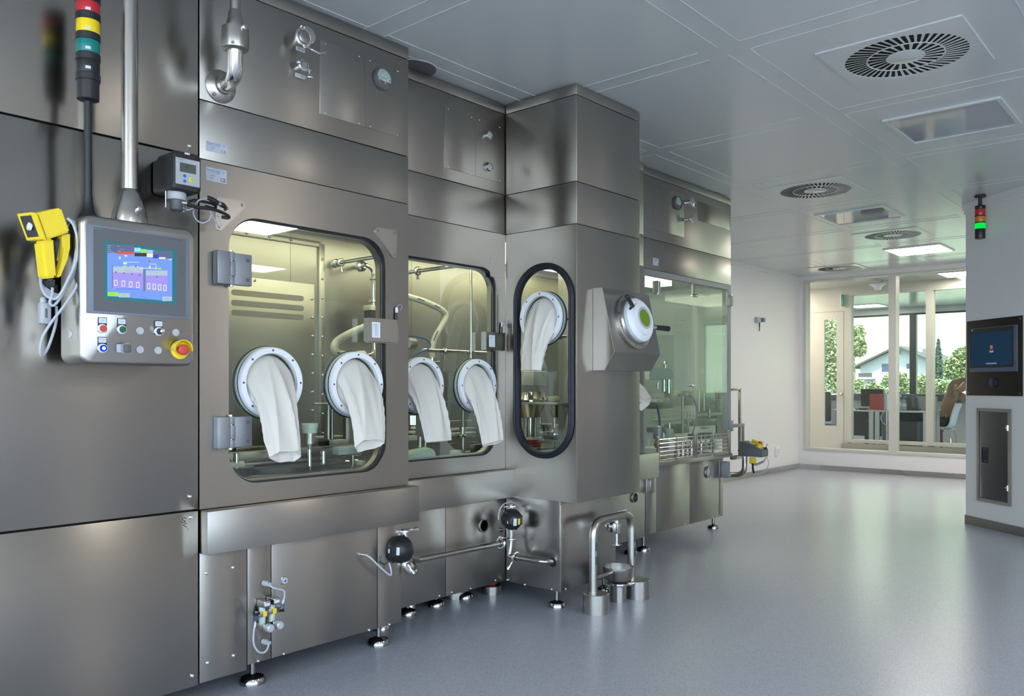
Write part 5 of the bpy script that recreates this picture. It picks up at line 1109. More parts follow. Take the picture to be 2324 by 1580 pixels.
o = MB(frame(q1 + dq * dl * .80 + nf * .0225 + Vector((0, 0, .008)), dq, (0, 0, 1)))
for i in range(6): o.box((-.012 + i * .011, -.007, .0012), (-.008 + i * .011 + .002 * (i % 2), .007, .0016))
part('flow_label_print', o, INK, tg_, flat=True)
# sampling valve under the top tube
vc = q1 + dq * dl * .60 - Vector((0, 0, .060))
sv = thing('sampling_valve', 'small steel hand valve hanging under the inverted-U pipe', 'valve', vc - Vector((0, 0, .10)))
o = MB(); o.cyl(vc + Vector((0, 0, .045)), vc + Vector((0, 0, -.03)), .012, n=16); part('valve_neck', o, STP, sv)
o = MB(); o.box(vc + Vector((-.016, -.016, -.03)), vc + Vector((.016, .016, .025)), .004); part('valve_body', o, STP, sv)
ha = (dq * .55 + nf * .83).normalized(); o = MB(); o.lathe(vc, ha, [(.016, .0), (.020, .012), (.016, .035), (.022, .050), (.034, .058), (.036, .075), (.030, .080), (.026, .076), (.012, .072), (.012, .080), (.004, .080)], 28); part('hand_wheel', o, STP, sv)
o = MB(); w_ = vc - Vector((0, 0, .03)); o.cyl(w_, w_ - Vector((0, 0, .055)), .007, n=14); o.lathe(w_ - Vector((0, 0, .055)), (0, 0, -1), [(.007, 0), (.026, .001), (.026, .006), (.012, .009), (.008, .012)], 28); part('outlet_ferrule', o, STP, sv)
# funnel drain
fc_ = onZ(0, 'K', 665, 1320); fn = thing('drain_funnel', 'steel bowl funnel clamped on a short floor pipe beside the inverted-U pipe', 'drain', (fc_.x, fc_.y, 0))
sc2 = (-ST * fc_.x + CT * fc_.y) / FPX / 4.6476   # metres per crop pixel here
o = MB(); o.lathe(fc_, (0, 0, 1), [(84 * sc2, 0), (84 * sc2, 165 * sc2), (100 * sc2, 175 * sc2), (100 * sc2, 182 * sc2), (60 * sc2, 184 * sc2)], 40); part('floor_pipe', o, ST2, fn)
clamp_ring(fn, fc_ + Vector((0, 0, 190 * sc2)), (0, 0, 1), 112 * sc2, .014)
o = MB(); d = Vector((.6, .35, 0)).normalized(); w_ = fc_ + Vector((0, 0, 186 * sc2)) + d * 112 * sc2; o.box(w_ - Vector((.012, .012, .009)), w_ + Vector((.014, .014, .009)), .003); o.tube([w_ + Vector((.0, -.02, -.004)), w_ + Vector((.02, .02, .004))], .006, 8); part('clamp_bolt', o, STP, fn)
o = MB(); k_ = sc2; z_ = lambda v: (1330 - v) * k_ * .985
o.lathe(fc_, (0, 0, 1), [(60 * k_, z_(1130)), (95 * k_, z_(1120)), (140 * k_, z_(1095)), (157 * k_, z_(1060)), (158 * k_, z_(1000)), (162 * k_, z_(990)), (162 * k_, z_(958)), (158 * k_, z_(957)), (155 * k_, z_(1060)), (136 * k_, z_(1090)), (40 * k_, z_(1110))], 48); part('bowl', o, ST2, fn)
o = MB(); a = fc_ + Vector((0, 0, z_(1010))); b = Vector((p1.x, p1.y, a.z + .01)); dd = (b - a).normalized(); o.cyl(a + dd * 158 * k_, b - dd * .020, .010, n=14); part('bracket_arm', o, ST2, fn)
# cylinders under the machine
for (k, x, y, w2, h2, lab) in (('J', 1305, 1195, 92, 75, 'short wide steel floor collar in the shadow of the inside corner'), ('J', 950, 1225, 140, 80, 'wide steel drum base under the set-back module'), ('J', 520, 1365, 60, 60, 'steel stub under the far end of the first module')):
    p = onZ(0, k, x, y + 10); m_ = (-ST * p.x + CT * p.y) / FPX / 4.1577
    t = thing('floor_stub', lab, 'stub', (p.x, p.y, 0), 'steel stubs under the machine'); o = MB(); p = p - Vector((.0, .0, 0)); o.lathe((p.x - .02, p.y + .03, 0), (0, 0, 1), [(w2 * m_, 0), (w2 * m_, h2 * m_), (w2 * m_ * .96, h2 * m_ + .003)], 36); part('collar', o, ST2, t)
    if y == 1195: o = MB(); o.lathe((p.x - .02, p.y + .03, h2 * m_), (0, 0, 1), [(.02, .003), (.03, .012), (.016, .03)], 20); part('red_plug', o, RED, t, label='red plug on top')
# ================================================================ far console, rods, guard
rodg = thing('rod_guard', 'guard of thin horizontal steel rods across the glass-doored machine', 'guard', (X3 + .03, 5.6, zb)); XR = X3 + .03
def rz(x, y): return yz(XR, 'h', x, y)
for (xa_, xb2) in ((285, 745), (795, 1220)):
    for i in range(6):
        ya_ = {285: 1240 + i * 42, 795: 1155 + i * 44}[xa_]; yb2 = {285: 1160 + i * 45, 795: 1100 + i * 42}[xa_]
        a = rz(xa_, ya_); b = rz(xb2, yb2); z_ = .625 + (5 - i) * .029 + .012
        o = MB(FX(XR)); o.cyl((a[0], z_, 0), (b[0], z_, 0), .0042, n=8); part('rod', o, STP, rodg)
for x in (262, 518, 765, 795, 1022, 1232):
    u = rz(x, 1250)[0]; o = MB(FX(XR)); o.box((u - .006, zb + .001, -.008), (u + .006, .80, .006), .002); o.ball((u, .80, 0), .009, 6); part('upright', o, ST2, rodg)
# corner hinges of the glass doors
for (k, x, y, s) in (('L', 790, 430, 1), ('L', 1560, 575, -1), ('N', 345, 610, 1), ('N', 965, 550, -1)):
    u, z = yz(X3, k, x, y); o = MB(FX(X3)); o.box((u - .028, z - .045, -.018), (u + .022, z + .045, .022), .003); h_ = part('door_hinge', o, HING, cap)
    o = MB(FX(X3)); o.cyl((u - .01 * s, z - .05, .016), (u - .01 * s, z + .05, .016), .007, n=12); part('hinge_pin', o, STP, h_)
for (k, x, y) in (('L', 1190, 520), ('L', 1160, 1465)):
    u, z = yz(X3, k, x, y); o = MB(FX(X3)); o.box((u - .035, z - .008, -.01), (u + .035, z + .008, .012), .004); o.ball((u, z, .014), .014, 6); part('door_catch', o, STP, cap)
# outfeed frame beyond the machine
of = thing('outfeed_frame', 'square-tube steel frame standing out beyond the far end of the glass-doored machine', 'frame', (X3 - .02, YF + .2, .55)); XO2 = X3 - .04
def oz(x, y): return yz(XO2, 'N', x, y)
def bar(a, b, w2, m=ST2, par=of):
    o = MB(FX(XO2)); x0, x1 = sorted((a[0], b[0])); z0, z1 = sorted((a[1], b[1])); o.box((x0 - (w2 if x0 == x1 else 0), z0 - (w2 if z0 == z1 else 0), -w2), (x1 + (w2 if x0 == x1 else 0), z1 + (w2 if z0 == z1 else 0), w2), .002); part('frame_bar', o, m, par)
a = oz(975, 240); b = oz(1050, 240); lo = oz(1050, 815)
bar((a[0] + .01, a[1]), (b[0], a[1]), .011); bar((b[0], a[1] + .01), (b[0], lo[1]), .011); bar((a[0] + .01, lo[1]), (b[0] + .01, lo[1]), .016)
c2 = oz(985, 552); d2_ = oz(1078, 552); bar((c2[0], c2[1]), (d2_[0], c2[1]), .014, HING)
for x in (1055, 1080): q = oz(x, 552); q2_ = oz(x, 690); bar((q[0], q2_[1] - .1), (q[0], q[1]), .009)
# pedestal console
YQ = 6.40
GQ = FY(YQ)
def qi(x, y): return xz(YQ, 'i', x, y)
pc = thing('operator_console', 'grey sloping operator box on a bent pipe at the far end of the machine line', 'console', onY(YQ, 'i', 560, 900))
CONS = mat('console_grey', (.15, .155, .16), .42, .5)
P = [qi(405, 490), qi(480, 470), qi(1000, 690), qi(1000, 885), qi(400, 850)]; DQ = .13
o = MB(GQ); o.prism(P, -DQ, 0); bmesh.ops.bevel(o.bm, geom=o.bm.edges[:], offset=.004, segments=2, affect='EDGES'); part('housing', o, CONS, pc)
o = MB(GQ); o.prism([qi(405, 660), qi(350, 715), qi(405, 765)], -.09, -.02); part('side_knob', o, BLK, pc)
A_ = Vector((*qi(480, 470), 0)); B_ = Vector((*qi(1000, 690), 0)); dw = (Vector((B_.x, 0, B_.y)) - Vector((A_.x, 0, A_.y))).normalized()
mid = (Vector((A_.x, YQ + DQ / 2, A_.y)) + Vector((B_.x, YQ + DQ / 2, B_.y))) / 2; FT = frame(mid, dw, (0, 1, 0))
o = MB(FT); o.lathe((.045, -.015, 0), (0, 0, 1), [(.026, 0), (.026, .030), (.020, .032)], 24); part('stop_collar', o, YEL, pc, label='yellow emergency-stop collar'); o = MB(FT); o.lathe((.045, -.015, .030), (0, 0, 1), [(.012, 0), (.017, .006), (.014, .020)], 20); part('stop_button', o, RED, pc, label='red emergency-stop button')
o = MB(FT); o.lathe((.088, .02, 0), (0, 0, 1), [(.012, 0), (.012, .012), (.008, .014)], 16); o.box((.086, .018, .013), (.090, .022, .045)); part('key_switch', o, BLK, pc)
o = MB(FT); o.box((-.05, -.05, .0), (.005, .03, .012), .003); part('switch_row', o, STP, pc)
o = MB(FT); o.box((-.06, .045, .004), (.05, .057, .03), .004); part('yellow_bar', o, YEL, pc)
yq2 = YQ + .06; q0 = onY(yq2, 'i', 565, 860); q1_ = onY(yq2, 'i', 565, 1320); e_ = onY(yq2, 'i', 120, 1330)
o = MB(); o.tube(roundpath([q0 + Vector((0, 0, .03)), q1_, e_, e_ + Vector((-.02, -.25, 0))], .07, 10), .022, 24); part('bent_pipe', o, ST2, pc)
o = MB(FX(XP)); u, z = yz(XP, 'N', 890, 855); u2, z2 = yz(XP, 'N', 945, 985); o.box((u, z2, 0), (6.17, z, .06), .004); part('arm_bracket', o, HING, pc)
hs2 = thing('yellow_handset', 'yellow handset with ribbed black cable hanging below the far console', 'handset', onY(YQ + .02, 'i', 720, 1100))
a = qi(660, 885); b = qi(795, 1050); o = MB(GQ); o.box((a[0], b[1], -.05), (b[0], a[1] - .003, -.012), .006); part('handset_body', o, YEL, hs2)
o = MB(GQ); pts = smoothpath([(*qi(x, y), -.03) for x, y in ((735, 1050), (730, 1130), (740, 1220), (770, 1300))], 7); o.tube(pts, [.0095 if i % 2 else .0075 for i in range(len(pts))], 12); part('ribbed_cable', o, BLK, hs2)
o = MB(GQ); o.tube(smoothpath([(*qi(x, y), -.03) for x, y in ((770, 1295), (850, 1315), (980, 1290), (1080, 1200), (1135, 1080), (1125, 960), (1090, 890))], 5), .0042, 8); part('thin_cable', o, CAB, hs2)
for i in range(3): o = MB(GQ); o.tube(smoothpath([(*qi(x + i * 5, y + i * 18), -.08 + i * .012) for x, y in ((1010, 890), (960, 980), (860, 1030), (760, 1060), (640, 1020))], 5), .0052, 8); part('coiled_cable', o, CAB, hs2)
# wall fittings at the far side
p = onX(XL, 'p', 1716, 728); t = thing('wall_sensor', 'small grey sensor box with a probe on the far white side wall', 'sensor', p); G = FX(XL)
u0, z1 = yz(XL, 'V', 272, 150); u1, z0 = yz(XL, 'V', 300, 198); o = MB(G); o.box((u0, z0, 0), (u1 + .02, z1, .05), .004); part('box', o, GREY, t)
o = MB(G); o.box((u1 + .0, z0 + .006, .05), (u1 + .05, z1 - .006, .085), .004); part('display_face', o, mat('sensor_blue', (.20, .26, .40), .2), t)
o = MB(G); o.cyl((u1 - .012, z0, .03), (u1 - .012, z0 - .055, .03), .008, n=12); o.cyl((u1 - .012, z0 - .055, .03), (u1 - .012, z0 - .11, .03), .006, n=12); part('probe', o, BLK, t)
u, z = yz(XL, 'V', 455, 1295); t = thing('wall_socket', 'small white switch low on the far side wall', 'switch', (XL, u, z)); o = MB(G); o.box((u - .045, z - .06, 0), (u + .045, z + .06, .03), .004); part('cover', o, WHT, t)
o = MB(G); o.box((u - .028, z - .035, .03), (u + .028, z + .035, .036), .003); part('rocker', o, TAG, t)
# ---------------------------------------------------------------- things on the oblique white block
def pq_(k, x, y):
    v = onP(PA, PN, k, x, y) - PA; return v.dot(PD), v.z
u0, zu = pq_('R', 200, 283); u1, zl_ = pq_('R', 912, 1240); u0 = max(u0, .004); zu = (zu + pq_('R', 912, 200)[1]) / 2; zl_ = (zl_ + pq_('R', 200, 1225)[1]) / 2
wt = thing('wall_terminal', 'dark built-in operator screen plate on the white wall block', 'terminal', FPIL @ Vector(((u0 + u1) / 2, zl_, 0))); BRZ = mat('bronze_plate', (.035, .03, .022), .4, .6)
o = MB(FPIL); o.box((u0, zl_, 0), (u1, zu, .006), .001); part('back_plate', o, BRZ, wt)
for x, y in ((884, 242), (222, 1192), (884, 1200)): u, z = pq_('R', x, y); o = MB(FPIL); o.lathe((u, z, .006), (0, 0, 1), [(.007, 0), (.005, .002)], 12); part('plate_screw', o, STD, wt)
a0, at_ = pq_('R', 255, 380); a1, ab_ = pq_('R', 862, 918); at_ = (at_ + pq_('R', 862, 320)[1]) / 2
o = MB(FPIL); o.box((a0, ab_, .006), (a1, at_, .022), .003); bz_ = part('screen_bezel', o, mat('bezel_blue_grey', (.10, .12, .17), .4), wt)
s0_, _ = pq_('R', 262, 600); s1_, sb_ = pq_('R', 822, 862); st2 = at_ - .006
o = MB(FPIL); o.box((s0_, sb_, .022), (s1_, st2, .0235)); part('screen_glass', o, mat('screen_black', (.004, .005, .008), .06), bz_)
g0, gt_ = pq_('R', 278, 435); g1, gb_ = pq_('R', 805, 832); gt_ = (gt_ + pq_('R', 805, 395)[1]) / 2
o = MB(FPIL); o.box((g0, gb_, .0235), (g1, gt_, .0238)); part('screen', o, glow('dim_screen', (.010, .028, .055), .55), bz_, label='dim dark blue screen')
cu, cz2 = pq_('R', 541, 612); o = MB(FPIL); o.box((cu - .014, cz2 - .014, .0238), (cu + .014, cz2 + .016, .0241)); part('screen_icon', o, glow('icon_red', (.35, .09, .04), .6), bz_)
o = MB(FPIL); o.box((cu - .025, cz2 - .030, .0238), (cu + .025, cz2 - .027, .0241)); o.box((cu - .018, cz2 - .040, .0238), (cu + .022, cz2 - .035, .0241)); part('screen_text_bar', o, glow('icon_white', (.4, .42, .45), .6), bz_)
cu2, cz3 = pq_('R', 540, 818); o = MB(FPIL); o.box((cu2 - .06, cz3 - .006, .0238), (cu2 + .06, cz3 + .006, .0240)); part('screen_status_bar', o, glow('bar_grey', (.12, .14, .26), .6), bz_)
o = MB(FPIL); u, z = pq_('R', 292, 397); o.box((u - .01, z - .004, .0236), (u + .012, z + .003, .0239)); part('small_mark', o, TAG, bz_)
u, z = pq_('R', 543, 1065); o = MB(FPIL); o.lathe((u, z, .006), (0, 0, 1), [(.042, 0), (.040, .01), (.034, .012)], 30); kn = part('rotary_switch', o, mat('switch_black', (.02, .022, .035), .4), wt)
o = MB(FPIL); o.box((u - .009, z - .036, .012), (u + .009, z + .036, .035), .003); part('switch_grip', o, mat('switch_grip', (.03, .035, .06), .4), kn)
# steel hatch below
u0, zu = pq_('S', 277, 122); u1, zl_ = pq_('S', 632, 1165); zu = (zu + pq_('S', 632, 135)[1]) / 2; zl_ = (zl_ + pq_('S', 272, 1093)[1]) / 2
ht = thing('wall_hatch', 'narrow steel hatch door in the white wall block below the dark screen', 'hatch', FPIL @ Vector(((u0 + u1) / 2, zl_, 0)))
o = MB(FPIL); o.frm(u0, zl_, u1, zu, u0 + .026, zl_ + .026, u1 - .026, zu - .026, .002, .0, .014, 2); part('hatch_frame', o, ST2, ht)
o = MB(FPIL); o.box((u0 + .028, zl_ + .028, 0), (u1 - .028, zu - .028, .008), .002); d_ = part('hatch_door', o, STK, ht, label='dark steel door leaf')
a, z = pq_('S', 358, 618); o = MB(FPIL); o.frm(a - .032, z - .065, a + .032, z + .065, a - .022, z - .052, a + .022, z + .052, .004, .008, .013, 3); o.box((a - .012, z - .04, .008), (a + .006, z + .04, .012), .002); part('recessed_handle', o, BLK, d_)
for y in (333, 968): u, z = pq_('S', 605, y); o = MB(FPIL); o.cyl((u1 - .026, z - .022, .016), (u1 - .026, z + .022, .016), .008, n=12); o.box((u1 - .055, z - .006, .008), (u1 - .026, z + .006, .014), .001); part('hatch_hinge', o, STP, ht)
# far signal tower hanging from the ceiling
v = onZ(HC, 'Q', 318, 214); tx_, ty_ = v.x, v.y; dpt = -ST * tx_ + CT * ty_
st3 = thing('hanging_signal_tower', 'small signal tower hanging from the ceiling with its green lamp lit', 'signal lamp', (tx_, ty_, 1.9))
def qz(y): return CAMH + (HYP - cr('Q', 318, y)[1]) * dpt / FPX
o = MB(); o.lathe((tx_, ty_, 0), (0, 0, 1), [(.018, qz(240)), (.042, qz(236)), (.042, HC - .006), (.036, HC - .0005)], 24); part('ceiling_flange', o, BLK, st3)
o = MB(); o.cyl((tx_, ty_, qz(345)), (tx_, ty_, qz(225)), .014, n=16); part('stem', o, BLK, st3); rr2 = .038
for nm, ya_, yb2, m in (('top_cap', 332, 372, BLK), ('red_lamp', 374, 446, LRED), ('amber_lamp', 450, 520, mat('amber_lens', (.60, .22, .02), .3)), ('green_lamp', 525, 597, glow('green_lamp_glow', (.0, .75, .06), .55)), ('base_module', 602, 700, BLK)):
    o = MB(); o.lathe((tx_, ty_, 0), (0, 0, 1), [(rr2 * .96, qz(yb2)), (rr2, qz(yb2) + .004), (rr2, qz(ya_) - .004), (rr2 * .96, qz(ya_))], 28); part(nm, o, m, st3)
for y in (448, 522, 599): o = MB(); o.lathe((tx_, ty_, qz(y)), (0, 0, 1), [(rr2, -.005), (rr2 + .002, -.003), (rr2 + .002, .003), (rr2, .005)], 28); part('collar', o, BLK, st3)
# ================================================================ equipment inside the isolators
ln = thing('filling_line', 'dark filling turntable with rails, posts and white guide blocks inside the isolator', 'filling machine', (-3.3, 2.3, .74))
DK = mat('turntable_dark', (.03, .035, .035), .25, .6); GLB = mat('pale_green_block', (.52, .60, .54), .35)
XM = -3.25
def ip(X, k, x, y): return onX(X, k, x, y)
# broad sunken table with rings
o = MB(); o.box((-3.72, 1.56, .742), (-2.93, 2.48, .80), .01); part('base_table', o, DK, ln)
o = MB(); o.lathe((-3.22, 2.05, .80), (0, 0, 1), [(.26, 0), (.26, .02), (.235, .024), (.10, .024), (.09, .045), (.05, .05)], 48); part('turntable', o, DK, ln)
o = MB(); o.lathe((-3.12, 1.76, .80), (0, 0, 1), [(.13, 0), (.13, .03), (.11, .034), (.05, .034), (.03, .07)], 36); part('small_turntable', o, DK, ln)
a = ip(-3.12, 'j', 150, 870); b = ip(-3.12, 'j', 2324, 800)
o = MB(); o.box((-3.14, 1.6, a.z - .03), (-3.10, 2.46, a.z + .012), .004); part('front_rail', o, ST2, ln)
o = MB(); o.box((-3.15, 1.6, a.z - .046), (-3.09, 2.46, a.z - .034), .002); part('rail_trim', o, ST2, ln)
for (x, yt, yb_, r) in ((240, 825, 1060, .012), (2080, 780, 1260, .012)):
    p = ip(-3.02, 'j', x, yt); o = MB(); o.cyl((-3.02, p.y, .79), (-3.02, p.y, p.z), r, n=16); part('post', o, STP, ln)
p = ip(-3.02, 'j', 250, 1075); o = MB(); o.cyl((-3.02, p.y - .05, p.z), (-3.02, p.y + .03, p.z), .014, n=14); part('knob_bar', o, CREAM, ln)
for (k, x0, y0, x1, y1, X, m, nm) in (('E', 1285, 965, 1505, 1055, -3.05, GLB, 'guide_block'), ('E', 1255, 905, 1380, 975, -3.2, MILK, 'guide_block'), ('E', 1095, 865, 1335, 905, -3.45, MILK, 'guide_bar'), ('E', 1060, 910, 1250, 985, -3.25, DK, 'drive_block'), ('E', 1130, 1085, 1300, 1170, -3.3, STD, 'drive_box'), ('E', 1505, 1105, 1545, 1225, -3.0, CREAM, 'slim_block'), ('E', 320, 965, 620, 1030, -3.5, STI, 'rear_box')):
    a = ip(X, k, x0, y1); b = ip(X, k, x1, y0); o = MB(); o.box((X - .06, a.y, a.z), (X, b.y, b.z), .004); part(nm, o, m, ln)
for (k, x, y0, y1, X, r) in (('E', 1190, 510, 900, -3.3, .024), ('E', 1222, 510, 900, -3.25, .008), ('E', 1420, 1050, 1230, -3.05, .008), ('E', 1360, 700, 900, -3.4, .02)):
    a = ip(X, k, x, y0); b = ip(X, k, x, y1); o = MB(); o.cyl(a, b, r, n=16); part('post', o, ST2, ln)
o = MB(); a = ip(-3.25, 'E', 1050, 570); b = ip(-3.25, 'E', 1200, 570); o.cyl(a, b, .005, n=8); part('cross_rod', o, STP, ln)
for x, y in ((1358, 1130), (1443, 1122)): p = ip(-3.28, 'E', x, y); o = MB(); o.box((-3.28, p.y - .008, p.z - .014), (-3.27, p.y + .008, p.z + .014)); part('indicator_lamp', o, glow('indicator_glow', (1, .85, .55), 1.5), ln)
# the suction cup on a bent pipe in front
bp_ = thing('settling_probe', 'bent steel tube with a milky white cap behind the first window', 'probe', ip(-2.97, 'j', 1790, 1250)); Xp = -2.97
o = MB(); pts = [ip(Xp, 'j', *q) for q in ((1790, 620), (1790, 1240), (1680, 1320), (1200, 1350), (1120, 1430))]; o.tube(roundpath(pts, .03, 8), .0085, 14); part('bent_tube', o, STP, bp_)
def lv(y): return ip(Xp, 'j', 1790, y).z
yc_ = ip(Xp, 'j', 1790, 400).y
o = MB(); o.lathe((Xp, yc_, 0), (0, 0, 1), [(.009, lv(740)), (.010, lv(700)), (.012, lv(630)), (.022, lv(625)), (.022, lv(400))], 26); part('holder', o, ST2, bp_)
o = MB(); o.lathe((Xp, yc_, 0), (0, 0, 1), [(.031, lv(398)), (.032, lv(305)), (.035, lv(300)), (.036, lv(205)), (.032, lv(196)), (.030, lv(215))], 30); part('milky_cap', o, MILK, bp_, label='milky white cap')
# pipes on the back wall
wp_ = thing('wash_pipe', 'steel pipe with clamps curving down the back wall of the first chamber', 'pipe', ip(XB + .1, 'D', 1610, 900))
Xw = XB + .16
f0 = onX(XB, 'D', 1500, 570); o = MB(); o.tube(roundpath([f0, onX(Xw, 'D', 1540, 555) , ip(Xw, 'D', 1606, 600), ip(Xw, 'D', 1612, 940)], .06, 8), .011, 16); part('tube', o, STP, wp_)
for y in (685, 885): clamp_ring(wp_, ip(Xw, 'D', 1610, y), (0, 0, 1), .020, .012)
o = MB(); o.lathe(f0, (1, 0, 0), [(.030, 0), (.030, .012), (.014, .02), (.014, .03)], 24); part('wall_flange', o, STP, wp_)
a = ip(Xw, 'D', 1555, 1200); b = ip(Xw, 'D', 1680, 930); o = MB(); o.box((Xw - .03, a.y, a.z), (Xw + .03, b.y, b.z - .03), .004); part('pump_box', o, BLK, wp_)
o = MB(); o.box((Xw - .035, a.y - .004, b.z - .03), (Xw + .035, b.y + .004, b.z), .004); part('pump_lid', o, CREAM, wp_)
o = MB(); p = ip(Xw, 'E', 1620, 20); q = ip(Xw, 'E', 1560, 108); o.tube(smoothpath([ip(Xw, 'D', 1612, 1190), p, ip(Xw, 'E', 1615, 80), q, q - Vector((0, .06, .0))], 6), .010, 12); part('outlet_tube', o, STP, wp_)
o = MB(); o.lathe((Xw, ip(Xw, 'E', 1635, 120).y, ip(Xw, 'E', 1635, 300).z), (0, 0, 1), [(.02, -.12), (.02, .09), (.03, .092), (.03, .11), (.022, .112), (.022, .14)], 20); part('filter_housing', o, STP, wp_)
sb = thing('spray_bar', 'thin straight steel bar reaching out from the chamber back wall under the lights', 'pipe', onX(XB, 'D', 1300, 540))
a = onX(XB, 'D', 1270, 545); o = MB(); o.cyl(a, a + Vector((.62, 0, .0)), .010, n=14); part('bar', o, STP, sb); clamp_ring(sb, a + Vector((.05, 0, 0)), (1, 0, 0), .018, .012)
o = MB(); o.lathe(a, (1, 0, 0), [(.024, 0), (.024, .01), (.012, .014)], 20); part('wall_flange', o, STP, sb)
o = MB(); o.tube([a + Vector((.05, 0, -.018)), a + Vector((.05, .004, -.05))], [.004, .009], 8); part('wing_nut', o, STP, sb)
hz = thing('cream_hose', 'thick cream hose looping behind the latch in the first window', 'hose', ip(-3.35, 'D', 1240, 1310))
o = MB(); Xh = -3.35; o.tube(smoothpath([ip(Xh + .1, 'D', 1640, 1090), ip(Xh + .08, 'D', 1530, 1120), ip(Xh + .05, 'D', 1400, 1175), ip(Xh, 'D', 1290, 1240), ip(Xh, 'D', 1258, 1300), ip(Xh, 'D', 1285, 1350), ip(Xh - .05, 'D', 1380, 1368), ip(Xh - .1, 'D', 1520, 1360)], 8), .020, 18); part('tube', o, CREAM, hz)
o = MB(); q = ip(Xh + .019, 'D', 1312, 1352); G = frame(q + Vector((.004, 0, 0)), (0, 1, -.10), (0, .1, 1)); o = MB(G)
for i in range(5): o.box((-.02 + i * .011, -.004, .0), (-.013 + i * .011, .004, .001))
part('hose_print', o, NAVY, hz)
# set-back module
h2 = thing('cream_hose', 'cream hose bending down behind the second window', 'hose', ip(-3.5, 'F', 320, 1390))
o = MB(); Xh = -3.5; P = smoothpath([ip(Xh, 'F', 20, 815), ip(Xh, 'F', 115, 845), ip(Xh, 'F', 250, 888), ip(Xh, 'F', 370, 942), ip(Xh, 'F', 428, 985), ip(Xh, 'F', 438, 1030), ip(Xh, 'F', 400, 1110), ip(Xh, 'F', 345, 1210), ip(Xh, 'F', 318, 1310), ip(Xh, 'F', 318, 1390)], 8); o.tube(P, .018, 18); part('tube', o, CREAM, h2)
o = MB()
for (x, y, dx, dy) in ((190, 858, 60, 22), (345, 920, 50, 25), (372, 1150, -25, 45), (350, 1195, -16, 40)):
    p = ip(Xh + .0185, 'F', x, y); q = ip(Xh + .0185, 'F', x + dx, y + dy); o.tube([p, q], .0030, 6)
part('hose_print', o, NAVY, h2)
o = MB(); p = ip(Xh, 'F', 318, 1385); o.cyl(p, p - Vector((0, 0, .05)), .016, n=14); o.tube([p - Vector((0, .03, .035)), p - Vector((0, -.06, .03))], .008, 8); part('hose_clamp', o, STP, h2)
def rod(label, k, P, X, r, m=STP, name='steel_rod'):
    t = thing(name, label, 'rod', ip(X, k, *P[-1]));
    o = MB(); o.tube(roundpath([ip(X + (p[2] if len(p) > 2 else 0), k, p[0], p[1]) for p in P], .03), r, 14); part('bar', o, m, t); return t
t = thing('hanger_rod', 'thin vertical steel rod behind the second window', 'rod', ip(-3.25, 'F', 668, 1390)); o = MB(); a = ip(-3.25, 'F', 668, 555); o.tube(roundpath([a + Vector((-.3, -.02, .0)), a, ip(-3.25, 'F', 668, 1400)], .03), .0085, 14); part('bar', o, STP, t); clamp_ring(t, ip(-3.25, 'F', 668, 1340), (0, 0, 1), .016, .014)
t = thing('spray_bar', 'thin steel bar under the chamber roof of the second module', 'pipe', onX(XB, 'F', 140, 620)); a = onX(XB, 'F', 130, 622); o = MB(); o.cyl(a, a + Vector((.55, 0, 0)), .011, n=14); part('bar', o, STP, t); clamp_ring(t, a + Vector((.06, 0, 0)), (1, 0, 0), .022, .014); o = MB(); o.tube([a + Vector((.06, 0, -.02)), a + Vector((.06, .0, -.05))], [.004, .010], 8); part('wing_nut', o, STP, t)
t = thing('cross_pipe', 'horizontal steel pipe crossing behind the glove ports of the second window', 'pipe', ip(-3.4, 'F', 550, 1340)); o = MB(); o.cyl(ip(-3.4, 'F', 240, 1322), ip(-3.4, 'F', 900, 1352), .011, n=14); part('bar', o, STP, t); clamp_ring(t, ip(-3.4, 'F', 430, 1335), (0, 1, 0), .016, .012); o = MB(); p = ip(-3.4, 'F', 428, 1345); o.tube([p, p - Vector((0, .004, .035))], [.004, .008], 8); part('wing_nut', o, STP, t)
t = thing('blue_tube', 'thin blue tube arching behind the step in the second window', 'tube', ip(-3.3, 'F', 200, 1330)); o = MB(); o.tube(smoothpath([ip(-3.3, 'F', *p) for p in ((90, 1195), (170, 1200), (260, 1225), (302, 1265), (285, 1310), (210, 1345), (150, 1375), (110, 1400))], 6), .004, 8); part('tube', o, BLUE, t)
o = MB(); o.lathe(ip(-3.32, 'F', 100, 1262), (0, 1, 0), [(.028, 0), (.030, .01), (.030, .045), (.026, .05)], 20); part('cylinder', o, ST2, t)
l2 = thing('stopper_line', 'cream conveyor bars and steel posts inside the second module', 'stopper machine', (-3.4, 3.0, .742))
o = MB(); o.box((-3.73, 2.53, .742), (-3.06, 3.34, .775), .006); part('base_table', o, DK, l2)
for (x0, y0, x1, y1, X, m, nm) in ((880, 530, 1500, 575, -3.45, CREAM, 'guide_bar'), (720, 105, 1190, 130, -3.5, STP, 'guide_bar'), (1050, 690, 1560, 770, -3.3, CREAM, 'conveyor_bar'), (1030, 790, 1600, 900, -3.25, MILK, 'conveyor_bar'), (95, 770, 235, 840, -3.25, CREAM, 'conveyor_bar'), (95, 875, 270, 990, -3.2, MILK, 'conveyor_bar'), (1095, 1200, 1270, 1390, -3.15, CREAM, 'slim_block'), (1355, 1220, 1555, 1370, -3.2, CREAM, 'slim_block'), (960, 1020, 1620, 1090, -3.3, STD, 'drive_box'), (1550, 1060, 1800, 1330, -3.15, ST2, 'bracket_plate'), (95, 705, 230, 755, -3.3, ORNG, 'red_strip')):
    a = ip(X, 'k', x0, y1); b = ip(X, 'k', x1, y0); o = MB(); o.box((X - .035, a.y, a.z), (X, b.y, b.z), .003); part(nm, o, m, l2)
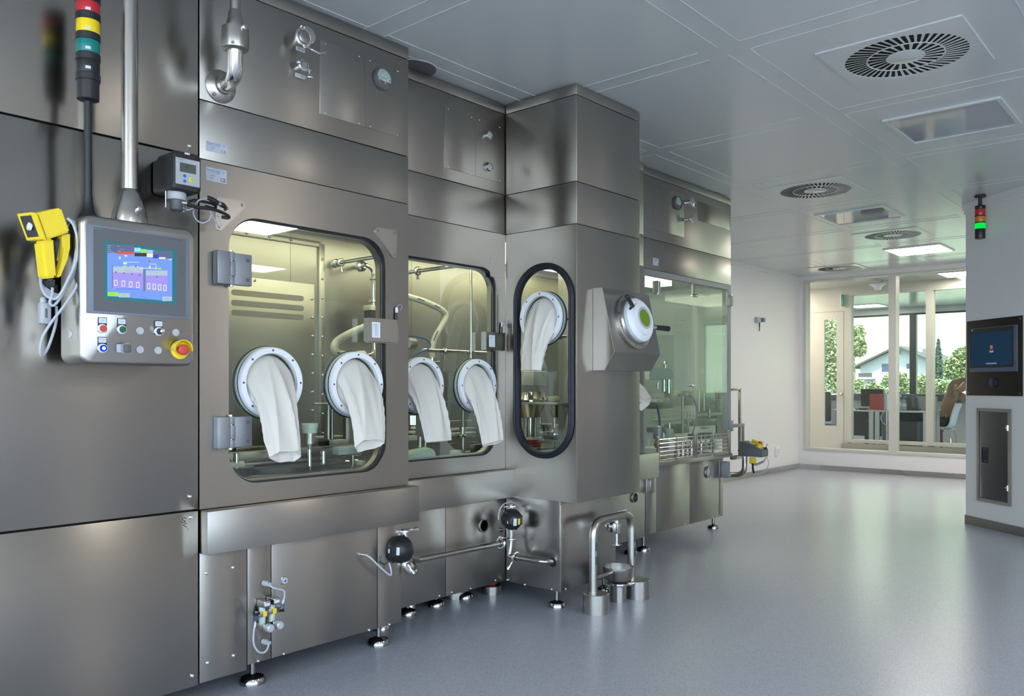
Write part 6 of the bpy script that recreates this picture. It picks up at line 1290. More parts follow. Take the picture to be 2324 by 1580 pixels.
for (x, y0, y1, X, r) in ((1290, 120, 1370, -3.2, .010), (320, 900, 1230, -3.15, .012), (440, 980, 1200, -3.2, .009)):
    o = MB(); o.cyl(ip(X, 'k', x, y0), ip(X, 'k', x, y1), r, n=14); part('post', o, ST2, l2)
o = MB(); p = ip(-3.2, 'k', 1280, 870); o.lathe(p, (0, 0, 1), [(.03, -.008), (.034, 0), (.012, .006), (.012, .03), (.018, .032), (.018, .045)], 24); part('hand_nut', o, STP, l2)
for i in range(6): p = ip(-3.3, 'k', 110 + i * 22, 680); o = MB(); o.cyl(p - Vector((0, 0, .012)), p + Vector((0, 0, .06)), .004, n=8); o.lathe(p, (0, 0, 1), [(.005, -.012), (.006, .006), (.003, .012)], 10); part('vial_needle', o, STP, l2)
wpk = thing('wiping_pad', 'folded pale green cloth pack lying on the second module window ledge', 'cloth pack', ip(-3.06, 'k', 400, 1480))
a = [ip(-3.05, 'k', *p) for p in ((30, 1290), (620, 1170), (700, 1270), (690, 1420), (210, 1490), (60, 1450))]
o = MB(); o.loft([[p + Vector((-.10, .02, .0)) for p in a], [p + Vector((-.05, .0, .008)) for p in a], a], True, True, True); bmesh.ops.bevel(o.bm, geom=o.bm.edges[:], offset=.006, segments=2, affect='EDGES'); part('pack', o, mat('cloth_green', (.46, .58, .50), .45, scale=40, bump=.6), wpk)
o = MB(); q = [ip(-3.046, 'k', *p) for p in ((380, 1300), (560, 1265), (560, 1285), (380, 1320))]; o.loft([q, [p + Vector((.002, 0, 0)) for p in q]], True, True, True); part('fold', o, mat('cloth_green_fold', (.55, .66, .58), .4), wpk)
# column chamber: stopper bowl on its stand
sbw = thing('stopper_bowl', 'polished vibrating bowl on a column over an orange bellows, seen in the narrow window', 'bowl feeder', ip(-3.2, 'g', 300, 1400))
Yb = 3.95
def gy(x, y): return onY(Yb, 'g', x, y)
k_ = (gy(400, 600).x - gy(300, 600).x) / 100
cb = gy(300, 620); B = Vector((cb.x, Yb, 0)); gzz = lambda y: onY(Yb, 'g', 300, y).z
o = MB(); o.lathe(B, (0, 0, 1), [(.05, gzz(880)), (110 * k_, gzz(870)), (200 * k_, gzz(640)), (230 * k_, gzz(625)), (230 * k_, gzz(600)), (195 * k_, gzz(600)), (180 * k_, gzz(560)), (175 * k_, gzz(480)), (160 * k_, gzz(478)), (150 * k_, gzz(600)), (.02, gzz(630))], 44); part('bowl', o, STP, sbw)
o = MB(); o.lathe(B, (0, 0, 1), [(80 * k_, gzz(1190)), (80 * k_, gzz(880))], 28); part('column', o, STP, sbw)
o = MB(); o.lathe(B, (0, 0, 1), [(140 * k_, gzz(1215)), (140 * k_, gzz(1185)), (60 * k_, gzz(1180))], 32); part('column_foot', o, MILK, sbw)
prof = []
for i in range(7): y = 1440 - i * 34; prof += [(140 * k_, gzz(y)), (115 * k_, gzz(y - 17))]
o = MB(); o.lathe(B, (0, 0, 1), prof, 32); part('bellows', o, ORNG, sbw, label='orange-red rubber bellows')
o = MB(); a = gy(120, 650); b = gy(910, 628); o.box((a.x, Yb - .12, a.z - .004), (b.x, Yb + .1, a.z + .008), .002); part('glass_shelf', o, GLB, sbw)
a = gy(118, 385); b = gy(380, 150); o = MB(); o.box((a.x - .1, Yb - .02, a.z), (b.x, Yb + .12, b.z), .008); part('cream_hood', o, MILK, sbw)
o = MB(); c_ = gy(640, 870); kk = k_; z2 = lambda y: onY(Yb + .05, 'g', 640, y).z; o.lathe((c_.x, Yb + .05, 0), (0, 0, 1), [(70 * kk, z2(870)), (105 * kk, z2(650)), (150 * kk, z2(545)), (145 * kk, z2(545)), (100 * kk, z2(650))], 32); part('side_hopper', o, STP, sbw)
l3 = thing('transfer_line', 'cream rails and drive parts low inside the narrow window', 'conveyor', gy(600, 1420))
Yl = 4.35
def gl(x, y): return onY(Yl, 'g', x, y)
for (x0, y0, x1, y1, m, nm) in ((140, 985, 760, 1035, CREAM, 'rail'), (140, 1045, 760, 1095, CREAM, 'rail'), (420, 1150, 760, 1210, STD, 'drive_box'), (410, 1290, 650, 1430, CREAM, 'slim_block'), (680, 1240, 760, 1430, CREAM, 'slim_block'), (640, 1240, 675, 1430, ST2, 'post'), (430, 1230, 760, 1245, STD, 'shelf')):
    a = gl(x0, y1); b = gl(x1, y0); o = MB(); o.box((a.x, Yl, a.z), (b.x, Yl + .05, b.z), .003); part(nm, o, m, l3)
for x in (445, 670): a = gl(x, 1040); b = gl(x, 880); o = MB(); o.cyl(a, b, .014, n=14); part('upright', o, ST2, l3)
for x in (525, 595): p = gl(x, 985); o = MB(); o.lathe(p - Vector((0, .01, 0)), (0, 0, -1), [(.018, 0), (.018, .015), (.006, .018), (.005, .06)], 14); part('hand_screw', o, DGREY, l3)
o = MB(); p = gl(630, 1120); o.lathe(p, (0, 0, 1), [(.06, -.01), (.06, .0), (.02, .012), (.02, .02)], 20); o.box(p - Vector((.08, .03, .008)), p + Vector((.0, .02, .012)), .004); part('latch_plate', o, STP, l3)
for (x, y, s_, lab) in ((1130, 1070, 1, 'short steel stub beside the narrow-window glove port, on its inner edge'), (1490, 1205, -1, 'steel stub low beside the narrow-window glove port'), (1530, 1045, -1, 'round steel stub higher beside the narrow-window glove port')):
    p = onY(YR + .05, 'F', x, y); t = thing('pin_stub', lab, 'fitting', p, 'stubs in the narrow window'); o = MB(); o.cyl(p - Vector((.03 * s_, 0, 0)), p + Vector((.012 * s_, 0, 0)), .008, n=12); part('shaft', o, STP, t); o = MB(); o.lathe(p + Vector((.010 * s_, 0, 0)), (s_, 0, 0), [(.012, 0), (.012, .014), (.008, .016)], 14); part('tip', o, BLK, t)
# ================================================================ inside the capping machine
cm = thing('capping_unit', 'white capping head, cream rails and steel posts behind the greenish glass doors', 'capping unit', (-3.6, 5.3, zb))
def hx_(X, x, y): return onX(X, 'h', x, y)
def hbox(nm, x0, y0, x1, y1, X, dp, m, bev=.004):
    a = hx_(X, x0, y1); b = hx_(X, x1, y0); o = MB(); o.box((X - dp, a.y, a.z), (X, b.y, b.z), bev); return part(nm, o, m, cm)
a = hx_(-3.4, 240, 250); b = hx_(-3.4, 475, 100); o = MB(FX(-3.4)); P = [(a.y - .1, a.z), (b.y, a.z), (b.y, (a.z * .35 + b.z * .65)), (b.y - .05, b.z), (a.y - .1, b.z)]; o.prism(P, -.25, 0); part('capping_head', o, WHT, cm, label='white capping head')
o = MB(); p = hx_(-3.5, 362, 100); o.cyl(p, p + Vector((0, 0, .04)), .014, n=12); o.ball(p + Vector((0, 0, .045)), .018, 8); part('head_knob', o, STP, cm)
for (x, y0, y1, X, r, m) in ((410, 250, 440, -3.42, .022, STP), (345, 250, 420, -3.46, .018, STP), (260, 290, 380, -3.42, .01, STP), (605, 480, 1000, -3.3, .010, ST2), (828, 400, 690, -3.7, .006, STP), (898, 440, 690, -3.7, .006, STP), (420, 850, 1010, -3.35, .015, STP), (970, 660, 770, -3.45, .014, ST2), (335, 990, 1100, -3.3, .02, STP), (678, 690, 900, -3.4, .009, ST2)):
    o = MB(); o.cyl(hx_(X, x, y0), hx_(X, x, y1), r, n=14); part('post', o, m, cm)
for args in (('feed_rail', 240, 655, 730, 690, -3.35, .02, CREAM), ('feed_rail', 240, 740, 600, 775, -3.38, .03, CREAM), ('feed_rail', 240, 775, 730, 840, -3.33, .03, MILK), ('feed_rail', 730, 705, 1175, 765, -3.5, .04, MILK), ('cream_block', 250, 525, 340, 570, -3.35, .05, MILK), ('motor_box', 240, 500, 430, 660, -3.6, .1, STD), ('motor_box', 430, 350, 500, 640, -3.7, .06, ST2), ('dark_unit', 810, 790, 1080, 900, -3.55, .15, STD), ('side_panel', 1080, 390, 1215, 1080, -3.75, .02, ST2), ('white_wedge', 905, 898, 970, 935, -3.35, .04, WHT), ('drive_block', 520, 860, 700, 1000, -3.5, .12, STD), ('drive_block', 280, 900, 480, 990, -3.55, .12, STD), ('drive_block', 880, 990, 1100, 1080, -3.5, .15, DGREY), ('grey_block', 680, 780, 730, 850, -3.36, .04, MILK), ('rear_panel', 470, 400, 1080, 620, -3.95, .02, ST1), ('vent_panel', 790, 490, 1265, 830, -4.08, .01, STD)):
    hbox(*args)
o = MB(); a = hx_(-3.25, 370, 1165); b = hx_(-3.25, 470, 1165); o.cyl(hx_(-3.25, 250, 1150), a, .028, n=16); part('roller_shaft', o, ST2, cm)
o = MB(); o.lathe(a, (0, 1, 0), [(.045, 0), (.05, .01), (.05, (b.y - a.y) * .6), (.035, b.y - a.y)], 24); part('white_roller', o, WHT, cm)
o = MB(); o.lathe(hx_(-3.35, 415, 990), (0, 0, 1), [(.03, -.05), (.035, -.04), (.035, .03), (.02, .035)], 20); part('white_cap', o, WHT, cm)
o = MB(); o.tube(smoothpath([hx_(-3.3, *p) for p in ((248, 600), (265, 680), (282, 790), (280, 900), (240, 1100))], 6), .008, 8); part('blue_hose', o, BLUE, cm, label='blue hose')
o = MB(); o.tube(smoothpath([hx_(-3.4, *p) for p in ((600, 470), (680, 465), (750, 520), (790, 620), (790, 800), (740, 1000), (715, 1130))], 6), .006, 8); part('blue_hose', o, BLUE, cm, label='blue hose')
o = MB(); p = hx_(-3.35, 640, 470); o.tube([p + Vector((0, -.1, 0)), p + Vector((0, .06, 0))], .008, 8); o.ball(p + Vector((0, .03, .0)), .014, 6); part('nozzle_bar', o, STP, cm)
for i in range(5): q = hx_(-3.3, 540 + i * 60, 1040); o = MB(); o.lathe((q.x, q.y, zb + .002), (0, 0, 1), [(.03, 0), (.03, .05), (.014, .06), (.014, .11)], 14); part('cam_post', o, ST2 if i % 2 else STD, cm)
for i in range(5): q = hx_(-3.3, 860 + i * 70, 1040); o = MB(); o.lathe((q.x - .05, q.y, zb + .002), (0, 0, 1), [(.022, 0), (.022, .07), (.01, .08), (.01, .14)], 14); part('cam_post', o, ST2 if i % 2 else MILK, cm)
# ================================================================ corridor, office, outdoors
Y2 = 13.0
mb = MB(); mb.box((-7.9, YB + .14, 0), (-7.7, OFFY + .2, HC)); struct('wall_west', mb, WALLM)
mb = MB(); mb.box((-7.7, YB + .02, 0), (XL - .12, YB + .14, HC)); struct('wall_corridor', mb, WALLM)
gx0 = onY(Y2, 'p', 1932.5, 800).x; gx1 = onY(Y2, 'p', 2103, 800).x; gx2 = onY(Y2, 'p', 2117, 800).x
gz0, gz1 = .345, 2.55
dx0, dx1, dz1_ = -5.30, onY(Y2, 'O', 665, 900).x, onY(Y2, 'O', 400, 640).z
mb = MB()
mb.box((-7.7, Y2, 0), (dx0 - .06, Y2 + .1, HC)); mb.box((dx0 - .06, Y2, dz1_ + .004), (gx0 - .045, Y2 + .1, HC)); mb.box((dx1 + .004, Y2, 0), (gx0 - .045, Y2 + .1, dz1_ + .004))
mb.box((gx0 - .045, Y2, gz1 + .05), (3.0, Y2 + .1, HC)); mb.box((gx0 - .045, Y2, 0), (3.0, Y2 + .1, .10)); mb.box((3.0, Y2, 0), (RX, Y2 + .1, HC))
struct('wall_office', mb, FRM)
ps = [(gx1 + gx2) / 2 + i * 1.45 for i in range(4)]
glazing('window_2', gx0, 3.0 - .05, gz0, gz1, Y2, .1, .05, FRM, ps, .10)
mb = MB(); mb.box((gx0 - .14, Y2 - .05, 0), (3.0, Y2 - .001, .285), .004); struct('baseboard_office', mb, ST2)
# door
mb = MB(FY(Y2 - .005)); ax, az = xz(Y2, 'P', 480, 665); bx, bz = xz(Y2, 'O', 587, 715)
mb.frm(dx0, .005, dx1, dz1_, ax, az, bx, bz, .003, -.045, 0, 2); dr = struct('door_1', mb, FRM)
o = MB(); o.quad((ax, Y2 + .02, az), (bx, Y2 + .02, az), (bx, Y2 + .02, bz), (ax, Y2 + .02, bz)); part('door_pane', o, GLS, dr, flat=True)
hx, hz = xz(Y2, 'P', 685, 290)
o = MB(FY(Y2 - .005)); o.lathe((hx, hz, 0), (0, 0, 1), [(.026, 0), (.026, .008), (.011, .012), (.011, .05)], 18); o.tube(roundpath([(hx, hz, .02), (hx, hz, .052), (hx - .13, hz - .004, .052)], .015), .010, 10); part('door_handle', o, STP, dr)
# exit sign on the post
sx = onY(Y2 - .05, 'O', 655, 500).x; s0 = onY(Y2 - .05, 'O', 665, 570).z; s1 = onY(Y2 - .05, 'O', 665, 435).z
sg = thing('exit_sign', 'small green escape sign above the door behind the glass partition', 'sign', (sx, Y2 - .1, s0)); F_ = FX(sx)
o = MB(F_); o.box((Y2 - .12, s0, -.015), (Y2 - .002, s1, 0), .002); part('plate', o, WHT, sg)
o = MB(F_); o.box((Y2 - .115, s0 + .008, 0), (Y2 - .007, s1 - .008, .001)); part('green_field', o, mat('sign_green', (.01, .22, .12), .4, emit=.25), sg, label='green sign face')
o = MB(F_); ym_ = Y2 - .06; zm_ = (s0 + s1) / 2; o.ball((ym_, zm_ + .05, .002), .012, 6, (1, 1, .1)); o.box((ym_ - .015, zm_ - .02, .001), (ym_ + .015, zm_ + .035, .002)); o.box((ym_ - .045, zm_ - .07, .001), (ym_ - .02, zm_ - .01, .002)); o.box((ym_ + .01, zm_ - .07, .001), (ym_ + .03, zm_ - .02, .002)); part('running_figure_symbol', o, WHT, sg)
# corridor ceiling
p = onZ(HC, 'p', 1992, 637)
t = thing('smoke_detector', 'white bell-shaped fitting hanging from the corridor ceiling behind the glass', 'detector', (p.x, p.y, HC - .14))
o = MB(); o.lathe((p.x, p.y, HC), (0, 0, -1), [(.07, 0), (.055, .03), (.06, .05)], 28); part('base', o, WHT, t)
o = MB(); o.lathe((p.x, p.y, HC), (0, 0, -1), [(.125, .05), (.128, .056), (.085, .072), (.055, .10), (.045, .135)], 28); part('bell_housing', o, WHT, t)
p = onZ(HC, 'O', 1940, 205); lamp(p.x + .1, p.y, True, 'glowing ceiling light of the corridor beyond the glass partition', 'square ceiling lights')
p = onZ(HC, 'O', 930, 562); lamp(p.x, p.y, True, 'glowing ceiling light in the office, seen above the desks', 'square ceiling lights')
# office outer wall with the view
oz0 = onY(OFFY, 'p', 1933, 893).z; oz1 = onY(OFFY, 'p', 1933, 718).z
mb = MB(); mb.box((-7.7, OFFY, 0), (RX, OFFY + .2, oz0 - .14)); mb.box((-7.7, OFFY, oz1), (RX, OFFY + .2, HC)); mb.box((-7.9, OFFY, oz0 - .14), (-7.5, OFFY + .2, oz1)); mb.box((3, OFFY, oz0 - .14), (RX, OFFY + .2, oz1)); struct('wall_outer', mb, WALLM)
WFR = mat('window_frame_dark', (.06, .07, .07), .4)
pm = onY(OFFY, 'p', 2070, 800).x
glazing('window_3', -7.5, 3.0, oz0, oz1 - .03, OFFY + .06, .08, .03, WFR, (pm - 2.1, pm, pm + 2.1, pm + 4.2), .12)
mb = MB(); mb.box((-7.5, OFFY - .16, oz0 - .14), (3, OFFY + .05, oz0 - .005), .004); struct('trim_4', mb, mat('sill_trunking', (.10, .11, .13), .4))
# ---------------------------------------------------------------- office furniture
DESKW = mat('desk_white', (.72, .73, .75), .4); DPAN = mat('desk_panel', (.035, .04, .055), .55)
def PY(Y, k, x, y): return onY(Y, k, x, y)
YD1 = 15.0
def desk(x0, x1, label):
    t = thing('office_desk', label, 'desk', ((x0 + x1) / 2, YD1 + .4, 0), 'white office desks')
    o = MB(); o.box((x0, YD1, .715), (x1, YD1 + .8, .74), .003); part('desk_top', o, DESKW, t)
    for lx in (x0 + .04, x1 - .04):
        for ly in (YD1 + .04, YD1 + .76):
            o = MB(); o.box((lx - .035, ly - .03, 0), (lx + .035, ly + .03, .715), .003); part('leg', o, DESKW, t)
    o = MB(); o.box((x0 + .08, YD1 + .72, .25), (x1 - .08, YD1 + .74, .70)); part('modesty_panel', o, DPAN, t)
    return t
xa = PY(YD1, 'P', 560, 480).x; xm = PY(YD1, 'P', 1070, 480).x; xe = PY(YD1, 'P', 1640, 480).x
desk(xa, xm - .01, 'white desk with the red binder, behind the first pane of the glazed partition'); desk(xm + .01, xe + .1, 'white desk with bottles and laptop, behind the middle frame post')
t = thing('drawer_pedestal', 'dark grey drawer unit under the desk with the red binder', 'drawer unit', (xm - .6, YD1 + .35, 0))
o = MB(); o.box((xa + .55, YD1 + .1, .03), (xm - .09, YD1 + .65, .58), .005); part('body', o, DPAN, t)
for i in range(3):
    o = MB(); o.box((xa + .57, YD1 + .09, .06 + i * .17), (xm - .11, YD1 + .1, .215 + i * .17), .002); part('drawer', o, DPAN, t)
t = thing('low_cabinet', 'dark low cabinet under the desk with bottles', 'cabinet', (xm + .6, YD1 + .4, 0))
o = MB(); o.box((xm + .2, YD1 + .12, .02), (xe - .1, YD1 + .68, .55), .005); part('body', o, DPAN, t)
o = MB(); o.box((xm + .22, YD1 + .11, .04), ((xm + xe) / 2, YD1 + .12, .53), .002); part('door', o, DPAN, t)
o = MB(); o.box(((xm + xe) / 2 + .01, YD1 + .11, .04), (xe - .12, YD1 + .12, .53), .002); part('door', o, DPAN, t)
# monitor
Ym = YD1 + .45; a = PY(Ym, 'P', 965, 395); b = PY(Ym, 'P', 1150, 225)
t = thing('computer_monitor', 'black monitor tilted back behind the red binder', 'monitor', ((a.x + b.x) / 2, Ym, .74))
o = MB(at(((a.x + b.x) / 2, Ym, .80), (1, .25, 0), (-.1, .25, 1))); o.box((-.19, 0, -.025), (.19, .32, .015), .006); part('screen_housing', o, BLK, t)
o = MB(); o.lathe(((a.x + b.x) / 2, Ym + .03, .74), (0, 0, 1), [(.10, 0), (.10, .012), (.025, .02), (.02, .12)], 20); part('stand', o, BLK, t)
a = PY(Ym - .15, 'P', 1020, 478); b = PY(Ym - .15, 'P', 1195, 288)
t = thing('ring_binder', 'brick-red ring binder standing on the white desk', 'binder', ((a.x + b.x) / 2, Ym - .15, .74))
o = MB(); o.box((a.x, Ym - .15, .742), (b.x, Ym - .135, b.z), .002); o.box((a.x, Ym - .08, .742), (b.x, Ym - .065, b.z), .002); o.box((a.x, Ym - .15, .742), (a.x + .006, Ym - .065, b.z)); part('cover', o, mat('binder_red', (.50, .09, .07), .5), t)
o = MB(); o.box((a.x + .02, Ym - .133, .75), (b.x - .01, Ym - .083, b.z - .01)); part('paper_block', o, WHT, t)
o = MB(); o.box((b.x, Ym - .15, .742), (b.x + .05, Ym - .065, b.z), .002); part('spine_label', o, TAG, t, label='pale spine label')
PET = pane('bottle_plastic', (.80, .86, .95), 1.6, .45)
def bottle(k, x, y0, y1, label, h0):
    p = PY(Ym - .2, k, x, y0); q = PY(Ym - .2, k, x, y1); h = q.z - .742
    t = thing('water_bottle', label, 'bottle', (p.x, Ym - .2, .742), 'plastic water bottles')
    o = MB(); o.lathe((p.x, Ym - .2, .742), (0, 0, 1), [(.03, 0), (.042, .01), (.042, h * .55), (.036, h * .6), (.042, h * .66), (.016, h * .9), (.014, h * .95)], 20); part('body', o, PET, t)
    o = MB(); o.lathe((p.x, Ym - .2, .742), (0, 0, 1), [(.0165, h * .92), (.0165, h)], 16); part('cap', o, BLUE, t)
    o = MB(); o.lathe((p.x, Ym - .2, .742), (0, 0, 1), [(.0425, h * .25), (.0425, h * .45)], 20); part('label_band', o, TAG, t)
bottle('P', 1382, 480, 265, 'taller clear water bottle beside the dark laptop', 0); bottle('P', 1438, 480, 300, 'shorter blue-tinted water bottle beside the dark laptop', 0)
def laptop(x, Yl, label, m, w=.33, lean=.35):
    t = thing('laptop', label, 'laptop', (x, Yl, .742), 'open laptops')
    o = MB(); o.box((x - w / 2, Yl - .1, .742), (x + w / 2, Yl + .13, .757), .003); part('keyboard_base', o, m, t)
    o = MB(at((x, Yl - .1, .757), (1, 0, 0), (.0, -lean, 1))); o.box((-w / 2, 0, -.006), (w / 2, .23, .004), .003); part('lid', o, m, t)
laptop(PY(Ym - .1, 'P', 1500, 480).x, Ym - .06, 'dark open laptop seen from behind beside the bottles', DGREY)
laptop(PY(Ym + .1, 'P', 1725, 470).x, Ym + .12, 'grey open laptop partly behind the inner frame post', GREY, .34, .1)
p = PY(Ym - .3, 'P', 868, 458); t = single('computer_mouse', 'black mouse on the white desk before the monitor', 'mouse', MB().ball((p.x, Ym - .3, .757), .05, 8, (.7, 1.1, .32)), BLK)
p = PY(Ym - .3, 'P', 945, 460); o = MB(); o.box((p.x - .07, Ym - .34, .742), (p.x + .07, Ym - .24, .775), .01); single('desk_phone', 'flat black phone on the white desk beside the mouse', 'phone', o, BLK)
# yellow cable loop under the desks
c = PY(YD1 - .03, 'P', 1262, 575); pts = []
for i in range(19):
    a = math.radians(130 + i * 15.5); pts.append((c.x + .145 * math.cos(a) * 1.0, YD1 - .02, c.z + .135 * math.sin(a)))
pts = [(pts[0][0] + .05, YD1 + .04, .745)] + pts + [(pts[-1][0] - .02, YD1 + .04, .745)]
single('yellow_cable', 'pale yellow cable hanging in a loop from the desk edge', 'cable', MB().tube(smoothpath(pts, 3), .008, 8), CREAM)
# office chair behind the door pane
cx = PY(14.5, 'P', 470, 560).x; t = thing('office_chair', 'black office chair with a blue seat seen through the door pane', 'chair', (cx, 14.5, 0))
o = MB(); o.box((cx - .25, 14.3, .43), (cx + .24, 14.75, .50), .03); part('seat', o, mat('blue_fabric', (.05, .09, .25), .8), t)
o = MB(at((cx - .05, 14.36, .55), (1, .4, 0), (.02, -.05, 1))); o.box((-.22, 0, -.03), (.22, .52, .03), .03); part('backrest', o, BLK, t)
o = MB(); o.cyl((cx, 14.5, .1), (cx, 14.5, .43), .025)
part('gas_column', o, STP, t)
for i in range(5):
    a = 2 * PI * i / 5; o = MB(); o.tube([(cx, 14.5, .1), (cx + .28 * math.cos(a), 14.5 + .28 * math.sin(a), .06)], .018, 8); o.ball((cx + .28 * math.cos(a), 14.5 + .28 * math.sin(a), .03), .03, 6); part('leg', o, BLK, t)
# ---------------------------------------------------------------- seated person
Yp = 16.0
def LP(x, y, d=0): v = onY(Yp, 'l', x, y); return Vector((v.x, Yp + d, v.z))
sc_ = t = thing('shell_chair', 'white plastic shell chair the person leans back on', 'chair', (LP(1000, 1200).x, Yp, 0))
o = MB(); prof = [LP(640, 1160), LP(800, 1172), LP(980, 1190), LP(1070, 1180), LP(1120, 1110), LP(1150, 980), LP(1200, 820), LP(1255, 690)]
prof = smoothpath(prof, 4); o.loft([[p + Vector((0, -.21, 0)) for p in prof], [p + Vector((0, -.1, -.008)) for p in prof], [p + Vector((0, .1, -.008)) for p in prof], [p + Vector((0, .21, 0)) for p in prof], [p + Vector((.018, .21, -.018)) for p in prof], [p + Vector((.018, -.21, -.018)) for p in prof], [p + Vector((0, -.21, 0)) for p in prof]], False)
part('shell', o, WHT, t)
zs = LP(1000, 1215).z
for sx_, kx in ((-1, LP(760, 1215)), (1, LP(1120, 1215))):
    for dy in (-.2, .2):
        o = MB(); o.tube([(LP(950, 1200).x, Yp + dy * .6, zs + .01), (kx.x, Yp + dy * .8, zs - .04), (kx.x + sx_ * .05, Yp + dy, .005)], .009, 8); part('leg', o, STP, t)
per = thing('person', 'person in a tan jacket and dark trousers leaning back on a white chair', 'person', (LP(1000, 1180).x, Yp, 0))
J = {}; E_ = []; R_ = {}
def jn(n, p, r, par=None):
    J[n] = (Vector(p), r); 
    if par: E_.append((par, n))
jn('pelvis', LP(1000, 1085), .115); jn('waist', LP(985, 960), .12, 'pelvis'); jn('chest', LP(1050, 720), .135, 'waist'); jn('neckb', LP(1170, 490), .10, 'chest'); jn('neck', LP(1270, 430), .055, 'neckb'); jn('head0', LP(1360, 370), .075, 'neck'); jn('head1', LP(1480, 270), .095, 'head0'); jn('head2', LP(1560, 200), .06, 'head1')
for s_, n in ((-1, 'n'), (1, 'f')):
    d = s_ * .19
    jn('sh' + n, LP(1150, 480, d), .075, 'neckb'); jn('el' + n, LP(1215, 270, d * 1.5), .055, 'sh' + n); jn('wr' + n, LP(1440, 190, d * .7), .034, 'el' + n); jn('palm' + n, LP(1500, 200, d * .45), .032, 'wr' + n)
    for i in range(4): jn(f'fa{n}{i}', LP(1530 + 5 * i, 190 + 16 * i, d * .25), .011, 'palm' + n); jn(f'fb{n}{i}', LP(1560 + 4 * i, 205 + 16 * i, d * .05), .009, f'fa{n}{i}')
    jn('th' + n, LP(1490, 235, d * .4), .012, 'palm' + n); jn('tb' + n, LP(1510, 262, d * .3), .010, 'th' + n)
    d = s_ * .10
    jn('hip' + n, LP(960, 1100, d), .088, 'pelvis'); jn('kn' + n, LP(520, 1035, d * 1.3), .062, 'hip' + n); jn('an' + n, LP(400, 1420, d * 1.3), .042, 'kn' + n); jn('toe' + n, LP(280, 1480, d * 1.3), .035, 'an' + n)
names = list(J); me = bpy.data.meshes.new('body'); me.from_pydata([J[n][0] for n in names], [(names.index(a), names.index(b)) for a, b in E_], [])
tmp = bpy.data.objects.new('body', me); COL.objects.link(tmp); md = tmp.modifiers.new('skin', 'SKIN'); md.use_smooth_shade = True; tmp.modifiers.new('sub', 'SUBSURF').levels = 1
for i, n in enumerate(names): sv = me.skin_vertices[0].data[i]; sv.radius = (J[n][1], J[n][1]); sv.use_root = (n == 'pelvis')
bpy.context.view_layer.update(); dg = bpy.context.evaluated_depsgraph_get()
bme = bpy.data.meshes.new_from_object(tmp.evaluated_get(dg)); bpy.data.objects.remove(tmp)
bo = bpy.data.objects.new('body', bme); COL.objects.link(bo); bo.parent = per
TAN = mat('tan_jacket', (.30, .18, .11), .85, scale=200); TRS = mat('dark_trousers', (.035, .04, .05), .8); SKN = mat('skin', (.55, .33, .24), .5)
bme.materials.clear()
for m_ in (TAN, TRS, SKN): bme.materials.append(m_)
wp = wpos(per)
for v in bme.vertices: v.co -= wp
def nearest(p):
    best = None
    for a, b in E_:
        A, B = J[a][0] - wp, J[b][0] - wp; ab = B - A; k_ = max(0, min(1, (p - A).dot(ab) / max(ab.length_squared, 1e-9))); d = (A + ab * k_ - p).length - (J[a][1] * (1 - k_) + J[b][1] * k_)
        if best is None or d < best[0]: best = (d, b, k_)
    return best[1], best[2]
for pl in bme.polygons:
    n, k_ = nearest(pl.center); pl.use_smooth = True
    pl.material_index = 2 if (n.startswith(('head', 'palm', 'fa', 'fb', 'th', 'tb')) or n == 'neck' and k_ > .5) else 1 if n.startswith(('hip', 'kn', 'an', 'toe')) else 0
o = MB(); h_ = J['head1'][0]; o.ball(h_ + Vector((.035, 0, .02)), .115, 10, (1, .85, 1)); part('hair', o, mat('dark_hair', (.03, .02, .015), .7), per, label='dark hair')
o = MB(); f_ = h_ + Vector((-.085, 0, .03)); o.ball(f_, .018, 6, (1, .7, 1.4)); part('nose', o, SKN, per)
for dy in (-.035, .035): o = MB(); o.ball(f_ + Vector((.008, dy, .03)), .011, 6); part('eye', o, BLK, per)
o = MB(); o.box(f_ + Vector((.002, -.022, -.045)), f_ + Vector((.012, .022, -.036)), .003); part('mouth', o, RED, per)
o = MB(); o.ball(LP(1330, 590), .085, 8, (.9, 1.2, 1.1)); part('jacket_hood', o, TAN, per)
# red crate under the far desk
a = LP(700, 1480, .5); o = MB(); t = thing('red_crate', 'dull red crate on the office floor under the person\'s chair', 'crate', (LP(780, 1400, .5).x, Yp + .6, 0))
x_ = onY(Yp + .6, 'l', 700, 1300).x; x2_ = onY(Yp + .6, 'l', 870, 1300).x
o = MB(); o.box((x_ - .1, Yp + .45, 0), (x2_, Yp + .8, .34), .01); part('box', o, mat('crate_red', (.25, .05, .06), .6), t)
o = MB(); o.box((x_ - .11, Yp + .44, .32), (x2_ + .01, Yp + .81, .36), .006); part('rim', o, mat('crate_rim', (.2, .05, .06), .6), t)
# ---------------------------------------------------------------- outdoors
GRS = mat('meadow_grass', (.17, .20, .13), .9, scale=.6, var=.05)
mb = MB(); nx, ny = 24, 30; grid = []
for j in range(ny + 1):
    y = 17.6 + (j / ny) ** 1.6 * 330; row = []
    for i in range(nx + 1):
        x = -260 + 420 * i / nx; z = -1.6 + (max(0, y - 95) ** 1.12) * .40 + 1.0 * noise.noise(Vector((x * .02, y * .02, 0)))* min(1, max(0, y - 40) / 60)
        row.append(mb.v((x, y, z)))
    grid.append(row)
for j in range(ny):
    for i in range(nx): mb.f((grid[j][i], grid[j][i + 1], grid[j + 1][i + 1], grid[j + 1][i]))
struct('ground_meadow', mb, GRS)
mb = MB(); mb.box((-60, -60, -1.8), (60, 17.5, -.25)); struct('ground_yard', mb, mat('yard_paving', (.45, .46, .46), .9))
HW = mat('house_render', (.27, .27, .275), .8); HRF = mat('house_roof', (.035, .033, .028), .8); HWN = mat('house_glass', (.02, .03, .055), .3)
Yh = 92.0
def HP(k, x, y): return onY(Yh, k, x, y)
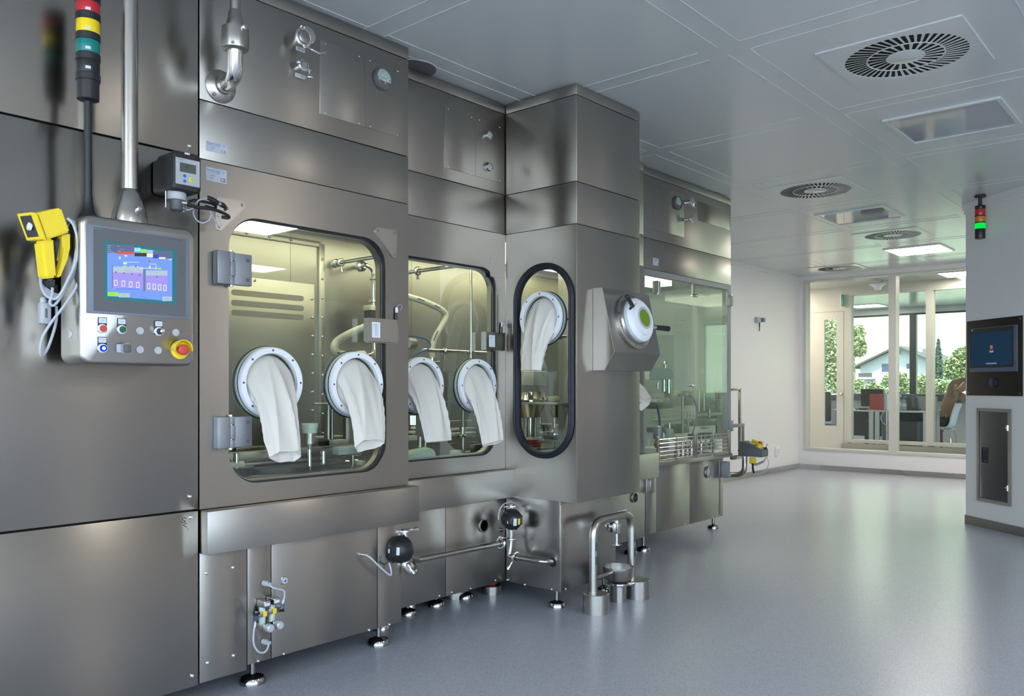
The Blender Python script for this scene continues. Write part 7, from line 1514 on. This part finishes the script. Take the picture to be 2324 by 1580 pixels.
apx = HP('O', 1285, 1010); ev = HP('O', 785, 1250); wl = HP('O', 850, 1300).x; slope = (apx.z - ev.z) / (apx.x - ev.x); half = apx.x - wl; wz = apx.z - slope * half
hs = thing('gable_house', 'white gabled house on the slope outside the office window', 'house', (apx.x, Yh + 5, -1.8))
o = MB(FY(Yh)); o.prism([(apx.x - half, -2.2), (apx.x + half, -2.2), (apx.x + half, wz), (apx.x, apx.z - .25), (apx.x - half, wz)], -12, 0); part('walls', o, HW, hs)
for s_ in (-1, 1):
    o = MB(FY(Yh)); e = (apx.x - ev.x); o.prism([(apx.x, apx.z), (apx.x + s_ * e, ev.z), (apx.x + s_ * e, ev.z - .2), (apx.x, apx.z - .2)], -12.5, .9); part('roof_slope', o, HRF, hs)
for (k, x0, y0, x1, y1) in (('O', 1265, 1065, 1305, 1110), ('O', 1092, 1212, 1178, 1305), ('O', 1370, 1210, 1475, 1270), ('O', 940, 1412, 1030, 1470)):
    a = HP(k, x0, y1); b = HP(k, x1, y0)
    o = MB(FY(Yh)); o.frm(a.x - .12, a.z - .12, b.x + .12, b.z + .12, a.x, a.z, b.x, b.z, .01, 0, .05, 2); w_ = part('window', o, HW, hs); o = MB(FY(Yh)); o.box((a.x, a.z, 0), (b.x, b.z, .02)); part('pane', o, HWN, w_)
a = HP('O', 865, 1365); b = HP('O', 1015, 1318); o = MB(FY(Yh)); o.box((a.x, a.z, .9), (b.x, a.z + .1, 1.0)); o.box((a.x, b.z - .1, .9), (b.x, b.z, 1.0))
for i in range(14): xx = a.x + (b.x - a.x) * (i + .5) / 14; o.box((xx - .05, a.z, .92), (xx + .05, b.z, .98))
part('balcony_railing', o, HRF, hs)
o = MB(FY(Yh)); o.box((a.x - .1, a.z - .2, 0), (b.x + .1, a.z, 1.0)); part('balcony', o, HW, hs)
a = HP('O', 1385, 1040); o = MB(); o.box((a.x - .4, Yh + 3, apx.z - 1.6), (a.x + .4, Yh + 3.8, apx.z + .5)); part('chimney', o, HW, hs)
LF = [mat('leaf_light', (.24, .28, .13), .8), mat('leaf_mid', (.19, .23, .10), .8), mat('leaf_conifer', (.07, .105, .075), .8)]
BRK = mat('bark', (.12, .09, .06), .9)
def tree(label, k, x0, y0, x1, y1, Y, n, leaf, m, con=False, bush=False):
    a = onY(Y, k, x0, y1); b = onY(Y, k, x1, y0); c = (a + b) / 2; rx = abs(b.x - a.x) / 2; rz = (b.z - a.z) / 2; bz = -1.7
    t = thing('conifer' if con else 'garden_bush' if bush else 'leafy_tree', label, 'bush' if bush else 'tree', (c.x, Y, bz), 'greenery outside the office window')
    o = MB(); rn = random.Random(int(x0 * 7 + y0))
    blobs = [(rn.uniform(-.55, .55), rn.uniform(-.5, .5), rn.uniform(-.6, .6), rn.uniform(.35, .6)) for _ in range(11)]
    for i in range(int(n * 3.4)):
        if con:
            u = rn.random() ** .6; lay = u * 9; fr_ = lay - int(lay); rr = rx * (.06 + u * .94) * (.45 + .55 * (1 - abs(fr_ - .6))); aa = rn.uniform(0, 2 * PI); q_ = rn.random() ** .5
            p = Vector((c.x + rr * q_ * math.cos(aa), Y + rr * q_ * math.sin(aa), b.z - u * 2 * rz - .25 * rr * q_))
        else:
            bb = blobs[i % 11]; d = Vector((rn.gauss(0, 1), rn.gauss(0, 1), rn.gauss(0, 1))).normalized() * (rn.random() ** .35) * bb[3]
            p = Vector((c.x + rx * (bb[0] + d.x), Y + rx * (bb[1] + d.y), c.z + rz * (bb[2] + d.z)))
        u_ = Vector((rn.uniform(-1, 1), rn.uniform(-1, 1), rn.uniform(-.6, .6))).normalized(); w_ = u_.cross(Vector((rn.uniform(-1, 1), rn.uniform(-1, 1), 1))).normalized(); l = leaf * rn.uniform(.3, .68)
        o.quad(p - u_ * l, p - w_ * l * .5, p + u_ * l, p + w_ * l * .5)
    part('foliage', o, m, t, flat=True)
    o = MB(); o.tube([(c.x, Y, bz - .3), (c.x + .1, Y, (bz + c.z) / 2), (c.x, Y, c.z + rz * .4)], [max(.06, rx * .09), max(.05, rx * .07), .03], 8); part('trunk', o, BRK, t)
tree('broad light-green tree seen through the door pane', 'O', 330, 640, 760, 1600, 34, 2600, .16, LF[0])
tree('light-green tree with drooping branches at the office window edge', 'O', 600, 730, 945, 1180, 42, 1500, .2, LF[0])
tree('dark blue-green conifer beside the white house', 'O', 1610, 925, 1845, 1600, 50, 2400, .16, LF[2], True)
tree('leafy tree growing behind the seated person', 'O', 1780, 960, 2150, 1500, 46, 2200, .2, LF[1])
tree('distant tree on the meadow slope, high in the office window', 'O', 1800, 650, 1955, 765, 180, 500, .9, LF[2])
for i, (x0, x1, yt, lab) in enumerate(((740, 900, 1390, 'low green bush below the balcony of the house'), (900, 1180, 1430, 'low green bush behind the monitor'), (1040, 1210, 1300, 'taller light-green bush in front of the house wall'), (1230, 1420, 1300, 'light-green bush between the bottles and the window mullion'), (1440, 1640, 1330, 'light-green bush beside the dark window mullion'), (1640, 1980, 1380, 'broad light-green bush below the conifer'))):
    tree(lab, 'O', x0, yt, x1, 1640, 32 + i * 2, 800, .13, LF[i % 2], bush=True)
# ================================================================ camera, daylight
cam = bpy.data.cameras.new('camera'); co = bpy.data.objects.new('camera', cam); COL.objects.link(co); SC.camera = co
co.location = (0, 0, CAMH); co.rotation_euler = (PI / 2, 0, TH)
cam.sensor_width = 36; cam.lens = FPX / 2324 * 36; cam.shift_y = (HYP - 790) / 2324; cam.clip_start = .02; cam.clip_end = 500
w = bpy.data.worlds.new('sky'); SC.world = w; w.use_nodes = True; bg = w.node_tree.nodes['Background']
bg.inputs["Color"].default_value = (.62, .80, 1.0, 1); bg.inputs["Strength"].default_value = 3.9
su = bpy.data.lights.new('sun', 'SUN'); su.energy = 8; su.angle = .01; su.color = (1, .96, .88)
so = bpy.data.objects.new('sun', su); COL.objects.link(so); so.rotation_euler = (math.radians(28), math.radians(20), 0)
def portal(loc, rot, sx, sy):
    l = bpy.data.lights.new('window_portal', 'AREA'); l.shape = 'RECTANGLE'; l.size = sx; l.size_y = sy; l.cycles.is_portal = True
    o = bpy.data.objects.new('window_portal', l); COL.objects.link(o); o.location = loc; o.rotation_euler = rot
for a, b in HB: portal(((a + b) / 2, RY0 - .02, 1.42), (PI / 2, 0, 0), b - a, 2.35)
for a, b in HR: portal((RX + .02, (a + b) / 2, 1.42), (PI / 2, 0, PI / 2), b - a, 2.35)
vs = SC.view_settings; vs.view_transform = 'Standard'; vs.look = 'None'; vs.gamma = 1; vs.use_curve_mapping = False; vs.exposure = EXPO
SC.cycles.max_bounces = 12; SC.cycles.diffuse_bounces = 5; SC.cycles.glossy_bounces = 5; SC.cycles.transmission_bounces = 8; SC.cycles.transparent_max_bounces = 16
SC.cycles.sample_clamp_indirect = 6; SC.cycles.caustics_reflective = False; SC.cycles.caustics_refractive = False
SC.cycles.use_denoising = True
# unseen fill lights added to brighten the hall, its far end and the corridor
for x, y in ((2.6, 1.6), (5.0, 1.0), (.6, .2), (2.6, -1.2), (5.0, 3.4), (-1.6, -1.6), (-.5, 10.2), (1.2, 9.0), (2.6, 10.4), (-5.6, 12.3)):
    l = bpy.data.lights.new('hall_fill_light', 'AREA'); l.shape = 'SQUARE'; l.size = .56; l.energy = 9 if y < 8 else 20; l.color = (1, .93, .86) if y < 8 else (1, .88, .74)
    o = bpy.data.objects.new('hall_fill_light', l); COL.objects.link(o); o.location = (x, y, HC - .01)
